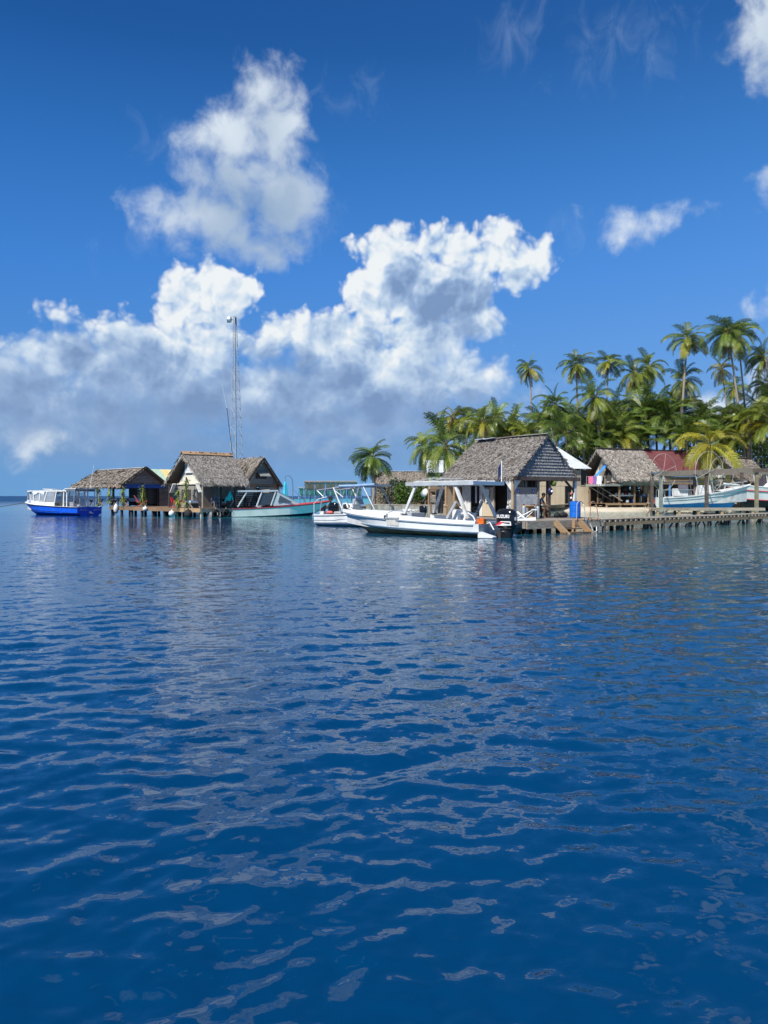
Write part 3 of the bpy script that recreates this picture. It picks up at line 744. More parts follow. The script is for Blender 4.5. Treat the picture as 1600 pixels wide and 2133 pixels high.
# ---- open pavilion with thatched roof and blue posts
def pavilion():
    X0, Y0 = 0.35, 14.9; Wd, L = 4.3, 12.0
    t = thing('open_pavilion', 'long open pavilion with low thatched roof and blue posts', 'pavilion', lw(X0, Y0), TH_L)
    ez, rz_ = 2.85, 4.55; z0 = LZ
    e0, e1, r0, r1 = (-.35, -.35, ez - .12), (-.35, L, ez - .12), (Wd / 2, -.35, rz_), (Wd / 2, L - 1.6, rz_)
    f0, f1 = (Wd + .35, -.35, ez - .12), (Wd + .35, L, ez - .12)
    roof_slab(e0, e1, r1, r0).build('roof', M['under'], t)
    roof_slab(f0, f1, r1, r0).build('roof', M['under'], t)
    mb = MB(); mb.add([e1, f1, r1], [(0, 1, 2)]); mb.build('roof_hip', M['under'], t)
    rr = random.Random(5); mb = MB()
    thatch(mb, e0, e1, r0, r1, 4200, .55, .10, .75, .07, .05, rr)
    thatch(mb, f0, f1, r0, r1, 500, .6, .14, .5, .06, .05, rr)
    thatch(mb, e1, f1, r1, (r1[0], r1[1] + .01, r1[2]), 500, .5, .1, .6, .06, .05, rr)
    mb.build('thatch', M['thatch_flat2'], t, kind='stuff')
    MB().bar((Wd / 2, -.4, rz_ + .06), (Wd / 2, L - 1.5, rz_ + .06), .36, .05).build('ridge_cap', M['tin'], t)
    mb = MB(); fringe(mb, (-.4, 2.6, ez - .12), (-.4, L, ez - .12), 260, .14, .12, rr=rr); mb.build('eave_fringe', M['whitewood'], t, kind='stuff')
    mb = MB(); fringe(mb, (-.42, -.3, ez - .1), (-.42, 2.8, ez - .1), 90, .16, .10, rr=rr); mb.build('bunting', M['redcloth2'], t, kind='stuff')
    # gable: boards over a deep blue beam
    def sl(z):
        k = (z - ez) / (rz_ - ez - .1); return (k * .5, 1 - k * .5)
    clapboard(t, (0, -.02), (Wd, -.02), ez + .08, rz_ - .2, 7, M['wood_grey'], slopes=sl, name='gable_board')
    MB().bar((-.4, -.42, ez - .08), (Wd / 2, -.42, rz_ + .08), .06, .22).build('barge_board', M['wood_dark'], t)
    MB().bar((Wd + .4, -.42, ez - .08), (Wd / 2, -.42, rz_ + .08), .06, .22).build('barge_board', M['wood_dark'], t)
    MB().box((Wd / 2, -.06, ez - .1), (Wd + .2, .1, .38)).build('blue_beam', M['bluebeam'], t)
    for y in (0.05, 3.0, 6.0, 9.0, 11.6):
        MB().box((0.0, y, (z0 + ez) / 2 - .1), (.14, .14, ez - z0 - .15)).build('blue_post', M['bluepost'], t)
        MB().box((Wd, y + .02, (z0 + ez) / 2 - .1), (.14, .14, ez - z0 - .15)).build('post', M['wood_dark'], t)
    MB().box((0, L / 2, ez - .22), (.12, L - .4, .14)).build('eave_beam', M['bluebeam'], t)
    MB().box((Wd, L / 2, ez - .22), (.12, L - .4, .14)).build('eave_beam', M['wood_dark'], t)
    # back wall with window openings on to the sea, closed kitchen end
    clapboard(t, (Wd - .08, 0), (Wd - .08, 7.2), z0, ez - .3, 8, M['wood_dark'], holes=((.06, .28, z0 + .75, z0 + 1.75), (.36, .5, z0 + .75, z0 + 1.75), (.6, .82, z0 + .75, z0 + 1.75)), name='wall_board')
    for x, w in ((1.95, .22), (2.75, .3), (3.6, .2)):
        MB().box((x, -.02, (z0 + ez) / 2 - .1), (w * .4, .08, ez - z0 - .3)).build('gable_post', M['wood_dark'], t)
    MB().box((3.0, .35, (z0 + ez) / 2), (1.9, .05, 1.6)).build('dark_screen', M['greenglass'], t)
    clapboard(t, (Wd - .55, -.05), (Wd + .9, -.05), z0, ez - .25, 9, M['wood_grey2'], name='wall_board')
    # table with a patterned cloth, benches
    tb = thing('long_table', 'long table under a white and blue patterned cloth in the pavilion', 'table', lw(X0 + 2.2, Y0 + 2.2, z0), TH_L)
    MB().box((0, 1.5, .74), (.9, 6.4, .05)).build('tabletop', M['wood_brown'], tb)
    for y in (-1.4, 4.4):
        for x in (-.35, .35): MB().box((x, y, .36), (.08, .08, .72)).build('leg', M['wood_brown'], tb)
    cl = MB().box((0, 0, 0), (.96, 6.45, .02)); cl.box((-.48, 0, -.16), (.012, 6.45, .34)); cl.box((0, -3.22, -.16), (.96, .012, .34))
    c = cl.build('tablecloth', M['bluecloth'], None); c.location = lw(X0 + 2.2 + 0, Y0 + 3.7, z0 + .79); c.rotation_euler = (0, 0, TH_L)
    tag(c, 'white and blue patterned cloth hanging off the long pavilion table', 'tablecloth')
    for i, (yy, lab) in enumerate(((.9, 'brown picnic bench with crossed legs nearest the gable of the pavilion'), (6.6, 'brown picnic bench with crossed legs at the far end of the pavilion'))):
        b = thing('picnic_bench', lab, 'bench', lw(X0 + .75, Y0 + yy, z0), TH_L, 'picnic benches in the pavilion')
        MB().box((0, 1.3, .66), (.5, 3.0, .06)).build('seat', M['wood_brown'], b)
        for y in (0.1, 2.5):
            MB().bar((0, y - .4, .02), (0, y + .35, .62), .1).build('leg', M['wood_brown'], b)
            MB().bar((0, y + .4, .02), (0, y - .35, .62), .1).build('leg', M['wood_brown'], b)
    for i, (xx, yy, lab) in enumerate(((.9, 9.6, 'potted palm plant among the tables of the pavilion'),)):
        pass
M['thatch_flat2'] = mk('worn_flat_thatch', (0.205, 0.18, 0.155), (0.27, 0.24, 0.21), 0.9, 4, island=.38, c3=(.17, .145, .125))
M['wood_grey2'] = mk('grey_brown_clapboard', (0.13, 0.11, 0.095), (0.17, 0.145, 0.12), 0.8, 3, objrand=.15)
M['greenglass'] = mk('dark_shutter', (0.025, 0.04, 0.04), (.02, .03, .03), .4)
M['redcloth2'] = mk('red_white_bunting', (0.50, 0.06, 0.04), (.7, .6, .5), .8, 6, island=.4)
pavilion()

# ---- green and yellow sheet roof behind
def striped_shed():
    t = thing('striped_roof_shed', 'shed with a green and yellow striped sheet metal roof behind the pavilion', 'shed', (-24.6, 82, 0), R(38))
    ez, rz_ = 3.0, 4.75
    for i, mt in enumerate(('green', 'green', 'yellow', 'green', 'yellow', 'green')):
        x0 = -2.6 + i * 1.15; corrugated((x0, 0, ez), (x0 + 1.15, 0, ez), (x0, 3.0, rz_), (x0 + 1.15, 3.0, rz_), 5, .025).build('roof_sheet', M[mt], t)
        corrugated((x0, 6, ez), (x0 + 1.15, 6, ez), (x0, 3.0, rz_), (x0 + 1.15, 3.0, rz_), 5, .025).build('roof_sheet', M['green'], t)
    clapboard(t, (-2.4, .4), (4.1, .4), .8, 3.0, 8, M['wood_grey2'], name='wall_board')
    for x in (-2.3, 4.0):
        for y in (.5, 5.5): MB().box((x, y, 1.2), (.16, .16, 3.6)).build('post', M['wood_grey'], t)
striped_shed()

# ---- shaggy thatched hut with the cream gable
def aframe():
    t = thing('shaggy_hut', 'steep shaggy thatched hut with a cream gable on the left deck', 'hut', lw(.55, .6, 0), TH_L)
    Wd, L = 5.0, 4.3; z0 = LZ; ez, rz_ = 3.2, 5.4           # local: x along the ridge, y across (away to the left)
    e0, e1 = (-.5, -.55, ez - .2), (L - .25, -.55, ez - .2); r0, r1 = (-.5, Wd / 2, rz_), (L + .15, Wd / 2, rz_)
    f0, f1 = (-.5, Wd + .55, ez - .2), (L - .25, Wd + .55, ez - .2)
    # slightly swept slopes: the eave kicks out
    for a0, a1, nm in ((e0, e1, 1), (f0, f1, -1)):
        roof_slab(a0, a1, r1, r0, .12).build('roof', M['under'], t)
    rr = random.Random(9); mb = MB()
    thatch(mb, e0, e1, r0, r1, 8000, .70, .036, .30, .10, .18, rr, bias=.15)
    thatch(mb, f0, f1, r0, r1, 900, .75, .09, .30, .12, .18, rr)
    mb.build('thatch', M['thatch_shag'], t, kind='stuff')
    mb = MB(); fringe(mb, (-.55, -.62, ez - .12), (L - .2, -.62, ez - .12), 900, .42, .045, (0, -.5, 0), rr)
    fringe(mb, (-.55, -.5, ez - .05), (L - .2, -.5, ez + .05), 400, .40, .045, (0, -.7, 0), rr)
    fringe(mb, (-.55, Wd + .62, ez - .12), (L - .2, Wd + .62, ez - .12), 240, .42, .06, (0, .5, 0), rr)
    for (a, b) in ((e0, r0), (f0, r0)):
        fringe(mb, a, b, 260, .32, .05, (-.3, 0, 0), rr)
    fringe(mb, e1, r1, 160, .3, .05, (.3, 0, 0), rr)
    mb.build('thatch_fringe', M['thatch_pale'], t, kind='stuff')
    for i in range(3):
        xa, xb = -.58 + i * 1.68, 1.08 + i * 1.68
        for sd in (-1, 1): MB().prism([(xa, Wd / 2, rz_ + .20), (xb, Wd / 2, rz_ + .20), (xb, Wd / 2 + sd * .30, rz_ - .06), (xa, Wd / 2 + sd * .30, rz_ - .06)], (0, 0, .05)).build('ridge_board', M['wood_tan'], t)
    # gable wall, facing the left of the picture
    gz = 2.85
    MB().prism([(.25, .55, gz), (.25, Wd - .55, gz), (.25, Wd / 2, rz_ - .25)], (.06, 0, 0)).build('gable_wall', M['cream'], t)
    MB().bar((.20, .15, gz), (.20, Wd - .15, gz), .06, .12).build('gable_trim', M['cream'], t)
    MB().bar((-.42, -.5, ez - .25), (-.42, Wd / 2, rz_ - .12), .08, .2).build('barge_board', M['wood_dark'], t)
    MB().bar((-.42, Wd + .5, ez - .25), (-.42, Wd / 2, rz_ - .12), .08, .2).build('barge_board', M['wood_dark'], t)
    sg = thing('gable_sign', 'white two line sign board high on the cream gable', 'sign', tuple(t.matrix_basis @ V(.16, Wd / 2, 4.15)), TH_L)
    MB().box((0, 0, 0), (.05, 1.35, .72)).build('board', M['whitewood2'], sg)
    MB().box((-.02, 0, -.38), (.06, 1.45, .05)).build('ledge', M['wood_grey'], sg)
    # two faint lines of grey capitals, too worn to read: short strokes
    for ln, zz in ((7, .17), (6, -.15)):
        mb = MB(); rs = random.Random(ln)
        for k in range(ln):
            y = .48 - k * (.96 / (ln - 1))
            mb.box((-.03, y - .04, zz), (.006, .018, .20)); 
            if rs.random() < .8: mb.box((-.03, y + .035, zz), (.006, .018, .20))
            for dz in rs.sample((-.09, 0, .09), 2): mb.box((-.03, y, zz + dz), (.006, .07, .018))
        mb.build('lettering', M['signgrey'], sg)
    # walls under the roof: grey board room behind the porch
    MB().box((.32, Wd / 2 + .6, (z0 + gz) / 2), (.06, Wd - 1.9, gz - z0 - .06)).build('end_wall', M['greywall'], t)
    MB().box((.27, 3.2, 1.85), (.03, 1.6, 1.0)).build('window', M['dark'], t)
    MB().box((2.2, 1.55, (z0 + ez) / 2 - .05), (3.8, .06, ez - z0 - .1)).build('porch_wall', M['greywall'], t)
    for x, y, m_ in ((-.2, -.3, 'wood_pale'), (1.55, -.35, 'wood_dark'), (2.9, -.35, 'wood_dark'), (3.9, -.3, 'wood_dark'), (-.25, Wd + .2, 'wood_dark')):
        mb = MB(); mb.tube([(x, y, z0), (x, y, ez + .1)], .075, 7); mb.build('post', M[m_], t)
    MB().bar((-.2, .6, gz), (-.2, .05, 2.1), .08, .3, up=(1, 0, 0)).build('bracket', M['whitewood'], t)
    MB().bar((-.2, Wd - .6, gz), (-.2, Wd - .05, 2.1), .08, .3, up=(1, 0, 0)).build('bracket', M['whitewood'], t)
    ld = thing('wooden_ladder', 'dark wooden ladder leaning on the porch of the shaggy hut', 'ladder', lw(.55 + .8, .25, z0), TH_L)
    for y in (0, .5): MB().bar((y, -.1, 0), (y * .8 + .3, .25, 2.0), .06).build('rail', M['wood_grey'], ld)
    for k in range(6): MB().bar((.03 + k * .05, -.1 + k * .06, .25 + k * .33), (.50 + k * .03, -.1 + k * .06, .25 + k * .33), .05).build('rung', M['wood_grey'], ld)
M['whitewood2'] = mk('white_sign_board', (.78, .79, .78), (.74, .75, .75), .6, 2)
aframe()

# ---- brown timber house with the grey gable
def timber_house():
    t = thing('timber_house', 'brown clapboard house with a thatched roof and a grey gable', 'house', (-12.6, 69.0, 0), R(42))
    Wd, L = 3.75, 5.2; z0 = LZ; ez, rz_ = 2.92, 5.25; ov = .5
    e0, e1, r0, r1 = (-.2, -ov, ez - .2), (-.2, L, ez - .2), (Wd / 2, -ov, rz_), (Wd / 2, L, rz_)
    f0, f1 = (Wd + .12, -ov, ez - .2), (Wd + .12, L, ez - .2)
    for a0, a1 in ((e0, e1), (f0, f1)): roof_slab(a0, a1, r1, r0, .1).build('roof', M['under'], t)
    rr = random.Random(12); mb = MB(); thatch(mb, e0, e1, r0, r1, 1800, .6, .07, .2, .05, .06, rr); thatch(mb, f0, f1, r0, r1, 700, .6, .09, .2, .06, .06, rr)
    fringe(mb, f0, r0, 110, .22, .05, (0, -.2, 0), rr); fringe(mb, e0, r0, 110, .22, .05, (0, -.2, 0), rr)
    mb.build('thatch', M['thatch_flat2'], t, kind='stuff')
    MB().bar((-.22, -ov, ez - .28), (Wd / 2, -ov, rz_ - .05), .06, .2).build('barge_board', M['wood_dark'], t)
    MB().bar((Wd + .14, -ov, ez - .28), (Wd / 2, -ov, rz_ - .05), .06, .2).build('barge_board', M['wood_dark'], t)
    MB().prism([(0.02, -.03, ez), (Wd - .02, -.03, ez), (Wd / 2, -.03, rz_ - .15)], (0, .06, 0)).build('gable_wall', M['greywall2'], t)
    MB().box((Wd / 2, -.06, ez), (Wd + .06, .06, .10)).build('gable_trim', M['greywall2'], t)
    clapboard(t, (0, 0), (Wd, 0), z0, ez - .05, 12, M['brownwall'], holes=((.36, .66, 1.75, 2.55),), name='wall_board')
    clapboard(t, (0, L), (0, 0), z0, ez - .05, 12, M['wood_honey'], holes=((.45, .6, 1.6, 2.4),), name='wall_board')  # sunny side and shaded front of one timber: light put into the tones
    # upper hatch, propped open
    w = MB().box((1.85, -.075, 3.72), (1.15, .04, .72)).build('hatch_opening', M['dark'], t)
    MB().prism([(1.30, -.10, 4.08), (2.42, -.10, 4.08), (2.50, -.62, 3.62), (1.42, -.62, 3.62)], (0, 0, .04)).build('hatch_flap', M['greywall2'], t)
    MB().box((1.96, -.64, 3.61), (1.1, .05, .06)).build('flap_edge', M['whitewood'], t)
    MB().box((2.05, .1, 2.15), (1.2, .04, .78)).build('window_opening', M['dark'], t)
    MB().prism([(1.45, -.06, 2.62), (2.65, -.06, 2.62), (2.95, -.66, 1.98), (1.85, -.66, 1.98)], (0, 0, .04)).build('shutter', M['wood_pale'], t)
    MB().box((2.05, -.08, 2.68), (1.3, .06, .06)).build('window_sill', M['wood_dark'], t)
    MB().box((-.05, 3.1, 2.05), (.05, .7, .75)).build('window', M['yellow'], t)
    MB().box((Wd - .03, -.05, (z0 + ez) / 2), (.12, .08, ez - z0)).build('corner_board', M['wood_brown'], t)
    mb = MB(); mb.bar((Wd + .12, -.1, z0), (Wd + .12, -.1, 2.6), .05); mb.build('downpipe', M['whitewood'], t)
M['greywall2'] = mk('grey_green_gable', (0.235, 0.235, 0.21), (.26, .26, .235), .8, 1.5)
timber_house()

M['mastgrey'] = mk('weathered_mast_steel', (.42, .45, .48), (.34, .37, .40), .55, 4)
# ---- lattice mast with drum antenna, and the whip aerial
def mast():
    t = thing('lattice_mast', 'tall tapering steel lattice mast behind the left huts', 'mast', (-18.3, 95.0, 0.3))
    H = 23.6
    def leg(k, z):
        f = z / H; sc = 1 - .83 * f
        base = [(-.82, .1), (.25, -.95), (1.0, .75)][k]
        return Vector((base[0] * sc - .12 * f, base[1] * sc, z))
    for k in range(3): MB().tube([leg(k, 0), leg(k, H)], .044, 5).build('leg', M['mastgrey'], t)
    N_ = 21
    for i in range(1, N_ + 1):
        z = H * i / N_; mb = MB()
        for k in range(3): mb.tube([leg(k, z), leg((k + 1) % 3, z)], .017, 4)
        mb.build('ring_brace', M['mastgrey'], t)
        z2 = H * (i - 1) / N_; mb = MB()
        for k in range(3): mb.tube([leg((k + (i % 2)) % 3, z2), leg((k + 1 - (i % 2)) % 3, z)], .012, 4)
        mb.build('diagonal_brace', M['mastgrey'], t)
    mb = MB(); mb.tube([leg(1, 0) + V(.1, 0, 0), leg(1, H) + V(.05, 0, 0)], .028, 4); mb.build('cable', M['ropedark'], t)
    mb = MB(); mb.lathe([(.05, -.42), (.40, -.36), (.42, .0), (.30, .14), (.02, .2)], 16, (-.55, 0, 0), 'x'); a = mb.build('drum_antenna', M['tin'], t, loc=(-.1, 0, H - .35))
    mb = MB(); mb.lathe([(.43, -.36), (.43, -.30)], 16, (-.55, 0, 0), 'x'); mb.build('rim', M['galv'], a)
    MB().bar((-.5, 0, 0), (.1, 0, 0), .10).build('bracket', M['galv'], a)
    MB().box((.12, 0, -.1), (.12, .12, .9)).build('mount_pipe', M['galv'], a)
    w = thing('whip_aerial', 'thin slanting whip aerial beside the lattice mast', 'aerial', (-17.9, 92.0, 5.0))
    MB().tube([(0, 0, 0), (-.85, 0, 7.2)], .035, 5).build('lower_pole', M['black'], w)
    MB().tube([(-.85, 0, 7.2), (-1.45, 0, 10.2)], .018, 4).build('upper_rod', M['white'], w)
    for z in (5.2, 7.2): MB().box((-.85 * z / 7.2, 0, z), (.10, .10, .12)).build('joint', M['black'], w)
    MB().bar((-.6, -.3, .6), (1.2, .2, 1.1), .07).build('stay_bar', M['galv'], w)
mast()

# ---- fenders, chairs and clutter on the left deck
def ldz(x, y): return lw(x, y, LZ)
for (x, y, z, r, sq, mt, lab) in ((-.28, 4.3, .28, .27, (1, 1, 1.0), 'white', 'white ball fender hanging from the left deck near its corner'),
                              (-.25, 9.2, .62, .24, (1, 1, .9), 'white', 'white ball fender lying on the deck edge midway to the pavilion'),
                              (-.28, 15.1, .55, .24, (1, 1, 2.0), 'white', 'long white cylinder fender on the deck edge by the blue boat'),
                              (-.3, 1.5, .30, .33, (1, 1.15, 1.2), 'rubber', 'black fender hanging from the deck corner in front of the shaggy hut')):
    o = thing('fender', lab, 'fender', lw(x, y, z), TH_L, 'fenders along the left deck')
    MB().ball((0, 0, 0), r, 14, sq).build('body', M[mt], o, smooth=True)
    MB().lathe([(.06, r * sq[2] - .03), (.05, r * sq[2] + .08)], 8).build('eye', M[mt], o)
    MB().tube([(0, 0, r * sq[2]), (.12, 0, max(r * sq[2] + .25, .52))], .018, 4).build('rope', M['rope'], o)
for i, (x, y) in enumerate(((1.3, -.22), (2.3, -.22))):
    o = thing('tyre', ('black tyre fender hung under the dark side of the left deck near its corner', 'black tyre fender hung under the dark side of the left deck by the motor')[i], 'tyre', lw(x, y, .32), TH_L, 'tyre fenders')
    mb = MB(); n = 14
    ring = [[(( .30 + .10 * math.cos(b)) * math.cos(a), .10 * math.sin(b), (.30 + .10 * math.cos(b)) * math.sin(a)) for b in np.linspace(0, 2 * PI, 7)[:-1]] for a in np.linspace(0, 2 * PI, n + 1)]
    mb.loft(ring, closed=True); mb.build('rubber_ring', M['rubber'], o, smooth=True); MB().tube([(0, -.02, .3), (0, .12, .55)], .02, 4).build('rope', M['rope'], o)
def chair(name, lab, loc, rz, mat, kind='plastic', group=None):
    t = thing(name, lab, 'chair', loc, rz, group)
    if kind == 'lounge':
        MB().bar((0, -.35, .32), (0, .3, .40), .5, .05).build('seat', mat, t); MB().bar((0, .28, .34), (0, .72, 1.05), .5, .05).build('backrest', mat, t)
        for x in (-.28, .28):
            MB().bar((x, -.42, .02), (x, .62, .58), .05).build('leg', mat, t); MB().bar((x, .5, .02), (x, -.4, .52), .05).build('leg', mat, t)
            MB().bar((x, -.45, .54), (x, .5, .58), .08, .03).build('armrest', mat, t)
    else:
        MB().box((0, 0, .44), (.46, .46, .04)).build('seat', mat, t); MB().prism([(-.23, .23, .46), (.23, .23, .46), (.20, .33, .92), (-.20, .33, .92)], (0, .03, 0)).build('backrest', mat, t)
        for x in (-.21, .21):
            for y in (-.21, .21): MB().bar((x, y, .43), (x * 1.15, y * 1.2, 0), .045).build('leg', mat, t)
            MB().bar((x, -.2, .66), (x, .26, .68), .05, .03).build('armrest', mat, t)
            MB().bar((x, -.2, .44), (x, -.2, .66), .04).build('arm_post', mat, t)
    return t
chair('red_chair', 'red slatted chair on the deck beside the gable of the pavilion', lw(.55, 11.4, LZ), TH_L + 1.2, M['pink'], 'lounge')
chair('red_chair', 'faded red folding lounge chair left of the shaggy hut', lw(.75, 5.0, LZ), TH_L - 1.9, M['pink'], 'lounge')
chair('round_chair', 'orange red chair partly behind the leafy post of the shaggy hut', lw(.9, 5.9, LZ), TH_L + 1.6, M['redplastic'])
chair('grey_chair', 'grey purple plastic chair under the eave of the shaggy hut', lw(1.5, .45, LZ), TH_L - .5, M['greyplastic'])
chair('grey_chair', 'grey purple plastic chair turned to the wall on the porch', lw(2.1, .9, LZ), TH_L + 2.6, M['greyplastic'])
chair('red_chair', 'dark red chair against the honey coloured clapboard wall', lw(5.6, 1.5, LZ), TH_L + .3, M['redcloth'])
b = thing('day_bed', 'low wooden day bed on the porch corner of the shaggy hut', 'bed', lw(.45, 2.0, LZ), TH_L)
MB().box((0, .6, .42), (.8, 2.0, .06)).build('frame', M['wood_grey'], b)
for y in (-.3, 1.5):
    MB().bar((-.36, y - .25, 0), (-.36, y + .35, .4), .07).build('leg', M['wood_grey'], b); MB().bar((.36, y - .25, 0), (.36, y + .35, .4), .07).build('leg', M['wood_grey'], b)
for i, (y, mt, lab, sz) in enumerate(((.35, 'bluecloth', 'blue and white patterned cushion on the day bed', (.7, 1.1, .16)), (1.1, 'redcloth', 'dark red cushion on the day bed', (.74, .7, .14)))):
    o = MB().box((0, 0, 0), sz).build('cushion', M[mt], None); o.location = lw(.45, 2.0 + y, LZ + .53 + .0 * i); o.rotation_euler = (0, .05, TH_L); tag(o, lab, 'cushion')
o = thing('turquoise_jacket', 'bright teal jacket draped over a rail by the black outboard', 'jacket', lw(2.8, .2, LZ), TH_L)
MB().prism([(-.16, 0, .62), (.20, 0, .60), (.30, 0, 1.12), (.16, 0, 1.42), (-.02, 0, 1.15)], (0, .14, 0)).build('body', M['teal'], o)
MB().bar((.25, .05, 1.15), (.42, .05, .66), .12).build('sleeve', M['teal'], o); MB().bar((-.12, .05, .95), (-.34, .05, .55), .12).build('sleeve', M['teal'], o)
rl = thing('deck_railing', 'dark wooden railing along the deck behind the red boat', 'railing', lw(3.4, .15, LZ), TH_L)
for k in range(5): MB().box((k * 1.1, 0, .5), (.07, .07, 1.0)).build('post', M['wood_dark'], rl)
for z in (.5, .98): MB().box((2.2, 0, z), (4.5, .05, .06)).build('rail', M['wood_dark'], rl)
# leafy posts: young coconut leaves tied to uprights
def leafy_post(lab, loc, H, seed):
    t = thing('leafy_post', lab, 'post', loc, 0, 'posts wrapped in green palm leaves')
    MB().tube([(0, 0, 0), (.02, 0, H)], .055, 7).build('pole', M['wood_pale'], t)
    rs = random.Random(seed); mb = MB()
    for i in range(90):
        z = rs.uniform(.25, H); a = rs.uniform(0, 2 * PI); l = rs.uniform(.3, .65); d = Vector((math.cos(a) * .7, math.sin(a) * .7, rs.uniform(-.9, .6))).normalized()
        p = Vector((0, 0, z)); w = d.cross(Vector((0, 0, 1))).normalized() * .04
        q = p + d * l * .6; e = p + d * l + V(0, 0, -.18)
        mb.add([p - w, p + w, q + w, q - w, e], [(0, 1, 2, 3), (3, 2, 4)])
    mb.build('leaves', M['leafypost'], t, kind='stuff')
M['leafypost'] = mk('yellow_green_leaf', (.22, .27, .035), (.13, .20, .03), .5, 2, island=.4, trans=.2)
for i, (x, y, H, lab) in enumerate(((-.05, 19.6, 1.95, 'leaf wrapped post farthest left, beyond the stern of the blue boat'), (-.05, 17.0, 1.95, 'leaf wrapped post between the first two blue posts of the pavilion'),
                                    (-.05, 14.2, 2.0, 'leaf wrapped post beside the near blue corner post of the pavilion'), (.25, 10.7, 2.0, 'leaf wrapped post standing in front of the pavilion gable'),
                                    (-.05, 3.6, 1.5, 'leafy green post left of the red lounge chair'), (-.05, 2.3, 2.6, 'tall thin leaf wrapped pole in front of the cream gable'))):
    leafy_post(lab, lw(x, y, LZ if y < 17.2 else .0), H if y < 17.2 else 2.7, 40 + i)
# closed turquoise umbrella on a curved cantilever arm
u = thing('closed_umbrella', 'closed turquoise cantilever umbrella on a dark curved arm right of the timber house', 'umbrella', at(601, 78, .75)); u.scale = (1.15, 1.15, 1.15)
MB().tube([(0.38, 0, 0), (.38, 0, 1.9), (.30, 0, 2.45), (.02, 0, 2.72), (-.20, 0, 2.72), (-.28, 0, 2.6)], .045, 6).build('arm', M['steelblue'], u)
mb = MB(); n = 12; prof = [(.05, 2.2), (.12, 1.95), (.17, 1.3), (.24, .65), (.26, .42)]
secs = [[(-.28 + r * (1 + .25 * (k % 2)) * math.cos(2 * PI * k / n), r * (1 + .25 * (k % 2)) * math.sin(2 * PI * k / n), z) for k in range(n)] for r, z in prof]
mb.loft(secs, closed=True); mb.build('canopy', M['turq'], u)
MB().tube([(-.28, 0, .25), (-.28, 0, 2.6)], .025, 5).build('shaft', M['steelblue'], u)
MB().box((.38, 0, .05), (.8, .8, .1)).build('base', M['concrete'], u)
MB().tube([(.38, 0, 1.5), (1.6, 0, .3)], .012, 4).build('stay', M['ropedark'], u)
pj = thing('side_deck', 'small low plank deck carrying the closed umbrella', 'deck', at(600, 78, 0), R(20))
for k in range(8): MB().box((-1.5 + k * .42, 0, .70), (.4, 2.2, .06)).build('deck_plank', M['wood_grey'], pj)
for x in (-1.4, 1.4):
    for y in (-.9, .9): MB().box((x, y, .1), (.14, .14, 1.2)).build('post', M['pile'], pj)
for k in range(3): MB().box((-1.4 + k * 1.4, -1.05, 1.1), (.06, .06, .8)).build('rail_post', M['steelblue'], pj)
MB().box((0, -1.05, 1.48), (2.9, .05, .05)).build('rail', M['steelblue'], pj)
# solar panel frames
def solar(lab, loc, rz, n, wd, group):
    t = thing('solar_frame', lab, 'solar panels', loc, rz, group)
    for i in range(n):
        x = i * wd
        MB().prism([(x + .02, 0, 1.95), (x + wd - .02, 0, 1.95), (x + wd - .02, -1.25, 2.85), (x + .02, -1.25, 2.85)][::-1], (0, .0, .035)).build('panel', M['panel'], t)
        MB().prism([(x + .03, .0, 1.989), (x + wd - .03, .0, 1.989), (x + wd - .03, -1.25, 2.889), (x + .03, -1.25, 2.889)], (0, 0, .006)).build('panel_face', M['panelface'], t)
        MB().bar((x + wd / 2, .05, 1.86), (x + wd / 2, -1.2, 2.76), .05, .08).build('rafter', M['galv'], t)
    for i in range(0, n + 1, 1):
        MB().bar((i * wd, -1.0, .0), (i * wd, -1.0, 2.62), .08).build('post', M['steelblue'] if i % 2 else M['bluepost'], t)
        MB().bar((i * wd, -.15, .0), (i * wd, -.15, 2.02), .08).build('post', M['steelblue'], t)
    MB().bar((0, -1.0, 2.62), (n * wd, -1.0, 2.62), .08).build('purlin', M['galv'], t); MB().bar((0, -.15, 2.0), (n * wd, -.15, 2.0), .08).build('purlin', M['galv'], t)
solar('nearer row of tilted solar panels on blue posts over the jetty', (-8.2, 80.5, .45), R(-3), 5, 1.1, 'solar panel rows')
solar('farther lower row of tilted solar panels seen under the front row', (-9.3, 85.5, -.15), R(-3), 6, 1.15, 'solar panel rows')
for i, (px, d, z0, z1) in enumerate(((666, 82.5, .8, 2.6), (706, 82, .8, 2.5))):
    o = thing('globe_lamp', ('white globe lamp on a thin post left of the solar panels', 'white globe lamp on a thin post under the solar panels')[i], 'lamp', at(px, d, 0), 0, 'globe lamps on the jetty')
    MB().tube([(0, 0, -.2), (0, 0, z1)], .03, 5).build('post', M['black'], o); MB().ball((0, 0, z1), .16, 10).build('globe', M['white'], o, smooth=True)
o = thing('dark_motor', 'dark outboard motor standing on the jetty under the solar panels', 'motor', at(689, 80.0, .8))
MB().box((0, 0, .75), (.42, .55, .45)).build('cowl', M['rubber'], o); MB().box((0, 0, .35), (.16, .25, .6)).build('shaft', M['dark'], o); MB().box((0, .2, .05), (.6, .6, .1)).build('stand', M['wood_dark'], o)
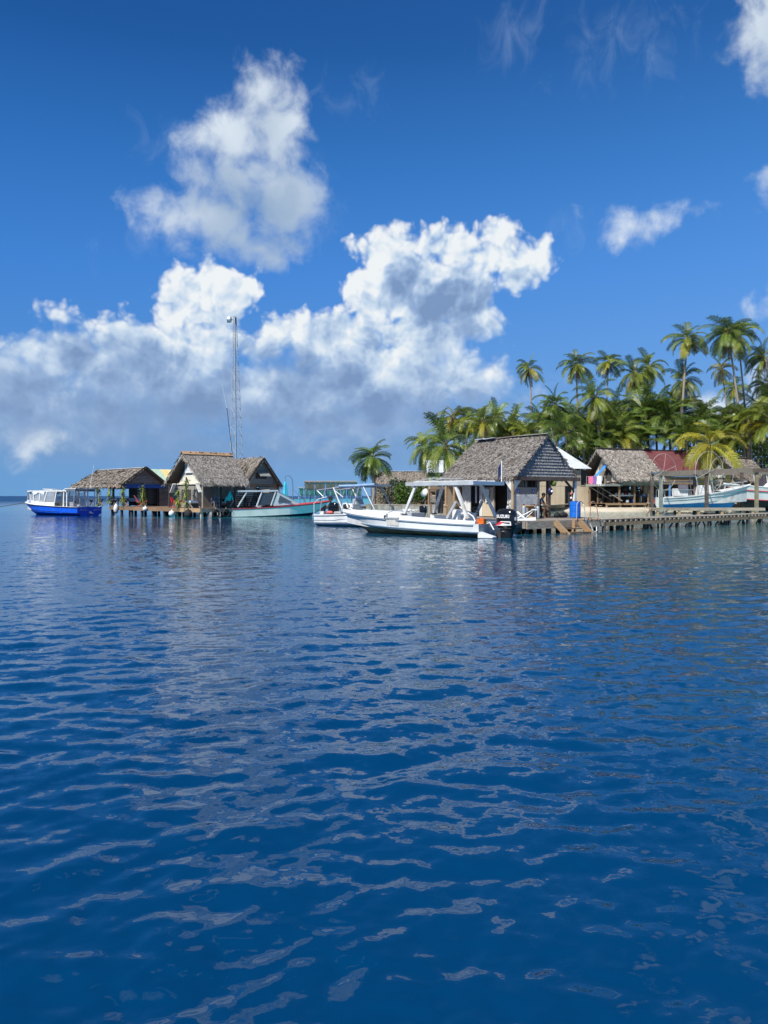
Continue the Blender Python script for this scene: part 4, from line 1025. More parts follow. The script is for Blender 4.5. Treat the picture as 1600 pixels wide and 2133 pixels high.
# ------------------------------------------------------------------ dive hut and what stands round it
def dw(x, y, z=0.0):
    a = rot2(x, y, TH_D); return Vector((DH.x + a[0], DH.y + a[1], z))
def dive_hut():
    t = thing('dive_hut', 'large dive hut with a wide grey brown thatched roof and a thatched gable', 'hut', DH, TH_D)
    Wd, L = 4.87, 5.75; z0 = DZ; ez, rz_ = 2.78, 5.05
    e0, e1, r0, r1 = (-.06, -.18, ez - .04), (-.06, L + .1, ez - .04), (Wd / 2, -.14, rz_), (Wd / 2, L - .25, rz_)
    f0, f1 = (Wd + .06, -.10, ez - .04), (Wd + .06, L + .1, ez - .04)
    for a0, a1 in ((e0, e1), (f0, f1)): roof_slab(a0, a1, r1, r0, .10).build('roof', M['under'], t)
    rr = random.Random(21); mb = MB()
    thatch(mb, e0, e1, r0, r1, 15000, .30, .036, .85, .08, .05, rr, taper=.35)
    thatch(mb, f0, f1, r0, r1, 1100, .4, .08, .7, .09, .05, rr)
    mb.build('thatch', M['thatch'], t, kind='stuff')
    mb = MB(); fringe(mb, e0, e1, 420, .17, .05, (-.4, 0, 0), rr); fringe(mb, e0, r0, 220, .14, .05, (0, -.25, 0), rr); fringe(mb, f0, r0, 200, .14, .05, (0, -.25, 0), rr)
    fringe(mb, e1, r1, 120, .16, .05, (0, .3, 0), rr)
    mb.build('thatch_fringe', M['thatch'], t, kind='stuff')
    # ridge: sheet pieces
    MB().bar((Wd / 2, -.35, rz_ + .09), (Wd / 2, 1.9, rz_ + .09), .42, .05).build('ridge_cap', M['ridge'], t)
    MB().bar((Wd / 2, 1.95, rz_ + .10), (Wd / 2, 3.6, rz_ + .06), .36, .05).build('ridge_cap', M['wood_grey'], t)
    for k in range(2): MB().bar((Wd / 2 - .12, 3.7 + k * .75, rz_ + .09), (Wd / 2 - .12, 4.5 + k * .75, rz_ + .05), .55, .03).build('ridge_sheet', M['tin'], t)
    MB().bar((Wd / 2 - .05, -.45, rz_ + .35), (Wd / 2 + .35, -.4, rz_ - .5), .05).build('gable_stick', M['wood_pale'], t)
    # gable clad in rows of thatch
    nr = 12
    for i in range(nr):
        za = ez + .06 + (rz_ - ez - .3) * i / nr; k0 = (za - ez) / (rz_ - ez); x0, x1 = k0 * Wd / 2 + .06, Wd - k0 * Wd / 2 - .06
        h = (rz_ - ez) / nr * 1.15
        k1 = min((za + h - ez) / (rz_ - ez), .985); y0, y1 = k1 * Wd / 2, Wd - k1 * Wd / 2
        m = MB().prism([(x0, -.115, za), (x1, -.115, za), (y1, -.03, za + h), (y0, -.03, za + h)], (0, .03, 0))
        n = int((x1 - x0) * 90)
        for q in range(n):
            x = rr.uniform(x0, x1); w = rr.uniform(.010, .022); l = h * rr.uniform(.55, .95); s_ = rr.gauss(0, .03)
            zt = za + l
            yt = -.115 + .085 * (l / h) - .012; yb = -.122 - rr.uniform(0, .014)
            m.add([(x - w, yt, zt), (x + w, yt, zt), (x + w * .5 + s_, yb, za - rr.uniform(.0, .07)), (x - w * .5 + s_, yb, za - rr.uniform(.0, .03))], [(0, 1, 2, 3)])
        ob = place(m.mesh('thatch_row', M['thatch_gable']), 'thatch_row', t)
    MB().prism([(0, -.02, ez), (Wd, -.02, ez), (Wd / 2, -.02, rz_ - .1)], (0, .05, 0)).build('gable_wall', M['under'], t)
    MB().box((Wd / 2, -.12, ez - .06), (Wd + .3, .12, .20)).build('tie_beam', M['wood_dark2'], t)
    MB().bar((-.02, -.2, ez - .06), (-.02, L, ez - .06), .12, .16).build('eave_beam', M['wood_dark2'], t)
    MB().bar((Wd, -.2, ez - .06), (Wd, L, ez - .06), .12, .16).build('eave_beam', M['wood_dark2'], t)
    # posts
    mb = MB(); mb.tube([(0, 0, z0), (.0, 0, ez - .1)], .085, 9); mb.build('corner_post', M['wood_post'], t)
    MB().box((Wd - .12, 0, (z0 + ez) / 2 - .05), (.17, .15, ez - z0 - .1)).build('corner_post', M['whitewood'], t)
    MB().box((2.66, .0, (z0 + ez) / 2 - .05), (.19, .17, ez - z0 - .1)).build('post', M['wood_dark2'], t)
    MB().box((1.87, .02, (z0 + ez) / 2 - .05), (.16, .12, ez - z0 - .1)).build('door_post', M['wood_grey'], t)
    for (sx, sy) in ((1, 0), (0, 1)):
        MB().prism([(.08 * sx, .08 * sy, ez - .16), (.58 * sx, .58 * sy, ez - .16), (.08 * sx, .08 * sy, ez - .72)], (-.04 * sy, -.04 * sx, 0)).build('bracket', M['whitewood'], t)
    MB().bar((Wd - .9, -.02, ez - .15), (Wd - .15, -.02, ez - .75), .09).build('brace', M['wood_dark2'], t)
    # lattice bay on the gable side
    def lattice(p0, p1, z_0, z_1, sp, name='lattice_panel'):
        p0, p1 = Vector(p0).to_3d(), Vector(p1).to_3d(); d = p1 - p0; Lx = d.length; d.normalize(); H = z_1 - z_0; nrm = Vector((d.y, -d.x, 0)); mb = MB(); w = .022
        for s_ in (1, -1):
            c = -H
            while c < Lx:
                pts = []
                x0, za = (c, 0) if s_ == 1 else (c, H)
                a0 = max(0, c); a1 = min(Lx, c + H)
                if a1 - a0 > .03:
                    b0 = (a0 - c) if s_ == 1 else H - (a0 - c); b1 = (a1 - c) if s_ == 1 else H - (a1 - c)
                    q0 = p0 + d * a0 + V(0, 0, z_0 + b0) + nrm * (.008 * s_ + .02); q1 = p0 + d * a1 + V(0, 0, z_0 + b1) + nrm * (.008 * s_ + .02)
                    mb.bar(q0, q1, .012, w * 2, up=tuple(Vector((0, 0, 1)).cross(nrm)))
                c += sp
        return mb.build(name, M['lattice'], t)
    lattice((.08, .02), (1.80, .02), z0 + .02, z0 + 1.25, .125)
    MB().box((.94, .03, z0 + 1.45), (1.74, .05, .36)).build('sign_board', M['beige2'], t)
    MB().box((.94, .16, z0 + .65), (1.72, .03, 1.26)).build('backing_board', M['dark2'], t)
    for x in (.42, 1.5): 
        MB().box((x, -.0, z0 + 1.44), (.2, .012, .17)).build('blue_sticker', M['sticker0'], t)
        mb = MB(); mb.prism([(x - .05, -.012, z0 + 1.40), (x + .05, -.012, z0 + 1.40), (x, -.012, z0 + 1.50)], (0, .004, 0)); mb.build('sticker_mark', M['lettering'], t)
    for k in range(6): MB().box((.15 + k * .33, .06, z0 + 1.86), (.03, .04, .44)).build('window_bar', M['wood_dark2'], t)
    for k in range(3): MB().box((.75 + k * .28, .35, z0 + 1.86), (.13, .02, .40)).build('bright_view_bar', M['greenpale'], t)  # pale bars put in for the bright view through the window
    MB().box((.94, .05, z0 + 2.08), (1.8, .05, .05)).build('window_head', M['wood_grey'], t)
    # front (left-facing) side: lattice board with notices, doorway, cupboard, clothes bay, white wall
    lattice((.87, 1.15), (.87, .1), z0 + .02, z0 + 1.6, .125)
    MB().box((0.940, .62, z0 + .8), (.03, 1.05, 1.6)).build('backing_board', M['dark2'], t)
    MB().box((0.820, .78, z0 + 1.1), (.02, .62, .55)).build('notice_board', M['whitewood2'], t)
    MB().box((0.815, .38, z0 + 1.3), (.02, .42, .66)).build('notice_board', M['lightgrey'], t)
    MB().box((0.870, .62, z0 + 1.86), (.04, 1.1, .5)).build('front_board', M['beige2'], t)
    MB().box((0.830, 1.17, (z0 + ez) / 2), (.08, .09, ez - z0 - .1)).build('door_post', M['whitewood'], t)
    MB().box((0.830, 2.28, (z0 + ez) / 2), (.08, .09, ez - z0 - .1)).build('door_post', M['wood_grey'], t)
    cz = z0 + .85
    MB().box((0.870, 2.78, cz), (.05, .92, 1.6)).build('cupboard_front', M['beige'], t)
    MB().box((0.910, 2.78, z0 + 1.9), (.02, .9, .42)).build('cupboard_window', M['dark2'], t)
    MB().box((0.840, 3.3, (z0 + ez) / 2), (.07, .14, ez - z0 - .1)).build('door_post', M['whitewood'], t)
    MB().box((0.870, 3.44, (z0 + ez) / 2), (.05, .12, ez - z0 - .1)).build('wall_strip', M['whitewood'], t)
    MB().box((0.870, 4.62, (z0 + ez) / 2), (.05, .72, ez - z0 - .1)).build('white_wall', M['whitewood'], t)
    MB().box((0.860, 3.9, z0 + 2.0), (.05, 1.0, .32)).build('white_lintel', M['whitewood'], t)
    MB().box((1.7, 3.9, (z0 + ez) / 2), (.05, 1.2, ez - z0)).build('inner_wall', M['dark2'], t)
    MB().box((2.2, L - .3, (z0 + ez) / 2 - .03), (4.4, .06, ez - z0 - .1)).build('end_wall', M['beige'], t)
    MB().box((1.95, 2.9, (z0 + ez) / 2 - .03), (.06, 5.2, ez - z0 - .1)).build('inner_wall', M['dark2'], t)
    MB().box((2.3, .75, z0 + 1.5), (.5, .05, 1.05)).build('inner_door', M['beige2'], t)
    MB().box((2.12, .70, z0 + 1.55), (.28, .03, .7)).build('door_window', M['dark2'], t)
    return t
M['ridge'] = mk('olive_ridge_cap', (.20, .22, .17), (.25, .26, .2), .7)
M['thatch_gable'] = mk('grey_gable_thatch', (.30, .305, .315), (.35, .355, .365), .9, 6, island=.12, c3=(.27, .275, .285))
M['wood_dark2'] = mk('dark_brown_beam', (.075, .055, .045), (.11, .085, .07), .8, 3, (1, 1, 1), objrand=.1)
M['wood_post'] = mk('pale_debarked_post', (.40, .32, .20), (.32, .25, .15), .8, 3, (1, 1, .6))
M['beige2'] = mk('dull_beige_board', (.34, .29, .24), (.30, .26, .21), .8, 2)
M['dark2'] = mk('dark_interior', (.045, .045, .05), (.065, .062, .06), .8, 2)  # near-black: the shade inside rooms and openings is put into the colour
M['sticker0'] = mk('blue_notice', (.03, .10, .5), None, .5)
M['greenpale'] = mk('pale_green_view', (.45, .50, .38), None, .7)
dive_hut()

# scuba tanks
def tank(): 
    t = thing('scuba_tank', '', 'scuba tank', (0, 0, 0), 0, 'grey scuba tanks in front of the lattice')
    MB().lathe([(.085, 0), (.092, .02), (.092, .54), (.08, .60), (.035, .64)], 12).build('cylinder', M['tank'], t, smooth=True)
    mb = MB(); mb.lathe([(.022, .63), (.022, .70)], 8); mb.box((0, 0, .71), (.09, .03, .035)); mb.build('valve', M['black'], t)
    return t
tk = tank()
spots = [(1.66, -.18, 'grey scuba tank at the right end of the row, by the dark doorway'), (1.42, -.16, 'grey scuba tank second from the dark doorway'), (1.20, -.18, 'grey scuba tank third from the dark doorway'),
         (.60, -.22, 'grey scuba tank behind the yellow drum of the spool table'), (.62, .62, 'grey scuba tank under the notice boards on the left side, nearer the corner post'), (.62, .98, 'grey scuba tank under the notice boards on the left side, nearer the doorway')]
for i, (x, y, lab) in enumerate(spots):
    o = tk if i == 0 else copy_tree(tk); o.location = dw(x, y, DZ); o['label'] = lab; o.scale = (1.05, 1.05, 1.0 + .04 * (i % 2))
# spool table
o = thing('spool_table', 'round tan table top on a yellowish drum in front of the corner post', 'table', dw(.28, -.95, DZ), TH_D)
MB().lathe([(.16, 0), (.17, .1), (.17, .60), (.16, .63)], 14, (.12, 0, 0)).build('drum', M['wood_tan'], o)
MB().lathe([(.5, .66), (.5, .71)], 18).build('tabletop', M['wood_tan'], o); MB().box((0, 0, .62), (.5, .1, .08)).build('bearer', M['wood_brown'], o)
M['drumtan'] = mk('x', (.46, .34, .17), None, .6); M['drumtan'].name = 'yellowed_drum'
o.children[0].data.materials[0] = M['drumtan']
# blue barrel
o = thing('blue_barrel', 'bright blue plastic barrel on the deck by the boarding ladder', 'barrel', dw(4.15, -.55, DZ))
MB().lathe([(.27, 0), (.29, .03), (.30, .25), (.285, .27), (.285, .30), (.30, .32), (.30, .58), (.285, .60), (.285, .63), (.30, .65), (.29, .86), (.26, .88)], 20).build('body', M['bluedrum'], o, smooth=False)
MB().lathe([(.275, .875), (.275, .90)], 20).build('lid', M['navy'], o)
# boarding ladder with two hoop rails
o = thing('boarding_ladder', 'boarding ladder with two thin hoop handrails at the deck edge', 'ladder', dw(2.05, -3.30, DZ), TH_D)
def hoop(x0, x1, H, dy=0.0):
    pts = [(x0, dy, -.05), (x0 + .03, dy, H * .75)] + [((x0 + x1) / 2 - (x1 - x0) / 2 * .92 * math.cos(a), dy, H * .78 + H * .22 * math.sin(a)) for a in np.linspace(.25, PI - .25, 7)] + [(x1 - .03, dy - .05, H * .75), (x1, dy - .15, -.05)]
    return MB().tube(pts, .022, 6)
hoop(-.95, -.42, .92).build('handrail', M['rusty_white'] if 'rusty_white' in M else M['galv'], o); hoop(.05, .52, .90).build('handrail', M['rust'], o)
for x in (-.95, -.42, .05, .52): MB().box((x, 0, .03), (.10, .16, .08)).build('foot_plate', M['rust'], o)
MB().tube([(-.05, -.1, -.2), (.12, -.15, -.62), (.38, -.15, -.58), (.42, -.1, -.36)], .03, 6).build('lower_rail', M['whitewood'], o)
# hanging wetsuits
def wetsuit(lab, loc, rz):
    t = thing('wetsuit', lab, 'wetsuit', loc, rz, 'wetsuits hanging at the left of the dive hut')
    mb = MB(); prof = [(.17, 1.42, .07), (.20, 1.30, .09), (.17, 1.05, .09), (.16, .85, .09)]
    mb.loft([[(math.cos(a) * r, math.sin(a) * d_, z) for a in np.linspace(0, 2 * PI, 9)[:-1]] for r, z, d_ in prof], closed=True); mb.build('torso', M['neoprene'], t)
    for s_ in (-1, 1):
        MB().tube([(s_ * .09, 0, .92), (s_ * .10, 0, .5), (s_ * .11, .01, .02)], [.085, .07, .05], 7).build('leg', M['neoprene'], t)
        MB().tube([(s_ * .18, 0, 1.36), (s_ * .23, 0, 1.05), (s_ * .23, .02, .72)], [.065, .055, .04], 6).build('sleeve', M['neoprene'], t)
    MB().tube([(-.15, 0, 1.46), (0, 0, 1.52), (.15, 0, 1.46)], .02, 5).build('hanger', M['wood_tan'], t)
    return t
wetsuit('black wetsuit hanging beside the tan post left of the dive hut', dw(-.25, 5.62, DZ + .15), R(10))
wetsuit('black wetsuit half hidden behind the tan post left of the dive hut', dw(.15, 6.05, DZ + .15), R(40))
for (x, y, r, lab) in ((-.3, 5.05, .07, 'thick tan timber post beside the hanging wetsuits'), (-.05, 4.62, .07, 'tan timber post at the left front of the dive hut wall')):
    o = thing('timber_post', lab, 'post', dw(x, y, DZ)); MB().tube([(0, 0, 0), (0, 0, 1.95)], r, 8).build('pole', M['wood_tan'], o); MB().box((0, 0, .62), (.22, .2, .07)).build('collar', M['wood_tan'], o)
dk = thing('clothes_rack', 'rack of dark clothes in the white bay of the dive hut', 'clothes rack', dw(1.15, 3.9, DZ), TH_D)
MB().bar((0, -.45, 1.75), (0, .45, 1.75), .03).build('rail', M['galv'], dk)
for k in range(6): MB().box((0, -.36 + k * .14, 1.2 + .05 * (k % 2)), (.3, .10, .95)).build('garment', M['neoprene'] if k % 3 else M['whitecloth'], dk)
o = thing('towel', 'grey white towel hanging on the beige cupboard of the dive hut', 'towel', dw(.80, 2.75, DZ + 1.0), TH_D)
MB().prism([(-.02, -.13, .55), (-.02, .16, .55), (-.03, .14, -.2), (-.03, -.10, -.1)], (-.02, 0, 0)).build('cloth', M['whitecloth'], o)
o = thing('hanging_helmet', 'yellow green round float hanging under the gable beam', 'float', dw(2.95, -.10, DZ + 1.86)); MB().ball((0, 0, 0), .17, 12, (1, .7, 1)).build('shell', M['yellowgreen'] if 'yellowgreen' in M else M['leafypost'], o, smooth=True); MB().tube([(0, 0, .15), (0, 0, .3)], .012, 4).build('cord', M['rope'], o)
o = thing('hanging_bag', 'dark blue bag hanging from the dark porch post', 'bag', dw(2.62, -.16, DZ + 1.42)); MB().ball((0, 0, 0), .2, 10, (.8, .6, 1.1)).build('body', M['navy'], o, smooth=True); MB().tube([(-.08, 0, .18), (0, 0, .42), (.08, 0, .18)], .015, 4).build('strap', M['black'], o)
MB().ball((.08, -.1, -.0), .07, 8).build('white_patch', M['white'], o)
o = thing('wooden_bench', 'plain wooden bench in the shade of the porch', 'bench', dw(2.35, .40, DZ), TH_D + R(8))
MB().box((0, 0, .44), (.95, .35, .05)).build('seat', M['wood_brown'], o)
for x in (-.4, .4):
    for y in (-.12, .12): MB().box((x, y, .21), (.06, .06, .42)).build('leg', M['wood_brown'], o)
for i, (x, y, sx, lab) in enumerate(((2.95, -.35, .3, 'small black dive bag on the deck beside the porch post'), (3.45, -.35, .5, 'flat black dive bag on the deck left of the blue barrel'))):
    o = thing('dive_bag', lab, 'bag', dw(x, y, DZ), TH_D, 'black dive bags on the deck'); MB().ball((0, 0, .14), .22, 10, (sx * 3, .8, .75)).build('body', M['rubber'], o, smooth=True); MB().tube([(-.1, 0, .28), (0, 0, .4), (.1, 0, .28)], .014, 4).build('handle', M['black'], o)

# person sitting on the bench, leaning forward
def person():
    t = thing('person', 'person in a blue shirt sitting on the porch bench, leaning forward', 'person', dw(2.18, .36, DZ), TH_D + R(-62))
    def skin(name, verts, edges, radii, mat, root=0, lv=2):
        me = bpy.data.meshes.new(name); me.from_pydata(verts, edges, []); me.materials.append(mat)
        o = bpy.data.objects.new(name, me); COL.objects.link(o); o.parent = t
        md = o.modifiers.new('skin', 'SKIN'); md.use_smooth_shade = True
        for i, r in enumerate(radii):
            me.skin_vertices[0].data[i].radius = (r, r) if not isinstance(r, tuple) else r
            me.skin_vertices[0].data[i].use_root = (i == root)
        sd = o.modifiers.new('sub', 'SUBSURF'); sd.levels = lv; sd.render_levels = lv
        return o
    # faces +x (local); pelvis on the seat at 0.5 m
    v = [(0, 0, .54), (.10, 0, .76), (.24, 0, .98), (.30, 0, 1.07), (.35, 0, 1.16), (.37, 0, 1.24),       # pelvis, waist, chest, neck, head
         (.21, .17, .96), (.36, .20, .76), (.55, .12, .66), (.61, .10, .64),                              # left arm
         (.21, -.17, .96), (.36, -.20, .76), (.55, -.12, .66), (.61, -.10, .64),
         (.04, .10, .52), (.44, .13, .52), (.40, .13, .10), (.41, .13, .04), (.54, .14, .035),            # left leg
         (.04, -.10, .52), (.44, -.13, .52), (.40, -.13, .10), (.41, -.13, .04), (.54, -.14, .035)]
    e = [(0, 1), (1, 2), (2, 3), (3, 4), (4, 5), (2, 6), (6, 7), (7, 8), (8, 9), (2, 10), (10, 11), (11, 12), (12, 13), (0, 14), (14, 15), (15, 16), (16, 17), (17, 18), (0, 19), (19, 20), (20, 21), (21, 22), (22, 23)]
    r = [.13, .12, .135, .055, .085, .095, .062, .045, .035, .03, .062, .045, .035, .03, .09, .065, .042, .04, .032, .09, .065, .042, .04, .032]
    body = skin('body', v, e, r, M['skin'])
    sh = skin('shirt', [(.0, 0, .60), (.10, 0, .78), (.235, 0, .98), (.21, .17, .965), (.30, .195, .85), (.21, -.17, .965), (.30, -.195, .85)], [(0, 1), (1, 2), (2, 3), (3, 4), (2, 5), (5, 6)], [.15, .145, .155, .085, .07, .085, .07], M['shirt'])
    st = skin('shorts', [(0, 0, .55), (.04, .10, .53), (.36, .13, .53), (.04, -.10, .53), (.36, -.13, .53)], [(0, 1), (1, 2), (0, 3), (3, 4)], [.145, .108, .09, .108, .09], M['shorts'])
    MB().ball((.355, 0, 1.255), .108, 12, (1.05, .92, .95)).build('hair', M['hair'], t, smooth=True)
    mb = MB(); mb.add([(.475, -.02, 1.20), (.475, .02, 1.20), (.51, 0, 1.175), (.47, 0, 1.23)], [(0, 1, 2), (0, 2, 3), (1, 3, 2)]); mb.build('nose', M['skin'], t)
    for s_ in (-1, 1):
        MB().ball((.462, s_ * .036, 1.228), .012, 6).build('eye', M['lettering'], t)
        MB().ball((.365, s_ * .098, 1.20), .026, 6, (.8, .4, 1.2)).build('ear', M['skin'], t)
        for k in range(5):
            y0 = s_ * .10 + (k - 2) * .018; l = (.055, .075, .082, .076, .060)[k]
            if k == 0: MB().tube([(.60, y0 - .005, .635), (.635, y0 - .02, .62), (.65, y0 - .025, .60)], [.011, .010, .008], 6).build('thumb', M['skin'], t)
            else: MB().tube([(.62, y0, .64), (.62 + l * .6, y0, .625), (.62 + l * .8, y0, .59)], [.010, .009, .007], 6).build('finger', M['skin'], t)
person()
# ------------------------------------------------------------------ the shore on the right and behind the dive hut
def beige_house():
    t = thing('beige_house', 'beige board house with a white sheet metal roof behind the dive hut', 'house', (20.0, 93.0, .35), R(17))
    # x along the wall, y away; ridge along x
    L, Dp = 5.6, 8.0; ez, rz_ = 4.75, 7.75; g0 = 0
    for i in range(5): corrugated((-2.5 + i * 1.62, -.4, ez), (-2.5 + (i + 1) * 1.62, -.4, ez), (-4.9 + i * 1.62, Dp / 2, rz_), (-4.9 + (i + 1) * 1.62, Dp / 2, rz_), 6, .04).build('roof_sheet', M['tin'], t)
    corrugated((-2.5, Dp + .4, ez), (5.6, Dp + .4, ez), (-4.9, Dp / 2, rz_), (3.2, Dp / 2, rz_), 26, .04).build('roof_sheet', M['tin'], t)
    def panels(x0, x1, z0, z1, n, mt, name='wall_panel', y=0.0):
        w = (x1 - x0) / n
        for i in range(n): MB().box((x0 + (i + .5) * w, y, (z0 + z1) / 2), (w - .02, .06, z1 - z0)).build(name, M[mt], t)
    panels(-1.8, 2.05, 0, 2.62, 6, 'beige'); panels(2.95, 5.35, 0, 2.62, 4, 'beige'); panels(-1.8, 3.1, 2.66, 4.6, 6, 'beige', y=-.02)
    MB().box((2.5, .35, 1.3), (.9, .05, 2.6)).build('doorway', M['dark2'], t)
    MB().box((2.06, .0, 1.3), (.08, .12, 2.6)).build('door_frame', M['wood_dark2'], t)
    MB().box((3.7, .05, 3.6), (1.15, .1, 2.0)).build('upper_wall', M['greywall'], t)
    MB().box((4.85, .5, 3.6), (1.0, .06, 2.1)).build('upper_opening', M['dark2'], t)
    MB().box((4.8, -.02, 2.72), (1.2, .1, .12)).build('sill', M['wood_grey'], t)
    MB().box((2.0, Dp / 2, 2.3), (6.6, .1, 4.5)).build('back_wall', M['greywall'], t)
    MB().box((5.33, Dp / 4, 1.3), (.06, Dp / 2, 2.6)).build('side_wall', M['beige'], t)
    s = thing('doorway_shelf', 'small dark shelf with red and white things in the beige house doorway', 'shelf', (20.0 + 2.65, 93.0 + .55, .35), R(17))
    for z in (.5, 1.05, 1.6): MB().box((0, 0, z), (.5, .3, .04)).build('shelf_board', M['dark'], s)
    MB().box((.25, 0, .9), (.03, .3, 1.7)).build('side', M['dark'], s)
    for i, (z, mt) in enumerate(((.7, 'redplastic'), (1.2, 'white'), (1.72, 'pink'))): MB().ball((.05, -.05, z), .14, 8, (1, 1, 1.2)).build('jug', M[mt], s)
beige_house()

def shore_hut():
    O = Vector((28.1, 92.0, .2)); rz0 = R(25)
    t = thing('shore_hut', 'two storey shore hut with a grey thatched roof over an open ground floor', 'hut', O, rz0)
    L, Wd = 6.6, 6.0; ez, rz_ = 3.95, 7.35; fz = 2.95
    e0, e1, r0, r1 = (-.6, -.5, ez - .3), (L + .25, -.5, ez - .3), (-.9, Wd / 2, rz_), (L - .2, Wd / 2, rz_)
    f0, f1 = (-.6, Wd + .6, ez - .3), (L + .25, Wd + .6, ez - .3)
    for a0, a1 in ((e0, e1), (f0, f1)): roof_slab(a0, a1, r1, r0, .12).build('roof', M['under'], t)
    rr = random.Random(33); mb = MB(); thatch(mb, e0, e1, r0, r1, 5200, .6, .075, .55, .12, .12, rr); thatch(mb, f0, f1, r0, r1, 700, .7, .1, .5, .1, .1, rr)
    mb.build('thatch', M['thatch_pale'], t, kind='stuff')
    mb = MB(); fringe(mb, e0, e1, 420, .45, .06, (0, -.3, 0), rr); fringe(mb, e0, r0, 220, .3, .06, (-.3, 0, 0), rr); fringe(mb, f0, r0, 260, .42, .07, (-.4, 0, 0), rr); fringe(mb, e1, r1, 150, .25, .06, (.2, 0, 0), rr)
    mb.build('thatch_fringe', M['thatch_pale'], t, kind='stuff')
    MB().bar((-.95, Wd / 2, rz_ + .12), (L, Wd / 2, rz_ + .12), .5, .08).build('ridge_cap', M['wood_dark2'], t)
    # upper floor
    MB().prism([(.35, .3, fz), (.35, Wd - .3, fz), (.35, Wd / 2, rz_ - .35)], (.06, 0, 0)).build('gable_wall', M['cream'], t)
    MB().box((L / 2 + .1, .0, fz + .38), (L - .1, .06, .78)).build('upper_wall', M['greywall3'], t)
    MB().box((L, Wd / 2, fz + .4), (.06, Wd - .4, .8)).build('upper_wall', M['greywall3'], t)
    MB().box((L / 2, Wd / 2, fz - .02), (L, Wd, .12)).build('floor_board', M['wood_grey'], t)
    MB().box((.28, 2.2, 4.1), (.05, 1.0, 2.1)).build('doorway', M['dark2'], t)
    MB().box((.22, 3.2, 4.25), (.05, 1.25, 2.2)).build('grey_screen', M['wood_grey'], t)
    MB().box((.2, 4.4, 3.9), (.05, .5, .6)).build('window_board', M['wood_tan'], t)
    # balcony on the gable side
    MB().box((-1.0, 1.55, fz - .06), (2.6, 3.3, .14)).build('balcony_floor', M['concretewood'], t)
    MB().box((-2.3, 1.55, fz - .06), (.1, 3.4, .26)).build('balcony_edge', M['concretewood'], t)
    MB().box((-1.0, -.15, fz - .06), (2.6, .1, .26)).build('balcony_edge', M['concretewood'], t)
    for y in (-.1, 3.15): MB().box((-2.28, y, fz + .5), (.08, .08, 1.1)).build('rail_post', M['wood_grey'], t)
    MB().bar((-2.28, -.1, fz + 1.0), (-2.28, 3.15, fz + 1.0), .05).build('rail', M['wood_grey'], t)
    MB().bar((-2.28, -.1, fz + 1.0), (-.1, -.1, fz + 1.0), .04).build('rail', M['wood_grey'], t)
    for y in (1.2, 2.9): MB().bar((-2.2, y, fz - .15), (.1, y - 1.6, 1.0), .12).build('brace', M['wood_grey'], t)
    for x in (0.05, 2.4, 4.6, L - .1):
        for y in (.05, 2.9, Wd - .1): MB().box((x, y, fz / 2 - .3), (.17, .17, fz + .5)).build('post', M['wood_brown'], t)
    MB().box((-2.0, 2.9, fz / 2 - .3), (.15, .15, fz + .5)).build('post', M['wood_brown'], t)
    MB().box((-1.2, 2.4, fz / 2 - .3), (.15, .15, fz + .5)).build('post', M['wood_brown'], t)
    # low platform under
    for k in range(6): MB().box((1.0, .2 + k * .55, .72), (6.2, .5, .06)).build('platform_board', M['wood_brown'], t)
    MB().box((1.0, -.12, .62), (6.3, .08, .22)).build('platform_beam', M['wood_tan'], t)
    for k in range(4): MB().box((5.2, .2 + k * .55, .72), (2.0, .5, .06)).build('platform_board', M['whitewood'], t)
    for x in (-1.9, .1, 2.0, 4.0, 6.0): MB().box((x, .0, .2), (.18, .18, .9)).build('pier', M['wood_pale'], t)
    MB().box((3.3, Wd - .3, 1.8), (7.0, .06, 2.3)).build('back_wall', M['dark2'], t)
    def hw(x, y, z=0): return Vector((O.x, O.y, O.z)) + Vector(rot2(x, y, rz0)).to_3d() + V(0, 0, z)
    tb = thing('work_table', 'white topped work table in the open ground floor of the shore hut', 'table', hw(1.1, .9, .75), rz0)
    MB().box((0, 0, .9), (3.1, .8, .16)).build('tabletop', M['whitewood'], tb)
    for x in (-1.4, 1.4):
        for y in (-.3, .3): MB().box((x, y, .42), (.08, .08, .84)).build('leg', M['wood_brown'], tb)
    sh = thing('blue_shelf', 'pale blue shelf table under the right end of the shore hut', 'table', hw(5.2, .9, .75), rz0)
    MB().box((0, 0, .85), (2.6, .7, .08)).build('tabletop', M['bluepost'], sh)
    for x in (-1.2, 1.25): MB().box((x, -.25, .4), (.12, .12, .82)).build('leg', M['whitewood'], sh)
    items = [(0.2, .8, 1.82, .16, 'whitecloth', 'white bowl on the work table near its left end', 'bowl'), (1.1, .7, 1.84, .15, 'tin', 'shiny metal pot on the work table', 'pot'), (1.7, .8, 1.86, .17, 'redplastic', 'red bucket on the work table', 'bucket'),
             (2.3, .8, 1.84, .16, 'white', 'white pot at the right end of the work table', 'pot'), (4.6, .8, 1.75, .18, 'lightgrey', 'grey pot on the pale blue shelf table', 'pot'), (5.7, .8, 1.72, .15, 'white', 'white jar on the pale blue shelf table', 'jar'),
             (5.9, .3, 1.02, .27, 'redplastic', 'red jerrycan under the pale blue shelf table', 'jerrycan'), (2.6, .5, 1.0, .25, 'bluedrum', 'blue tub on the platform of the shore hut', 'tub'), (1.6, .4, .98, .2, 'whitecloth', 'white sack on the platform of the shore hut', 'sack')]
    for (x, y, z, r, mt, lab, cat) in items:
        o = thing(cat, lab, cat, hw(x, y, z - r), rz0); MB().lathe([(r * .8, 0), (r, r * .3), (r * .95, r * 1.5), (r * .7, r * 1.7)], 10).build('body', M[mt], o)
        MB().tube([(-r * .5, 0, r * 1.7), (0, 0, r * 2.1), (r * .5, 0, r * 1.7)], .02, 4).build('handle', M['dark'], o)
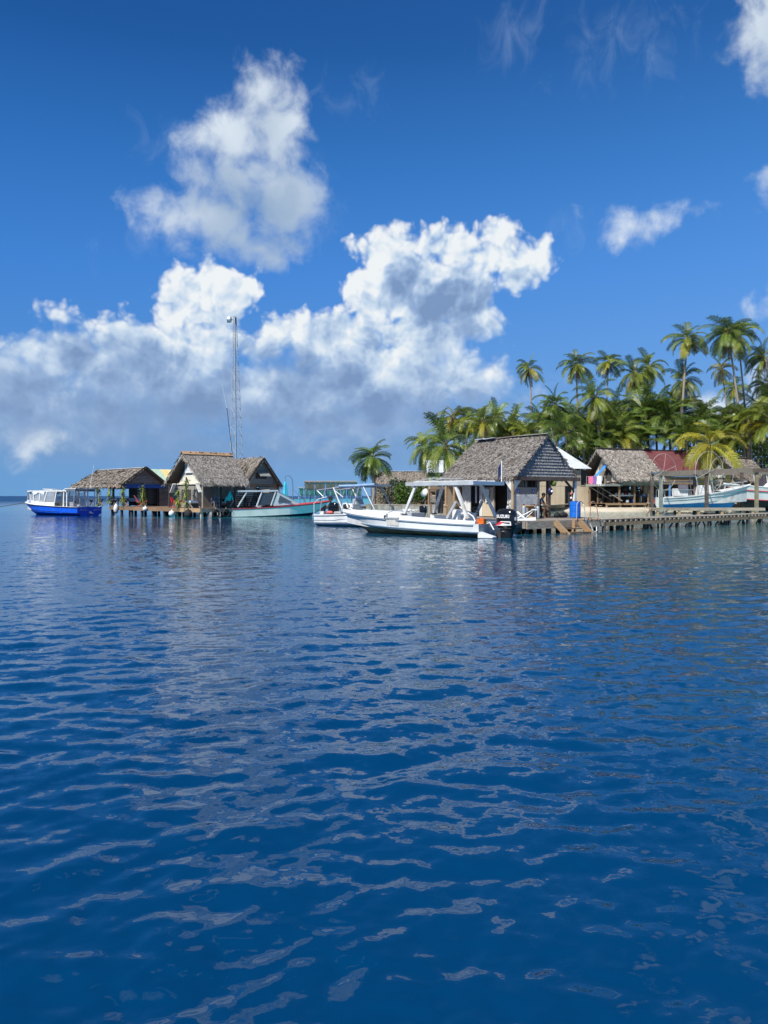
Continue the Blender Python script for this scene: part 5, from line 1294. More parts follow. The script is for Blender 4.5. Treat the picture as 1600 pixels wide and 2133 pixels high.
    st = thing('stored_gear', 'dark heap of gear stored at the back of the shore hut', 'gear', hw(3.2, 4.0, .75), rz0); rs = random.Random(4)
    for i in range(26):
        s_ = rs.uniform(.2, .6); MB().box((rs.uniform(-3, 3), rs.uniform(-.8, .8), rs.uniform(.2, 1.7)), (s_, s_ * .7, s_ * rs.uniform(.5, 1.3)), rz=rs.uniform(0, 1)).build('item', M[rs.choice(['dark', 'dark', 'dark2', 'wood_brown', 'greyplastic', 'lightgrey', 'navy'])], st)
    for i, (y, mt, l, lab) in enumerate(((2.35, 'pinkcloth', .9, 'pink towel on the balcony rail, partly behind the purple towel'), (1.75, 'purple', 1.05, 'purple towel on the balcony rail of the shore hut'), (.85, 'whitecloth', 1.15, 'white towel on the balcony rail of the shore hut'))):
        m = MB(); w = .42
        m.loft([[(-2.33 - .05 * math.sin(k * 2.1), y - w + k * w / 3, fz + 1.04 - j * l / 3 - .04 * (k % 2)) for k in range(7)] for j in range(4)]); m.loft([[(-2.23 + .02, y - w + k * w / 3, fz + 1.04 - j * l / 4) for k in range(7)] for j in range(3)])
        o = thing('towel', lab, 'towel', O, rz0, 'towels on the balcony rail'); m.build('cloth', M[mt], o)
    o = thing('blue_tarp', 'bright blue tarp hanging aslant from the thatch over the balcony', 'tarp', O, rz0)
    m = MB(); m.loft([[(.0 - j * .30, 1.5 + k * .22 + j * .33, 5.75 - j * .50 - .05 * (k % 2)) for k in range(4)] for j in range(5)]); m.build('sheet', M['tarp'], o)
    o = thing('firewood', 'small pile of pale cut logs on the balcony', 'logs', hw(-.6, .4, fz + .1), rz0); rs = random.Random(8)
    for k in range(11): MB().tube([(-.8 + .16 * k, -.2, .09 + .12 * (k % 2)), (-.8 + .16 * k, .3, .09 + .12 * (k % 2))], .085, 7).build('log', M['wood_pale'] if k % 3 else M['wood_dark2'], o)
M['greywall3'] = mk('pale_olive_board', (.34, .32, .26), (.30, .28, .23), .8, 2)
M['concretewood'] = mk('grey_green_board', (.30, .31, .29), (.25, .26, .24), .8, 3)
shore_hut()

def red_house():
    t = thing('red_roof_house', 'long house with a dark red corrugated roof behind the shore hut', 'house', (34.6, 99.0, .4), R(20))
    n = 7; w = 1.45
    for i in range(n): corrugated((-.8 + i * w, -.5, 4.5), (-.8 + (i + 1) * w - .01, -.5, 4.5), (-1.6 + i * w, 3.6, 7.5), (-1.6 + (i + 1) * w - .01, 3.6, 7.5), 7, .04).build('roof_sheet', M['redroof'], t)
    corrugated((-.8, 7.7, 4.5), (9.3, 7.7, 4.5), (-1.6, 3.6, 7.5), (8.5, 3.6, 7.5), 30, .04).build('roof_sheet', M['redroof'], t)
    MB().bar((-1.6, 3.6, 7.58), (8.5, 3.6, 7.58), .4, .06).build('ridge_cap', M['wood_dark2'], t)
    for i in range(6): MB().box((.4 + i * 1.5, 0, 3.4), (1.48, .06, 1.0)).build('wall_panel', M['woodwall'], t)
    for i in range(6): MB().box((.4 + i * 1.5, .1, 4.2), (1.48, .06, .6)).build('wall_panel', M['greywall'], t)
    for x, mt in ((-.2, 'wood_brown'), (2.6, 'bluepost'), (5.4, 'wood_brown'), (8.6, 'wood_brown')): MB().box((x, 0, 1.4), (.18, .18, 3.0)).build('post', M[mt], t)
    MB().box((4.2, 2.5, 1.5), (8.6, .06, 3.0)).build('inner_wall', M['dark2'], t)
M['woodwall'] = mk('brown_grey_wall', (.27, .21, .14), (.22, .17, .115), .8, 2)
red_house()

def small_house():
    t = thing('dark_thatch_house', 'small dark thatched house with a white patterned gable at the far right', 'house', (42.6, 93, .4), R(32))
    Wd, L = 4.6, 6.5; ez, rz_ = 3.6, 6.1      # ridge along x; gable at x=0 faces left
    e0, e1, r0, r1 = (-.5, -.5, ez - .3), (L, -.5, ez - .3), (-.5, Wd / 2, rz_), (L, Wd / 2, rz_); f0, f1 = (-.5, Wd + .5, ez - .3), (L, Wd + .5, ez - .3)
    for a0, a1 in ((e0, e1), (f0, f1)): roof_slab(a0, a1, r1, r0, .12).build('roof', M['under'], t)
    rr = random.Random(3); mb = MB(); thatch(mb, e0, e1, r0, r1, 1500, .6, .1, .3, .08, .1, rr); thatch(mb, f0, f1, r0, r1, 500, .6, .1, .3, .08, .1, rr); fringe(mb, e0, e1, 90, .3, .08, rr=rr); fringe(mb, e0, r0, 90, .25, .08, rr=rr); fringe(mb, f0, r0, 90, .25, .08, rr=rr)
    mb.build('thatch', M['thatch_flat2'], t, kind='stuff')
    MB().bar((-.55, Wd / 2, rz_ + .08), (L, Wd / 2, rz_ + .08), .4, .06).build('ridge_cap', M['wood_dark2'], t)
    MB().prism([(.1, .3, ez), (.1, Wd - .3, ez), (.1, Wd / 2, rz_ - .3)], (.06, 0, 0)).build('gable_wall', M['greywall2'], t)
    m = MB()
    for k in range(8):
        y = .9 + k * .4; h = .2 + .8 * (1 - abs(y - Wd / 2) / 1.6); m.ball((.06, y, ez + .3 + .18 * (k % 2)), .2, 6, (.2, 1, 1 + h))
    m.build('gable_ornament', M['whitewood'], t)
    MB().box((.1, Wd / 2, ez / 2 + .3), (.06, Wd - .4, ez - .9)).build('front_wall', M['greywall'], t); MB().box((L / 2, 0, ez / 2), (L, .06, ez)).build('side_wall', M['woodwall'], t)
    MB().box((.05, Wd / 2, 1.9), (.05, 1.6, 1.0)).build('window', M['dark2'], t)
small_house()

def metal_stilt():
    t = thing('stilt_house', 'small stilt house with a white sheet roof left of the dive hut', 'house', (4.5, 78.5, .4), R(-20))
    for i in range(2): corrugated((0 + i * 1.0, -.4, 3.75), (1.0 + i * 1.0, -.4, 3.75), (-.7 + i * 1.0, 1.6, 5.1), (.3 + i * 1.0, 1.6, 5.1), 5, .03).build('roof_sheet', M['tin'], t)
    corrugated((0, 3.6, 3.75), (2, 3.6, 3.75), (-.7, 1.6, 5.1), (1.3, 1.6, 5.1), 12, .03).build('roof_sheet', M['tin'], t)
    MB().prism([(-.02, -.2, 3.45), (-.02, 3.2, 3.45), (-.5, 1.6, 4.95)], (.06, 0, 0)).build('gable_wall', M['wood_grey2'], t)
    MB().box((1.5, 0, 2.8), (2.9, .06, 1.2)).build('front_wall', M['greenwall'], t); MB().box((0, 1.5, 2.8), (.06, 2.9, 1.2)).build('side_wall', M['wood_grey2'], t)
    MB().box((1.5, 1.5, 2.15), (3.1, 3.1, .1)).build('floor', M['wood_grey'], t); MB().box((.9, -.05, 2.9), (.8, .04, .7)).build('window', M['dark2'], t)
    for x in (.05, 1.5, 2.95):
        for y in (.05, 2.9): MB().box((x, y, 1.0), (.16, .16, 2.3)).build('post', M['wood_brown'], t)
    MB().box((1.2, -.1, 1.2), (1.9, .05, .6)).build('lower_board', M['wood_pale'], t)
M['greenwall'] = mk('pale_green_board', (.34, .40, .30), None, .8)
metal_stilt()

def long_hut():
    t = thing('long_thatched_hut', 'long low thatched hut behind the bushes with a slatted end', 'hut', (-.75, 84.0, .5), R(2))
    L, Wd = 6.6, 4.5; ez, rz_ = 2.45, 4.0
    e0, e1, r0, r1 = (-.1, -.4, ez - .2), (L, -.4, ez - .2), (-.2, Wd / 2, rz_), (L, Wd / 2, rz_); f0, f1 = (-.1, Wd + .4, ez - .2), (L, Wd + .4, ez - .2)
    for a0, a1 in ((e0, e1), (f0, f1)): roof_slab(a0, a1, r1, r0, .12).build('roof', M['under'], t)
    rr = random.Random(6); mb = MB(); thatch(mb, e0, e1, r0, r1, 1900, .5, .08, .2, .05, .06, rr); thatch(mb, f0, f1, r0, r1, 400, .5, .1, .2, .05, .06, rr); fringe(mb, e0, e1, 120, .2, .06, rr=rr); mb.build('thatch', M['thatch_flat2'], t, kind='stuff')
    for k in range(4): MB().bar((-.2 + k * 1.7, Wd / 2, rz_ + .08), (1.48 + k * 1.7, Wd / 2, rz_ + .08), .35, .05).build('ridge_board', M['tin'], t)
    for k in range(3): MB().bar((1.0 + k * 1.7, -.35, ez - .08), (.9 + k * 1.7, Wd / 2, rz_ + .08), .05).build('roof_pole', M['wood_pale'], t)
    for k in range(7): MB().box((-.05, .1 + k * .7, ez / 2), (.08, .08, ez)).build('slat_post', M['wood_brown'], t)
    for k in range(5): MB().box((-.1 - .02, Wd / 2, .4 + k * .42), (.05, Wd, .06)).build('slat', M['wood_brown'], t)
    for k in range(9): MB().box((.35 + k * .72, -.0, ez / 2 - .1), (.66, .06, ez - .2)).build('wall_panel', M['woodwall'], t)
    # slatted frame lean-to at the left end
    s = thing('slat_screen', 'thin brown slatted wooden screen beside the palm and the bush', 'screen', (-1.35, 80.5, .3), R(-30))
    for k in range(7): MB().box((k * .26, 0, 1.1), (.05, .05, 2.4)).build('upright', M['wood_brown'], s)
    for z in (.2, .75, 1.3, 1.85, 2.2): MB().box((.78, -.05, z), (1.7, .05, .06)).build('slat', M['wood_pale'], s)
long_hut()

# satellite dish, small sheds left of the hut
o = thing('satellite_dish', 'white oval satellite dish on a pole beside the green bush', 'satellite dish', at(886, 74, .3)); MB().tube([(0, 0, 0), (0, 0, 1.7)], .04, 6).build('pole', M['wood_grey'], o)
mb = MB(); mb.lathe([(.02, 0), (.25, .03), (.42, .10), (.45, .14)], 16); ob = mb.build('dish', M['white'], o, smooth=True); ob.location = (0, -.1, 1.75); ob.rotation_euler = (R(70), 0, R(-50))
o = thing('timber_stand', 'rough timber stand with plank shelves left of the wetsuits', 'stand', at(898, 69, .3), R(10))
for x in (0, .9, 1.7): MB().box((x, 0, 1.2), (.14, .14, 2.5)).build('post', M['wood_brown'], o)
for z, mt in ((1.05, 'wood_grey'), (1.35, 'wood_grey'), (2.0, 'wood_brown')): MB().box((.9, -.1, z), (2.0, .08, .26)).build('board', M[mt], o)
MB().box((.5, .3, 2.1), (.9, .06, .9)).build('back_board', M['woodwall'], o)

# boat lift: posts, cross beam, hand wheels
def boat_lift():
    t = thing('boat_lift', 'timber boat lift frame with a long top beam over the blue and white boat', 'boat lift', (0, 0, 0))
    xs = [((1377 - 800) / F * 79, 79, 'posttop'), ((1472 - 800) / F * 79, 79, 'wood_dark2'), ((1576 - 800) / F * 79, 79, 'wood_pole')]
    for x, y, mt in xs: MB().box((x, y, 1.9), (.30, .30, 5.0)).build('post', M[mt], t)
    for x, y, mt in xs: MB().box((x + .8, y + 5.0, 1.9), (.28, .28, 5.0)).build('post', M['wood_dark2'], t)
    x0, x2 = xs[0][0] - .2, xs[2][0]
    MB().bar((x0, 78.78, 4.10), (x2 - .5, 78.78, 4.45), .14, .42).build('top_beam', M['wood_grey3'], t); MB().bar((x2 - .45, 78.76, 4.40), (x2 + 4, 78.76, 4.45), .14, .42).build('top_beam', M['wood_dark2'], t)
    MB().bar((x0 + .6, 84.2, 4.1), (x2 + 4, 84.2, 4.35), .16, .35).build('top_beam', M['wood_grey3'], t)
    for x, y, mt in xs[:2]: MB().tube([(x, y - .5, 4.25), (x + .8, y + 5.2, 4.25)], .07, 6).build('winch_shaft', M['steelblue'], t)
    for x, y, mt in xs[:2]: MB().tube([(x + .2, y + .5, 4.2), (x + .3, y + 2.2, 2.0)], .02, 4).build('sling', M['ropedark'], t)
    MB().bar((xs[0][0], 79.6, 3.2), (xs[1][0] + 1.5, 79.7, 3.35), .07).build('rail', M['steelblue'], t)
    for i, (x, y, r, lab) in enumerate(((xs[0][0], 78.3, 1.85, 'large thin white hand wheel on the left post of the boat lift'), (xs[1][0], 78.3, 2.1, 'large thin white hand wheel on the middle post of the boat lift'), (xs[1][0] + 4.0, 84.6, 1.9, 'thin white hand wheel at the back of the boat lift, by the dark thatched house'))):
        n = 36; w = MB().tube([(r * math.cos(a), 0, r * math.sin(a)) for a in np.linspace(0, 2 * PI, n + 1)], .017, 5, cap=False).build('hand_wheel', M['wheelwhite'], t, loc=(x, y, 4.25)); w.rotation_euler = (0, 0, R(28))
        for k in range(6):
            a = R(20 + 60 * k); MB().tube([(0, 0, 0), (r * math.cos(a), 0, r * math.sin(a))], .014, 4).build('spoke', M['wheelwhite'], w)
        MB().lathe([(.1, -.1), (.1, .1)], 8, axis='y').build('hub', M['wood_grey'], w)
M['posttop'] = mk('grey_green_post', (.22, .25, .23), (.16, .18, .165), .8, 2)
M['wood_pole'] = mk('olive_pole', (.24, .21, .14), (.18, .155, .10), .8, 2)
M['wood_grey3'] = mk('grey_brown_beam', (.15, .125, .105), (.20, .17, .14), .85, 2, (6, 1, 1))
M['wheelwhite'] = mk('dull_white_pipe', (.60, .60, .58), (.45, .40, .34), .5, 2)
boat_lift()
# ------------------------------------------------------------------ boats
class Hull:
    """loft of a small open boat; x forward from the transom, y to port, z up from the waterline"""
    def __init__(s, L, B, z_st, z_bow, draft=.35, rake=1.0, flare=.82, chine=.18, fine=.55, power=2.2, sag=.0, stern=.92, bowlift=.0, keelrise=.75):
        s.__dict__.update(locals())
    def hb(s, u):
        w = s.B / 2
        k = 1.0 if u < s.fine else max(0.0, 1 - ((u - s.fine) / (1 - s.fine)) ** s.power)
        return max(.015, w * k * (s.stern + (1 - s.stern) * min(1, u / .35)))
    def zs(s, u): return s.z_st + (s.z_bow - s.z_st) * u ** 1.6 - s.sag * math.sin(PI * u) + s.bowlift * max(0, u - .8) * 5
    def zk(s, u): return -s.draft + (s.draft + s.z_bow * .62) * max(0, (u - s.keelrise) / (1 - s.keelrise)) ** 2.2
    def pt(s, u, row, sd):
        """row 0 keel .. 1 sheer"""
        sheer = Vector((s.L * u, s.hb(u) * sd, s.zs(u)))
        xk = s.L * u - s.rake * max(0, (u - .6) / .4) ** 1.3
        keel = Vector((xk, 0, s.zk(u)))
        hc = s.hb(u) * s.flare * (1 - .35 * max(0, (u - .5) / .5)); zc = min(s.chine + (s.zs(u) - s.zs(0)) * .6, s.zs(u) - .06)
        zc = max(zc, keel.z + .03)
        xc = s.L * u - s.rake * .55 * max(0, (u - .6) / .4) ** 1.3
        ch = Vector((xc, hc * sd, zc))
        if row <= .4:
            t = row / .4; p = keel.lerp(ch, t); p.y += sd * .10 * hc / s.B * math.sin(PI * t); return p
        t = (row - .4) / .6; p = ch.lerp(sheer, t); return p
    US = [0, .08, .18, .3, .42, .54, .64, .73, .81, .88, .93, .97, 1.0]
    def side(s, r0, r1, n, u0=0, u1=1, both=True, off=0.0):
        m = MB(); us = [u for u in s.US if u0 < u < u1]; us = [u0] + us + [u1]
        for sd in ((1, -1) if both else (1,)):
            m.loft([[s.pt(u, r0 + (r1 - r0) * k / n, sd) + V(0, off * sd, 0) for k in range(n + 1)] for u in us])
        return m
    def transom(s, r0=0, r1=1):
        pts = [s.pt(0, r0 + (r1 - r0) * k / 6, 1) for k in range(7)] + [s.pt(0, r1 - (r1 - r0) * k / 6, -1) for k in range(7 if r0 > 0 else 6)]
        return MB().prism(pts, (.05, 0, 0))
    def gunwale(s, w=.14, t=.05, u0=0, u1=1, sides=(1, -1)):
        m = MB(); us = [u0] + [u for u in s.US if u0 < u < u1] + [u1]
        for sd in sides:
            secs = []
            for u in us:
                p = s.pt(u, 1, sd); i = min(w, abs(p.y)); q = Vector((p.x - (.0), p.y - sd * i, p.z))
                o = V(0, sd * .03, 0)
                secs.append([p + o + V(0, 0, -t), p + o + V(0, 0, .02), q + V(0, 0, .02), q + V(0, 0, -t)])
            m.loft(secs, closed=True)
            m.f.append(tuple(range(len(m.v) - 4, len(m.v)))); n0 = len(m.v) - 4 * len(us); m.f.append((n0 + 3, n0 + 2, n0 + 1, n0))
        return m
    def rail(s, row, r=.03, u0=0, u1=.985, sides=(1, -1), out=.02):
        m = MB(); us = [u0] + [u for u in s.US if u0 < u < u1] + [u1]
        for sd in sides: m.tube([s.pt(u, row, sd) + V(0, out * sd, 0) for u in us], r, 5)
        return m
    def inside(s, zf, w=.14, u0=0.01, u1=.95):
        m = MB(); us = [u0] + [u for u in s.US if u0 < u < u1] + [u1]; a = []
        for u in us:
            hb = max(.02, s.hb(u) - w); x = s.L * u; z = min(zf + max(0, u - .6) * .6, s.zs(u) - .04)
            a.append([Vector((x, hb, s.zs(u) - .02)), Vector((x, hb * .92, z)), Vector((x, 0, z)), Vector((x, -hb * .92, z)), Vector((x, -hb, s.zs(u) - .02))])
        m.loft(a); return m
    def foredeck(s, u0, camber=.06, u1=1.0):
        m = MB(); us = [u0] + [u for u in s.US if u0 < u < u1] + [u1]
        m.loft([[Vector((s.L * u, s.hb(u) * k * .99, s.zs(u) + .015 + camber * (1 - k * k))) for k in (1, .5, 0, -.5, -1)] for u in us]); return m

def outboard(boat, loc, S=1.0, brand=False, stripe=None):
    """x forwards towards the boat; hangs on the transom"""
    def ring(z, x0, x1, w, p=2.6):
        c = (x0 + x1) / 2; a = (x1 - x0) / 2; out = []
        for k in range(20):
            th = 2 * PI * k / 20; cs, sn = math.cos(th), math.sin(th)
            out.append((c + a * math.copysign(abs(cs) ** (2 / p), cs), w / 2 * math.copysign(abs(sn) ** (2 / p), sn), z))
        return out
    prof = [(.42, -.36, .24, .36), (.50, -.42, .34, .44), (.62, -.44, .38, .47), (.90, -.43, .40, .47), (1.04, -.41, .39, .45), (1.13, -.36, .35, .40), (1.19, -.26, .26, .28), (1.205, -.1, .12, .12)]
    m = MB(); m.loft([ring(z, a, b, w, 3.2) for z, a, b, w in prof], closed=True); m.f.append(tuple(range(len(m.v) - 20, len(m.v)))); m.f.append(tuple(range(19, -1, -1)))
    t = m.build('outboard_motor', M['cowl'], boat, smooth=True, loc=loc); t.scale = (S, S, S)
    m = MB(); m.loft([ring(z, a, b, w) for z, a, b, w in ((.40, -.35, .26, .37), (.25, -.30, .24, .33), (.08, -.24, .2, .25), (-.1, -.2, .16, .17))], closed=True); m.build('lower_cowl', M['black'], t, smooth=True)
    m = MB(); m.loft([ring(z, a, b, w) for z, a, b, w in ((-.08, -.17, .12, .13), (-.4, -.16, .1, .10), (-.75, -.17, .10, .08))], closed=True); m.build('leg', M['black'], t, smooth=True)
    MB().box((-.12, 0, -.42), (.55, .34, .03)).build('cavitation_plate', M['black'], t)
    MB().box((.27, 0, .1), (.22, .3, .5)).build('clamp_bracket', M['dark'], t)
    MB().box((.24, 0, -.05), (.1, .22, .4)).build('swivel', M['rust'], t)
    MB().box((-.0, .236, .46), (.72, .012, .018)).build('cowl_seam', M['dark'], t)
    if brand:
        cu = bpy.data.curves.new('lettering', 'FONT'); cu.body = 'SUZUKI'; cu.size = .165; cu.extrude = .004; cu.offset = .006; cu.align_x = 'CENTER'; cu.space_character = 1.02
        fo = bpy.data.objects.new('tmp', cu); COL.objects.link(fo); dg = bpy.context.evaluated_depsgraph_get(); me = bpy.data.meshes.new_from_object(fo.evaluated_get(dg)); bpy.data.objects.remove(fo)
        me.name = 'lettering'; me.materials.clear(); me.materials.append(M['lettering'])
        # port side (+y): reads from the stern forwards as seen from that side
        place(me, 'lettering', t, (-.0, .241, .86), rot=(R(90), 0, R(180)))
        m = MB(); m.prism([(.36, .238, .56), (.10, .240, .73), (-.34, .240, .73), (-.37, .240, .58), (.0, .240, .56)], (0, .006, 0)); m.build('white_decal', M['lettering'], t)
        m = MB(); m.prism([(.37, .246, .555), (.17, .246, .705), (-.05, .246, .705), (.12, .246, .60)], (0, .004, 0)); m.build('red_decal', M['redstripe'], t)
        m = MB(); m.prism([(.02, .246, .66), (-.02, .246, .69), (-.30, .246, .69), (-.31, .246, .62)], (0, .004, 0)); m.build('grey_decal', M['dark'], t)
        MB().box((-.435, .0, .83), (.02, .16, .12)).build('rear_label', M['lettering'], t); MB().box((-.437, .0, .63), (.016, .12, .025)).build('rear_mark', M['signgrey'], t)
        MB().tube([(-.06, .243, .34), (.0, .246, .355), (.06, .243, .34)], .008, 4).build('side_mark', M['signgrey'], t)
    if stripe:
        MB().box((0, .236, .85), (.5, .012, .10)).build('decal', M['lettering'], t); MB().box((0, .236, .68), (.45, .012, .05)).build('decal', M['redstripe'], t)
        MB().box((0, -.236, .85), (.5, .012, .10)).build('decal', M['lettering'], t); MB().box((0, -.236, .68), (.45, .012, .05)).build('decal', M['redstripe'], t)
    return t
def heading(dx, dy): return math.atan2(dy, dx)
def bw(o, rz, x, y, z=0.0):
    a = rot2(x, y, rz); return Vector((o[0] + a[0], o[1] + a[1], z))

# ---- the white dive boat in front
def dive_boat():
    O = (4.80, 33.60, 0); rz = heading(-.75, .66)
    t = thing('white_dive_boat', 'long white open dive boat with a flat canopy moored in front of the dive hut', 'boat', O, rz)
    H = Hull(9.3, 2.5, .60, 1.02, draft=.35, rake=1.5, flare=.985, chine=.16, fine=.5, power=2.0, sag=.0, stern=.95)
    m = H.side(.43, 1, 10, 0, 1); m.build('hull', M['white'], t, smooth=False)
    m = H.side(0, .43, 4, 0, 1); m.build('bottom', M['stainred'], t)
    H.transom().build('transom', M['greyint'], t)
    H.rail(.52, .028, 0, .93).build('lower_strake', M['greyline'], t)
    H.rail(.93, .035, 0.03, .49).build('rub_rail', M['greyline'], t); H.rail(.93, .035, .56, .985).build('rub_rail', M['greyline'], t)
    # raised topsides forward and aft of the low boarding gap
    def bulwark(u0, u1, h0, h1, w=.16):
        m = MB(); us = [u0] + [u for u in H.US if u0 < u < u1] + [u1]
        for sd in (1, -1):
            secs = []
            for u in us:
                p = H.pt(u, 1, sd); f = (u - u0) / (u1 - u0); h = h0 + (h1 - h0) * f; i = min(w, abs(p.y) * .9)
                q = Vector((p.x, p.y - sd * i, p.z))
                secs.append([p + V(0, sd * .015, -.02), p + V(0, -sd * .02, h), q + V(0, 0, h), q + V(0, 0, -.1)])
            m.loft(secs, closed=True); n0 = len(m.v) - 4 * len(us); m.f += [(n0 + 3, n0 + 2, n0 + 1, n0), tuple(range(len(m.v) - 4, len(m.v)))]
        return m
    bulwark(.02, .47, .13, .17).build('aft_bulwark', M['white'], t); bulwark(.56, .985, .20, .12).build('fore_bulwark', M['white'], t)
    MB().prism([V(*H.pt(.475, .62, 1)) + V(0, .02, 0), V(*H.pt(.555, .62, 1)) + V(0, .02, 0), V(*H.pt(.555, 1, 1)) + V(0, .02, .02), V(*H.pt(.475, 1, 1)) + V(0, .02, .02)], (0, -.06, 0)).build('boarding_door', M['beigewhite'], t)
    MB().box((H.L * .515, H.hb(.515) - .1, H.zs(.515) + .03), (.78, .3, .05)).build('boarding_step', M['lightgrey'], t)
    MB().box((H.L * .565, H.hb(.56) - .02, H.zs(.56) + .02), (.09, .10, .22)).build('dark_cleat', M['dark'], t)
    H.inside(.22, .16).build('cockpit', M['whitein'], t)
    H.foredeck(.80, .03).build('foredeck', M['white'], t)
    for x, w in ((5.2, 1.9), (6.6, 1.5)): MB().box((x, 0, .55), (.42, w, .06)).build('thwart', M['white'], t)
    MB().box((4.75, -.2, .62), (.7, 1.0, .75)).build('locker', M['greyint'], t)
    MB().tube([(5.6, .65, .98), (5.6, .2, 1.10), (5.6, -.5, 1.08)], .02, 5).build('hand_bar', M['galv'], t)
    # canopy
    cz = 2.38
    m = MB(); m.prism([(.35, 1.12, cz), (4.0, 1.12, cz - .02), (4.0, -1.12, cz - .02), (.35, -1.25, cz)], (0, 0, .06)); m.build('canopy', M['white'], t)
    MB().bar((.30, 1.14, cz - .02), (4.05, 1.14, cz - .04), .05, .17).build('canopy_edge', M['canopyedge'], t); MB().bar((.30, -1.27, cz - .02), (4.05, -1.14, cz - .04), .05, .17).build('canopy_edge', M['canopyedge'], t)
    MB().bar((.32, 1.16, cz - .02), (.32, -1.29, cz - .02), .05, .16).build('canopy_edge', M['white'], t); MB().bar((4.05, 1.14, cz - .04), (4.05, -1.14, cz - .04), .05, .16).build('canopy_edge', M['canopyedge'], t)
    for y in (-.7, 0, .7): MB().bar((.4, y, cz + .085), (3.9, y, cz + .075), .06, .04).build('canopy_batten', M['lightgrey'], t)
    for sd in (1, -1):
        MB().bar((3.55, sd * 1.02, cz - .08), (4.15, sd * 1.12, .98), .11).build('canopy_leg', M['whitewood'], t)
        MB().bar((1.35, sd * 1.02, cz - .08), (.62, sd * 1.1, .82), .12).build('canopy_leg', M['whitewood'], t)
        MB().bar((1.30, sd * 1.0, 1.55), (1.75, sd * 1.08, .82), .10).build('brace', M['greyint'], t)
        MB().box((4.15, sd * 1.12, .95), (.22, .16, .06)).build('leg_foot', M['dark'], t)
    for sd in (1, -1): MB().tube([(3.9, sd * .5, cz + .12), (3.2, sd * .5, cz + .22), (2.0, sd * .5, cz + .2)], .015, 4).build('roof_bar', M['galv'], t)
    # helm
    MB().box((1.55, .55, .72), (.28, .42, .95)).build('upright_box', M['white'], t)
    MB().prism([(1.25, -.35, .25), (1.9, -.35, .25), (1.75, -.35, 1.15), (1.2, -.35, 1.02)], (0, .8, 0)).build('console', M['white'], t)
    m = MB(); m.tube([(.95 + .20 * math.cos(a) * .45, .0 + .20 * math.sin(a), 1.18 + .20 * math.cos(a) * .55) for a in np.linspace(0, 2 * PI, 19)], .02, 5, cap=False); m.tube([(.95, -.19, 1.18), (.95, .19, 1.18)], .015, 4); m.tube([(.95, 0, 1.18), (1.22, 0, 1.0)], .02, 5); m.build('steering_wheel', M['black'], t)
    MB().box((.5, -.2, .62), (.5, .95, .10)).build('bench_seat', M['white'], t); MB().box((.5, -.2, .42), (.42, .85, .32)).build('bench_base', M['dark'], t)
    MB().tube([(1.15, .95, 1.32), (.4, 1.02, .92), (.2, 1.05, .62)], .028, 6).build('handrail', M['white'], t)
    MB().tube([(.3, -1.0, .95), (.05, -1.05, 1.05), (-.1, -1.0, .7)], .025, 6).build('handrail', M['white'], t)
    # swim brackets at the stern
    for sd in (1, -1): MB().prism([(.03, sd * 1.2, .28), (.03, sd * 1.2, .02), (-.55, sd * .95, .02), (-.55, sd * .95, .07)], (0, -sd * .3, 0)).build('swim_bracket', M['white'], t)
    MB().tube([(.1, .55, .58), (-.15, .55, .65), (-.35, .55, .35)], .03, 6).build('stern_tube', M['white'], t); MB().box((-.05, .35, .35), (.12, .25, .25)).build('fuel_filter', M['lightgrey'], t)
    o = thing('orange_box', 'orange plastic box on the stern corner of the white dive boat', 'box', bw(O, rz, .05, .88, .60), rz); MB().box((0, 0, .09), (.34, .22, .17)).build('body', M['orange'], o); MB().box((0, 0, .195), (.36, .24, .04)).build('lid', M['orange'], o); MB().box((0, .0, .24), (.14, .03, .04)).build('handle', M['orange'], o)
    outboard(t, (-.66, .05, -.10), 1.12, brand=True)
    f = thing('small_flag', 'small dark flag on a white staff above the canopy of the dive boat', 'flag', bw(O, rz, .38, -1.2, 2.44), rz)
    MB().tube([(0, 0, 0), (0, 0, .95)], .025, 6).build('staff', M['white'], f); m = MB(); m.loft([[(.0 + .1 * k + 0, .02 * math.sin(k * 2), .9 - .14 * k - j * .13 * 2.2) for k in range(3)] for j in range(3)]); m.build('cloth', M['navy'], f)
    fd = thing('bow_fender', 'black and white bow fender on the bow tip of the white dive boat', 'fender', bw(O, rz, 8.95, 0, 1.2), rz); MB().ball((0, 0, .06), .15, 10, (1.3, 1, .9)).build('body', M['rubber'], fd, smooth=True); MB().tube([(-.2, .1, .0), (-.1, .1, .22), (.15, .08, .18), (.3, .02, -.15)], .05, 6).build('white_loop', M['white'], fd); MB().tube([(-.3, 0, .02), (-.9, .2, -.08), (-1.6, .3, -.1)], .018, 4).build('rope', M['ropedark'], fd)
M['whitein'] = mk('worn_white_deck', (.66, .67, .66), (.55, .56, .55), .5, 2, c3=(.42, .42, .40))
M['beigewhite'] = mk('cream_grey_panel', (.62, .60, .56), None, .5)
M['canopyedge'] = mk('worn_grey_white_edge', (.46, .50, .54), (.36, .39, .41), .5, 3, c3=(.62, .63, .62))
dive_boat()

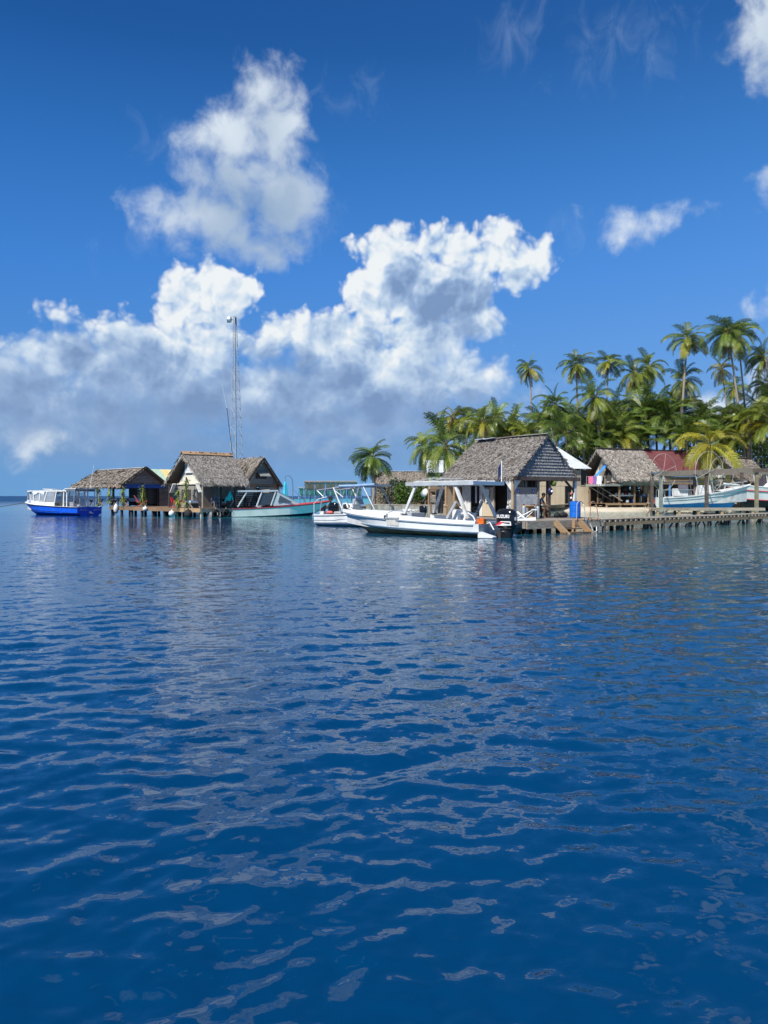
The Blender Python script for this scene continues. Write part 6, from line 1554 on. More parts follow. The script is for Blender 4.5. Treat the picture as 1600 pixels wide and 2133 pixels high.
# ---- second small white boat behind, with a pipe-frame top
def second_boat():
    O = (-3.70, 47.55, 0); rz = heading(.83, -.555)
    t = thing('white_skiff', 'small white skiff with a pipe frame and rolled blue canopy behind the dive boat bow', 'boat', O, rz)
    H = Hull(6.3, 2.1, .66, .98, draft=.3, rake=.9, chine=.15, flare=.97, fine=.55, power=2.2, stern=.95)
    H.side(0.28, 1, 8).build('hull', M['white'], t); H.side(0, .28, 2).build('bottom', M['stainred'], t); H.transom().build('transom', M['white'], t)
    H.gunwale(.16).build('gunwale', M['white'], t); H.inside(.25).build('cockpit', M['whitein'], t); H.foredeck(.72).build('foredeck', M['white'], t)
    H.rail(.94, .03).build('rub_rail', M['greyline'], t)
    m = MB()
    for sd in (1, -1): m.tube([H.pt(0, .62, sd), H.pt(.25, .60, sd), H.pt(.3, .66, sd), H.pt(.6, .68, sd), H.pt(.85, .7, sd)], .024, 5)
    m.build('strake', M['greyline'], t)
    MB().prism([(2.0, -.4, .25), (2.6, -.4, .25), (2.45, -.4, 1.35), (2.15, -.4, 1.35)], (0, .8, 0)).build('console', M['white'], t)
    MB().prism([(2.45, -.4, 1.3), (2.75, -.36, 1.3), (2.6, -.36, 1.65), (2.5, -.4, 1.6)], (0, .76, 0)).build('windscreen', M['greyint'], t)
    MB().box((1.35, 0, .8), (.5, .8, .12)).build('seat', M['lightgrey'], t); MB().box((1.35, 0, .5), (.4, .7, .5)).build('seat_base', M['white'], t)
    # pipe frame with blue rolled top
    tz0, tz1 = 2.14, 2.42
    for sd in (1, -1):
        MB().tube([(.1, sd * .9, tz0), (2.0, sd * .92, (tz0 + tz1) / 2 + .05), (4.4, sd * .85, tz1)], .035, 6).build('frame_rail', M['alu'], t)
        MB().tube([(.9, sd * .95, tz0 + .12), (.55, sd * .98, 1.35), (.45, sd * 1.0, .7)], .03, 6).build('frame_leg', M['alu'], t)
        MB().tube([(1.45, sd * .95, tz0 + .16), (2.3, sd * 1.0, .72)], .04, 6).build('frame_leg', M['white'], t)
        MB().tube([(3.6, sd * .9, tz1 - .08), (4.5, sd * .95, .9)], .035, 6).build('frame_leg', M['alu'], t)
        MB().tube([(3.3, sd * .9, tz1 - .1), (2.8, sd * .98, .75)], .03, 6).build('frame_leg', M['alu'], t)
        MB().tube([(.15, sd * .9, tz0), (.75, sd * .96, 1.72)], .025, 5).build('strut', M['white'], t)
    for x, z in ((.1, tz0), (1.6, tz0 + .17), (3.2, tz1 - .1), (4.4, tz1)): MB().tube([(x, -.9, z), (x, .9, z)], .03, 6).build('cross_bar', M['alu'], t)
    MB().tube([(1.9, -.95, tz0 + .24), (3.2, -.93, tz1 - .02), (4.4, -.88, tz1 + .04)], .075, 8).build('rolled_canopy', M['paletarp'], t)
    MB().prism([(1.7, -.9, tz0 + .2), (4.4, -.85, tz1 + .02), (4.4, .85, tz1 + .02), (1.7, .9, tz0 + .2)], (0, 0, .02)).build('canopy_cloth', M['paletarp'], t)
    MB().tube([(.02, -1.0, .68), (.02, -1.0, 1.35), (.35, -1.0, 1.62), (1.0, -1.0, 1.75)], .022, 5).build('stern_rail', M['white'], t)
    outboard(t, (.55, .25, .42), .82)
    o = thing('red_float', 'pale red float lying at the stern of the white skiff', 'float', bw(O, rz, .9, -.6, .72), rz); MB().ball((0, 0, .08), .13, 10, (2.2, 1, .8)).build('body', M['pink'], o, smooth=True); MB().tube([(.2, 0, .1), (.4, 0, .0)], .015, 4).build('cord', M['rope'], o)
    o = thing('white_tank', 'white fuel tank beside the tilted motor of the white skiff', 'fuel tank', bw(O, rz, .35, -.55, .62), rz); MB().box((0, 0, .12), (.35, .3, .24)).build('body', M['white'], o); MB().lathe([(.05, .24), (.05, .30)], 8).build('cap', M['black'], o)
second_boat()

# ---- third: skiff between dive boat and deck, bow with pulpit rail showing
def third_boat():
    O = (2.6, 38.4, 0); rz = heading(.96, -.28)
    t = thing('white_bow_skiff', 'white skiff with a bent bow rail showing beside the black outboard', 'boat', O, rz)
    H = Hull(4.9, 1.9, .42, .62, draft=.25, rake=.55, chine=.15, fine=.5, power=2.6)
    H.side(.12, 1, 7).build('hull', M['white'], t); H.side(0, .12, 1).build('bottom', M['greenslime'], t); H.transom().build('transom', M['white'], t)
    H.gunwale(.14).build('gunwale', M['white'], t); H.inside(.15, u1=.6).build('cockpit', M['whitein'], t); H.foredeck(.5, .14).build('foredeck', M['white'], t)
    H.rail(.92, .025).build('rub_rail', M['greyline'], t)
    MB().tube([(3.1, -.55, .62), (3.5, -.45, 1.05), (3.9, -.3, 1.10), (4.3, -.1, .72)], .028, 6).build('bow_rail', M['white'], t); MB().tube([(3.2, .5, .62), (3.6, .4, 1.0), (4.0, .25, 1.02), (4.35, .1, .72)], .022, 6).build('bow_rail', M['alu'], t)
    MB().tube([(3.9, -.35, .66), (4.75, -.05, 1.12)], .018, 5).build('strut', M['alu'], t); MB().tube([(4.35, -.1, .66), (4.8, -.02, 1.1)], .018, 5).build('strut', M['alu'], t)
    MB().box((4.82, -.02, 1.14), (.26, .16, .05)).build('step_plate', M['white'], t)
    MB().tube([(3.6, -.6, .60), (4.2, -.3, .55), (4.7, -.05, .45)], .035, 6).build('anchor_shank', M['white'], t)
M['greenslime'] = mk('green_waterline', (.05, .14, .11), None, .6)
third_boat()

# ---- red and mint boat at the left deck
def red_boat():
    O = (-13.45, 66.3, 0); rz = heading(.85, .527)
    t = thing('mint_red_boat', 'pale mint boat with a red gunwale and small white cabin beside the left deck', 'boat', O, rz)
    H = Hull(10.0, 2.1, .70, 1.30, draft=.3, rake=1.6, chine=.02, flare=.97, fine=.45, power=2.0, stern=.9)
    H.side(.40, .93, 9).build('hull', M['mint'], t); H.side(0, .40, 3).build('bottom', M['navy'], t); H.transom().build('transom', M['white'], t)
    H.side(.93, 1.0, 1, off=.006).build('red_band', M['red'], t); H.gunwale(.2).build('gunwale', M['red'], t); H.inside(.3, .2).build('cockpit', M['redin'], t); H.foredeck(.60, .10).build('foredeck', M['red'], t)
    # cabin
    zr = 2.12
    MB().prism([(.55, -1.0, zr), (4.3, -.95, zr + .06), (4.3, .95, zr + .06), (.55, 1.0, zr)], (0, 0, .15)).build('cabin_roof', M['white'], t)
    for sd in (1, -1):
        def P(x, z, y=.93): return (x, sd * y, z)
        MB().prism([P(4.25, zr + .05), P(6.45, 1.05, .72), P(4.95, .98), P(3.9, .92), P(3.75, 1.02)], (0, -sd * .05, 0)).build('cabin_side', M['white'], t)
        MB().prism([P(4.45, 1.85, .955), P(5.65, 1.28, .86), P(5.5, 1.18, .875), P(4.25, 1.22, .965)], (0, sd * .02, 0)).build('side_window', M['glass2'], t)
        MB().prism([P(2.75, 2.1), P(3.9, 2.1), P(3.55, 1.05), P(2.35, .95)], (0, -sd * .03, 0)).build('side_glazing', M['glass'], t)
        for (xa, xb) in ((1.35, .55), (2.75, 2.25)): MB().bar(P(xa, zr), P(xb, .86), .09).build('cabin_post', M['white'], t)
        MB().bar(P(4.05, zr), P(3.6, .95), .09).build('cabin_post', M['white'], t)
    MB().prism([(4.3, -.95, zr + .06), (4.3, .95, zr + .06), (6.4, .70, 1.08), (6.4, -.70, 1.08)], (.06, 0, .03)).build('windscreen', M['white'], t)
    MB().prism([(4.6, -.75, zr - .08), (4.6, .75, zr - .08), (5.9, .6, 1.40), (5.9, -.6, 1.40)], (.10, 0, .055)).build('windscreen_glass', M['glass2'], t)
    MB().box((2.7, 0, .75), (.4, 1.5, .5)).build('bench', M['lightgrey'], t); MB().box((1.0, 0, .7), (.5, 1.6, .12)).build('aft_seat', M['whitein'], t)
    outboard(t, (-.42, .1, .42), .95, stripe=True)
    r = thing('mooring_rope', 'mooring rope from the mint and red boat stern to the left deck', 'rope', (0, 0, 0)); MB().tube([lw(.9, -.2, .5), bw(O, rz, -.9, .4, .35), bw(O, rz, .05, .3, .72)], .022, 4).build('line', M['rope'], r)
M['redin'] = mk('red_inner_paint', (.38, .05, .055), (.30, .05, .05), .6, 2)
M['glass2'] = glass_mat('grey_window', (.16, .19, .22), .8)
red_boat()

# ---- bright blue tour boat
def blue_boat():
    O = (-27.2, 71.2, 0); rz = heading(-.85, .53)
    t = thing('blue_tour_boat', 'bright blue hulled tour boat with a white canopied cabin moored at the far left', 'boat', O, rz)
    H = Hull(9.9, 2.75, .78, 1.16, draft=.35, rake=1.5, chine=.16, flare=.99, fine=.5, power=2.1, stern=.96)
    H.side(.05, 1, 10).build('hull', M['blue_hull'], t); H.side(0, .05, 1).build('bottom', M['navy'], t); H.transom().build('transom', M['blue_hull'], t)
    H.rail(.96, .05).build('rub_rail', M['navy'], t); H.gunwale(.2).build('gunwale', M['white'], t); H.inside(.3, .2).build('cockpit', M['whitein'], t); H.foredeck(.82).build('foredeck', M['white'], t)
    m = MB()
    for sd in (1, -1): m.tube([H.pt(u, .52 - .0 * u, sd) for u in (.25, .4, .54, .64, .73, .81, .88, .94)], .03, 5); m.tube([H.pt(u, .46, sd) for u in (0, .1, .22)], .03, 5)
    m.build('strake', M['navy'], t)
    for y in (-.85, .65): MB().box((-.03, y, .50), (.05, .75, .04)).build('transom_ledge', M['lightgrey'], t)
    MB().box((-.06, -.05, .28), (.12, .18, .14)).build('transom_fitting', M['alu'], t); MB().box((-.08, -.2, .2), (.12, .22, .10)).build('transom_fitting', M['white'], t)
    zr = 2.22
    # cabin coaming and canopy with side curtains
    for sd in (1, -1):
        us = [.34, .45, .56, .66, .76, .86, .93]
        MB().loft([[H.pt(u, 1, sd) + V(0, -sd * .06, .02), H.pt(u, 1, sd) + V(0, -sd * .10, .34 if u < .9 else .25), H.pt(u, 1, sd) + V(0, -sd * .14, .34 if u < .9 else .25), H.pt(u, 1, sd) + V(0, -sd * .14, .02)] for u in us], closed=True).build('cabin_side', M['white'], t)
        for u, du in ((.34, -.01), (.50, -.03), (.58, .0), (.68, .03), (.78, .03)):
            p = H.pt(u, 1, sd) + V(0, -sd * .11, .30); MB().bar(p, (p.x + du * 9 - .1, p.y - sd * .06, zr), .11).build('canopy_post', M['white'], t)
        p0, p1 = H.pt(.355, 1, sd), H.pt(.485, 1, sd)
        MB().prism([p0 + V(0, -sd * .11, .36), p1 + V(0, -sd * .11, .36), p1 + V(-.2, -sd * .17, zr - p1.z), p0 + V(-.1, -sd * .17, zr - p0.z)], (0, -sd * .02, 0)).build('side_curtain', M['clear'], t)
        for ua, ub in ((.49, .575), (.585, .675), (.69, .775)):
            p0, p1 = H.pt(ua, 1, sd), H.pt(ub, 1, sd)
            MB().prism([p0 + V(0, -sd * .11, .37), p1 + V(0, -sd * .11, .37), p1 + V(0, -sd * .17, zr - p1.z), p0 + V(0, -sd * .17, zr - p0.z)], (0, -sd * .015, 0)).build('side_window', M['clear'], t)
        m = MB(); m.loft([[H.pt(u, 1, sd) + V(0, -sd * .09, zr - H.zs(u) - j * (.10 + .06 * math.sin(u * 40))) for j in range(3)] for u in np.linspace(.5, .78, 9)]); m.build('rolled_curtain', M['whitecloth'], t)
        q = H.pt(.83, 1, sd) + V(0, -sd * .09, .07); q2 = H.pt(.76, 1, sd) + V(0, -sd * .09, .07)
        MB().prism([q, q2, q2 + V(0, 0, .22), q + V(0, 0, .22)], (0, sd * .02, 0)).build('registration_plate', M['sticker'], t)
    # front screen
    MB().prism([(8.9, .35, 1.35), (8.9, -.35, 1.35), (8.0, -.9, zr), (8.0, .9, zr)], (-.03, 0, 0)).build('front_window', M['clear'], t)
    for y0, y1 in ((.38, .95), (-.38, -.95), (0, 0)): MB().bar((8.92, y0, 1.3), (8.0, y1, zr), .09).build('canopy_post', M['white'], t)
    MB().prism([(1.7, -1.25, zr), (7.9, -1.05, zr), (8.15, -.5, zr), (8.15, .5, zr), (7.9, 1.05, zr), (1.7, 1.25, zr)], (0, 0, .10)).build('canopy', M['white'], t)
    MB().prism([(4.9, -.5, zr + .14), (6.4, -.45, zr + .22), (6.4, .45, zr + .22), (4.9, .5, zr + .14)], (0, 0, .06)).build('roof_raft', M['beigewhite'], t)
    # wheelhouse
    zw = 2.45
    MB().prism([(.5, -1.1, zw), (2.0, -1.15, zw), (2.35, -1.1, zr + .08), (2.35, 1.1, zr + .08), (2.0, 1.15, zw), (.5, 1.1, zw)], (0, 0, .05)).build('wheelhouse_roof', M['white'], t)
    for sd in (1, -1):
        MB().prism([(2.35, sd * 1.12, zr + .02), (1.95, sd * 1.14, zw), (.7, sd * 1.1, zw), (.65, sd * 1.1, zr - .02)], (0, -sd * .03, 0)).build('roof_window', M['glass2'], t)
        MB().bar((2.2, sd * 1.1, zr), (2.2, sd * 1.15, .8), .12).build('wheelhouse_post', M['white'], t); MB().bar((1.75, sd * 1.1, zr), (1.75, sd * 1.15, .8), .10).build('wheelhouse_post', M['white'], t); MB().bar((.65, sd * 1.08, zw), (.8, sd * 1.12, .8), .06).build('wheelhouse_post', M['alu'], t)
    MB().prism([(2.15, -.9, .85), (2.1, -.9, 2.1), (2.1, -.1, 2.1), (2.15, -.1, .85)], (-.03, 0, 0)).build('inner_curtain', M['clear'], t)
    MB().box((1.7, .35, .75), (.4, .75, .95)).build('console', M['lightgrey'], t); m = MB(); m.tube([(1.4, .35 + .18 * math.sin(a), 1.32 + .18 * math.cos(a)) for a in np.linspace(0, 2 * PI, 15)], .025, 5, cap=False); m.tube([(1.4, .35, 1.32), (1.6, .35, 1.2)], .025, 5); m.build('steering_wheel', M['black'], t)
    MB().box((.85, .3, .95), (.4, .5, .08)).build('helm_seat', M['lightgrey'], t); MB().box((.65, .3, 1.25), (.08, .5, .55)).build('seat_back', M['lightgrey'], t)
    for sd in (1, -1): MB().bar((.95, .3 + sd * .2, .92), (1.15, .3 + sd * .22, .35), .06).build('seat_leg', M['white'], t); MB().bar((.7, .3 + sd * .2, .92), (.55, .3 + sd * .22, .35), .06).build('seat_leg', M['white'], t)
    for i, x in enumerate((2.75, 3.45)): MB().box((x, .75, .85), (.6, .5, .55)).build('dark_seat', M['darkseat'], t)
    MB().tube([(1.5, -1.15, zw), (1.1, -1.3, zw + 2.3)], .02, 4).build('aerial', M['white'], t)
    r = thing('mooring_rope', 'mooring rope running down to the water from the bow of the blue tour boat', 'rope', (0, 0, 0)); b = bw(O, rz, 9.8, 0, 1.15); MB().tube([b, b + V(-4, -1.2, -.75), b + V(-7.2, -2.5, -1.2)], .03, 4).build('line', M['ropedark'], r)
M['darkseat'] = mk('dark_olive_seat', (.05, .055, .05), None, .7)
blue_boat()

# ---- the lifted blue and white boat, the red and white boat behind it
def lifted_boat():
    O = (29.75, 83.3, 1.2); rz = heading(1, .04)
    t = thing('lifted_boat', 'white boat with a bright blue bottom raised on the boat lift', 'boat', O, rz)
    H = Hull(10.1, 2.9, .42, 1.8, draft=.95, rake=1.5, chine=-.30, flare=.86, fine=.5, power=2.1, stern=.92, keelrise=.82)
    H.side(.40, 1, 8).build('hull', M['white'], t)
    H.side(0, .40, 5, .0, 1).build('blue_bottom', M['bluebottom'], t); H.transom().build('transom', M['white'], t)
    H.rail(.72, .03).build('strake', M['greyline'], t); H.rail(.92, .04).build('rub_rail', M['lightgrey'], t); H.gunwale(.2).build('gunwale', M['white'], t); H.inside(-.2, .2).build('cockpit', M['whitein'], t); H.foredeck(.62, .12).build('foredeck', M['white'], t)
    MB().prism([(4.0, -.7, .1), (5.6, -.7, .3), (5.3, -.7, 1.75), (4.3, -.7, 1.75)], (0, 1.4, 0)).build('console', M['white'], t)
    for sd in (1, -1):
        MB().tube([(3.9, sd * .8, .4), (3.75, sd * .8, 2.6), (5.4, sd * .8, 2.6), (5.6, sd * .8, .9)], .045, 6).build('frame', M['alu'], t)
        MB().tube([(.15, sd * 1.2, .45), (.15, sd * 1.2, 1.25), (3.2, sd * 1.3, 1.25), (3.4, sd * 1.3, .75)], .03, 6).build('stern_rail', M['alu'], t)
        for x in (1.0, 1.9, 2.7): MB().tube([(x, sd * 1.25, 1.25), (x + .1, sd * 1.25, .5)], .022, 5).build('stanchion', M['alu'], t)
        MB().tube([(6.6, sd * 1.15, 1.2), (6.8, sd * 1.1, 1.75), (8.6, sd * .75, 2.05), (9.7, sd * .15, 2.2)], .03, 6).build('bow_rail', M['alu'], t)
        for x, y, z in ((7.7, .95, 1.9), (8.9, .65, 2.08)): MB().tube([(x, sd * y, z), (x - .1, sd * y, z - .6)], .022, 5).build('stanchion', M['alu'], t)
    MB().box((2.3, 0, 1.0), (1.1, 1.5, .8)).build('engine_box', M['white'], t); MB().box((2.2, -.9, 1.55), (.9, .3, .5)).build('grey_box', M['greyplastic'], t)
    MB().box((3.2, .6, 2.7), (2.6, 1.9, .06)).build('frame_top', M['steelblue'], t)
    MB().bar((.35, .6, .5), (.35, .6, 1.3), .3).build('stern_locker', M['white'], t)
M['bluebottom'] = mk('bright_blue_antifouling', (.02, .22, .62), (.03, .27, .68), .5, 1.5)
lifted_boat()
def red_white_boat():
    O = (51.5, 91.0, 1.5); rz = heading(-.97, -.22)
    t = thing('red_white_boat', 'tall white boat with red stripes on land at the far right edge', 'boat', O, rz)
    H = Hull(13.0, 3.6, .9, 1.7, draft=1.4, rake=2.0, chine=-.5, flare=.85, fine=.5, power=2.1, keelrise=.8)
    H.side(.42, 1, 8).build('hull', M['white'], t); H.side(0, .42, 4).build('bottom', M['darkbottom'], t); H.transom().build('transom', M['white'], t)
    H.rail(.42, .06).build('waterline_stripe', M['red'], t); H.rail(.80, .07).build('red_stripe', M['red'], t); H.gunwale(.2, .06).build('gunwale', M['white'], t); H.foredeck(.05, .1).build('deck', M['white'], t)
    MB().prism([(1.5, -1.4, 1.3), (8.0, -1.2, 1.3), (6.8, -1.2, 2.9), (1.5, -1.4, 2.9)], (0, 2.6, 0)).build('cabin', M['white'], t)
    for sd in (1, -1): MB().prism([(2.0, sd * 1.42 - .1 * (sd > 0), 2.0), (7.0, sd * 1.24, 2.0), (6.4, sd * 1.24, 2.65), (2.0, sd * 1.42 - .1 * (sd > 0), 2.65)], (0, sd * .03, 0)).build('cabin_window', M['glass2'], t)
    MB().box((4.6, 0, 2.98), (7.4, 3.0, .12)).build('cabin_roof', M['white'], t); MB().box((4.6, 0, 3.10), (7.6, 3.1, .10)).build('red_roof_edge', M['red'], t)
    MB().box((9.6, 0, 2.95), (4.4, 2.2, .07)).build('awning', M['red'], t)
    for x in (7.9, 9.6, 11.4):
        for y in (-.95, .95): MB().tube([(x, y, 1.6), (x + .2, y, 2.95)], .045, 6).build('awning_post', M['white'], t)
M['darkbottom'] = mk('black_bottom_paint', (.012, .012, .018), None, .6)
red_white_boat()
def dinghy():
    O = (2.6, 56.5, 0); rz = heading(-.85, .53)
    t = thing('grey_dinghy', 'grey green open dinghy lying between the sea wall and the dive boat canopy', 'boat', O, rz)
    H = Hull(5.2, 1.8, .52, .80, draft=.2, rake=.8, chine=.1, fine=.5, power=2.2)
    H.side(0, 1, 8).build('hull', M['dinghy'], t); H.transom().build('transom', M['dinghy'], t); H.gunwale(.12).build('gunwale', M['white'], t); H.inside(.12).build('inside', M['dinghyin'], t)
    for x in (1.2, 2.6): MB().box((x, 0, .45), (.3, 1.4, .05)).build('thwart', M['whitein'], t)
    outboard(t, (-.3, 0, .25), .7)
    n = thing('rope_heap', 'pale heap of rope and net hanging over the dinghy', 'rope', bw(O, rz, 1.0, -.7, .5), rz); rs = random.Random(2)
    for k in range(9):
        a = rs.uniform(0, 6); MB().tube([(rs.uniform(-.5, .9), rs.uniform(-.1, .1), .15 + .2 * rs.random()), (rs.uniform(-.5, .9), rs.uniform(-.2, .1), .3), (rs.uniform(-.5, .9), rs.uniform(-.2, .1), -.05)], .03, 5).build('coil', M['rope'] if k % 2 else M['white'], n)
M['dinghy'] = mk('grey_teal_paint', (.11, .19, .21), (.14, .22, .24), .6, 2); M['dinghyin'] = mk('faded_teal_inside', (.26, .36, .34), (.32, .40, .38), .7, 2)
dinghy()

# mooring lines of the dive boat and the skiff
for i, (a, b, lab) in enumerate((((4.0, 33.2, .75), (5.6, 36.2, .62), 'slack mooring rope from the dive boat stern to the plank deck'), ((-1.75, 39.4, 1.05), (1.2, 43.0, .66), 'thin mooring rope from the dive boat bow to the deck'))):
    a, b = Vector(a), Vector(b); r = thing('mooring_rope', lab, 'rope', (0, 0, 0)); MB().tube([a.lerp(b, k / 6) - V(0, 0, .5 * math.sin(PI * k / 6) * .5) for k in range(7)], .018, 4).build('line', M['rope'], r)
# ------------------------------------------------------------------ palms and bushes
def frond_mesh(elev, seed, droop, n=38, dead=False, mat='frond', wmax=.25):
    """unit-length coconut frond growing along +x at the given elevation, arching down under its weight"""
    rs = random.Random(seed); N_ = 14
    pts = []; p = Vector((0, 0, 0)); a = R(elev); side = rs.uniform(-.12, .12)
    for i in range(N_ + 1):
        pts.append(p.copy()); f = i / N_
        a -= droop * (0.35 + 1.3 * f) / N_
        a = max(a, R(-88))
        p = p + Vector((math.cos(a), side * f, math.sin(a))) / N_
    m = MB()
    def P(t):
        x = t * N_; i = min(int(x), N_ - 1); return pts[i].lerp(pts[i + 1], x - i)
    # rib: flat tapering strip with a keel
    secs = []
    for i in range(0, N_ + 1, 2):
        w = .018 * (1 - .85 * i / N_) + .003; secs.append([pts[i] + V(0, -w, 0), pts[i] + V(0, 0, -w), pts[i] + V(0, w, 0), pts[i] + V(0, 0, w * .5)])
    m.loft(secs, closed=True); nr = len(m.f)
    for k in range(n):
        t = .12 + .87 * (k + rs.uniform(-.3, .3)) / n; t = min(max(t, .1), .995)
        tang = (P(min(1, t + .03)) - P(max(0, t - .03))).normalized(); base = P(t)
        sidev = Vector((0, 1, 0)); upv = sidev.cross(tang) * -1
        if upv.z < 0 and not dead: upv = -upv
        l = wmax * (math.sin(PI * min(1, .12 + .80 * t)) ** .6) * rs.uniform(.8, 1.15) * 1.25
        for sd in (1, -1):
            dr = rs.uniform(.25, .8) if not dead else rs.uniform(1.2, 2.2)
            d0 = (sidev * sd * .9 + tang * .75 + upv * .25).normalized(); d1 = (d0 + Vector((0, 0, -dr * 1.3))).normalized()
            w = tang * .0105
            q = base + d0 * l * .5; e = q + d1 * l * .55
            m.add([base - w * .6, base + w * .6, q + w, q - w, e], [(0, 1, 2, 3), (3, 2, 4)])
    me = m.mesh('frond', M[mat]); me.materials.append(M['rachis'] if not dead else M['frond_dead'])
    mi = [1 if i < nr else 0 for i in range(len(me.polygons))]; me.polygons.foreach_set('material_index', mi)
    return me
FR = {}
for mat in ('frond', 'frond_dark', 'frond_yellow'):
    FR[mat] = [frond_mesh(e, 100 + i, d, mat=mat) for i, (e, d) in enumerate(((84, .7), (72, 1.1), (60, 1.5), (48, 1.6), (35, 1.7), (20, 1.6), (5, 1.5), (-12, 1.3), (-30, 1.0), (-48, .7)))]
DEAD = [frond_mesh(e, 300 + i, d, n=22, dead=True, mat='frond_dead', wmax=.14) for i, (e, d) in enumerate(((-50, .9), (-65, .6), (-76, .3)))]
def palm(label, top, base, size, mat='frond', n=22, skirt=3, r=.15, nuts=5, lean=None, group='coconut palms behind the huts', hang=1.0, seed=None, wind=0.0, low=-48):
    top = Vector(top); base = Vector(base); rs = random.Random(seed if seed is not None else int(top.x * 37 + top.z * 91))
    t = thing('coconut_palm', label, 'palm tree', base, 0, group)
    T = top - base; N_ = 9; pts = []; bow = Vector((rs.uniform(-.5, .5), rs.uniform(-.3, .3), 0)) * min(1.5, T.length * .06)
    for i in range(N_ + 1):
        f = i / N_; q = T * f; q = q + Vector((T.x, T.y, 0)) * (f ** .75 - f) * .9 + bow * math.sin(PI * f); pts.append(q)
    rad = [r * (1.5 if i == 0 else 1.15 - .5 * i / N_) for i in range(N_ + 1)]
    MB().tube([pts[0] - V(0, 0, .5)] + pts, [r * 1.6] + rad, 8).build('trunk', M['trunk'], t, smooth=True)
    ga = PI * (3 - math.sqrt(5)); a0 = rs.uniform(0, 6.28); n += rs.randint(-3, 4); ta, tb = rs.gauss(-.10, .12), rs.gauss(.0, .10); zs_ = rs.uniform(.72, 1.32); low += rs.uniform(-14, 12); skirt += rs.randint(0, 4) if skirt else 0; start = rs.uniform(74, 88)
    for i in range(n):
        f = (i + .5) / n; el = start - (start - low) * f ** .85 + rs.uniform(-12, 12)
        k = min(range(10), key=lambda q: abs((84, 72, 60, 48, 35, 20, 5, -12, -30, -48)[q] - el))
        mt = mat
        if mat == 'frond' and f > .6 and rs.random() < .30: mt = 'frond_yellow'
        if mat == 'frond' and f < .3 and rs.random() < .5: mt = 'frond_dark'
        az = a0 + i * ga; s_ = size * rs.uniform(.82, 1.12) * (.88 if f < .12 else 1.0)
        az += wind * math.sin(az + .6) 
        Mx = Matrix.Rotation(tb, 3, 'X') @ Matrix.Rotation(ta, 3, 'Y') @ Euler((rs.uniform(-.45, .45), rs.uniform(-.14, .14), az + rs.uniform(-.25, .25))).to_matrix()
        place(FR[mt][k], 'frond', t, T + V(0, 0, .1 - .25 * f), rot=Mx.to_euler(), scale=(s_, s_ * rs.uniform(.75, 1.15), s_ * zs_))
    for i in range(skirt):
        place(DEAD[i % 3], 'dead_frond', t, T + V(0, 0, -.25), rot=(0, 0, a0 + 1.7 * i + rs.uniform(-.5, .5)), scale=size * rs.uniform(.55, .85) * hang)
    for i in range(nuts):
        a = rs.uniform(0, 6.28); MB().ball(T + V(.28 * math.cos(a), .28 * math.sin(a), -.25 - .2 * rs.random()), .14, 8, (1, 1, 1.2)).build('coconut', M['coconut'], t, smooth=True)
    return t
def pp(px, py, d): return ((px - 800) / F * d, d, zat(py, d))
def pg(px, d, z=.8): return ((px - 800) / F * d, d, z)
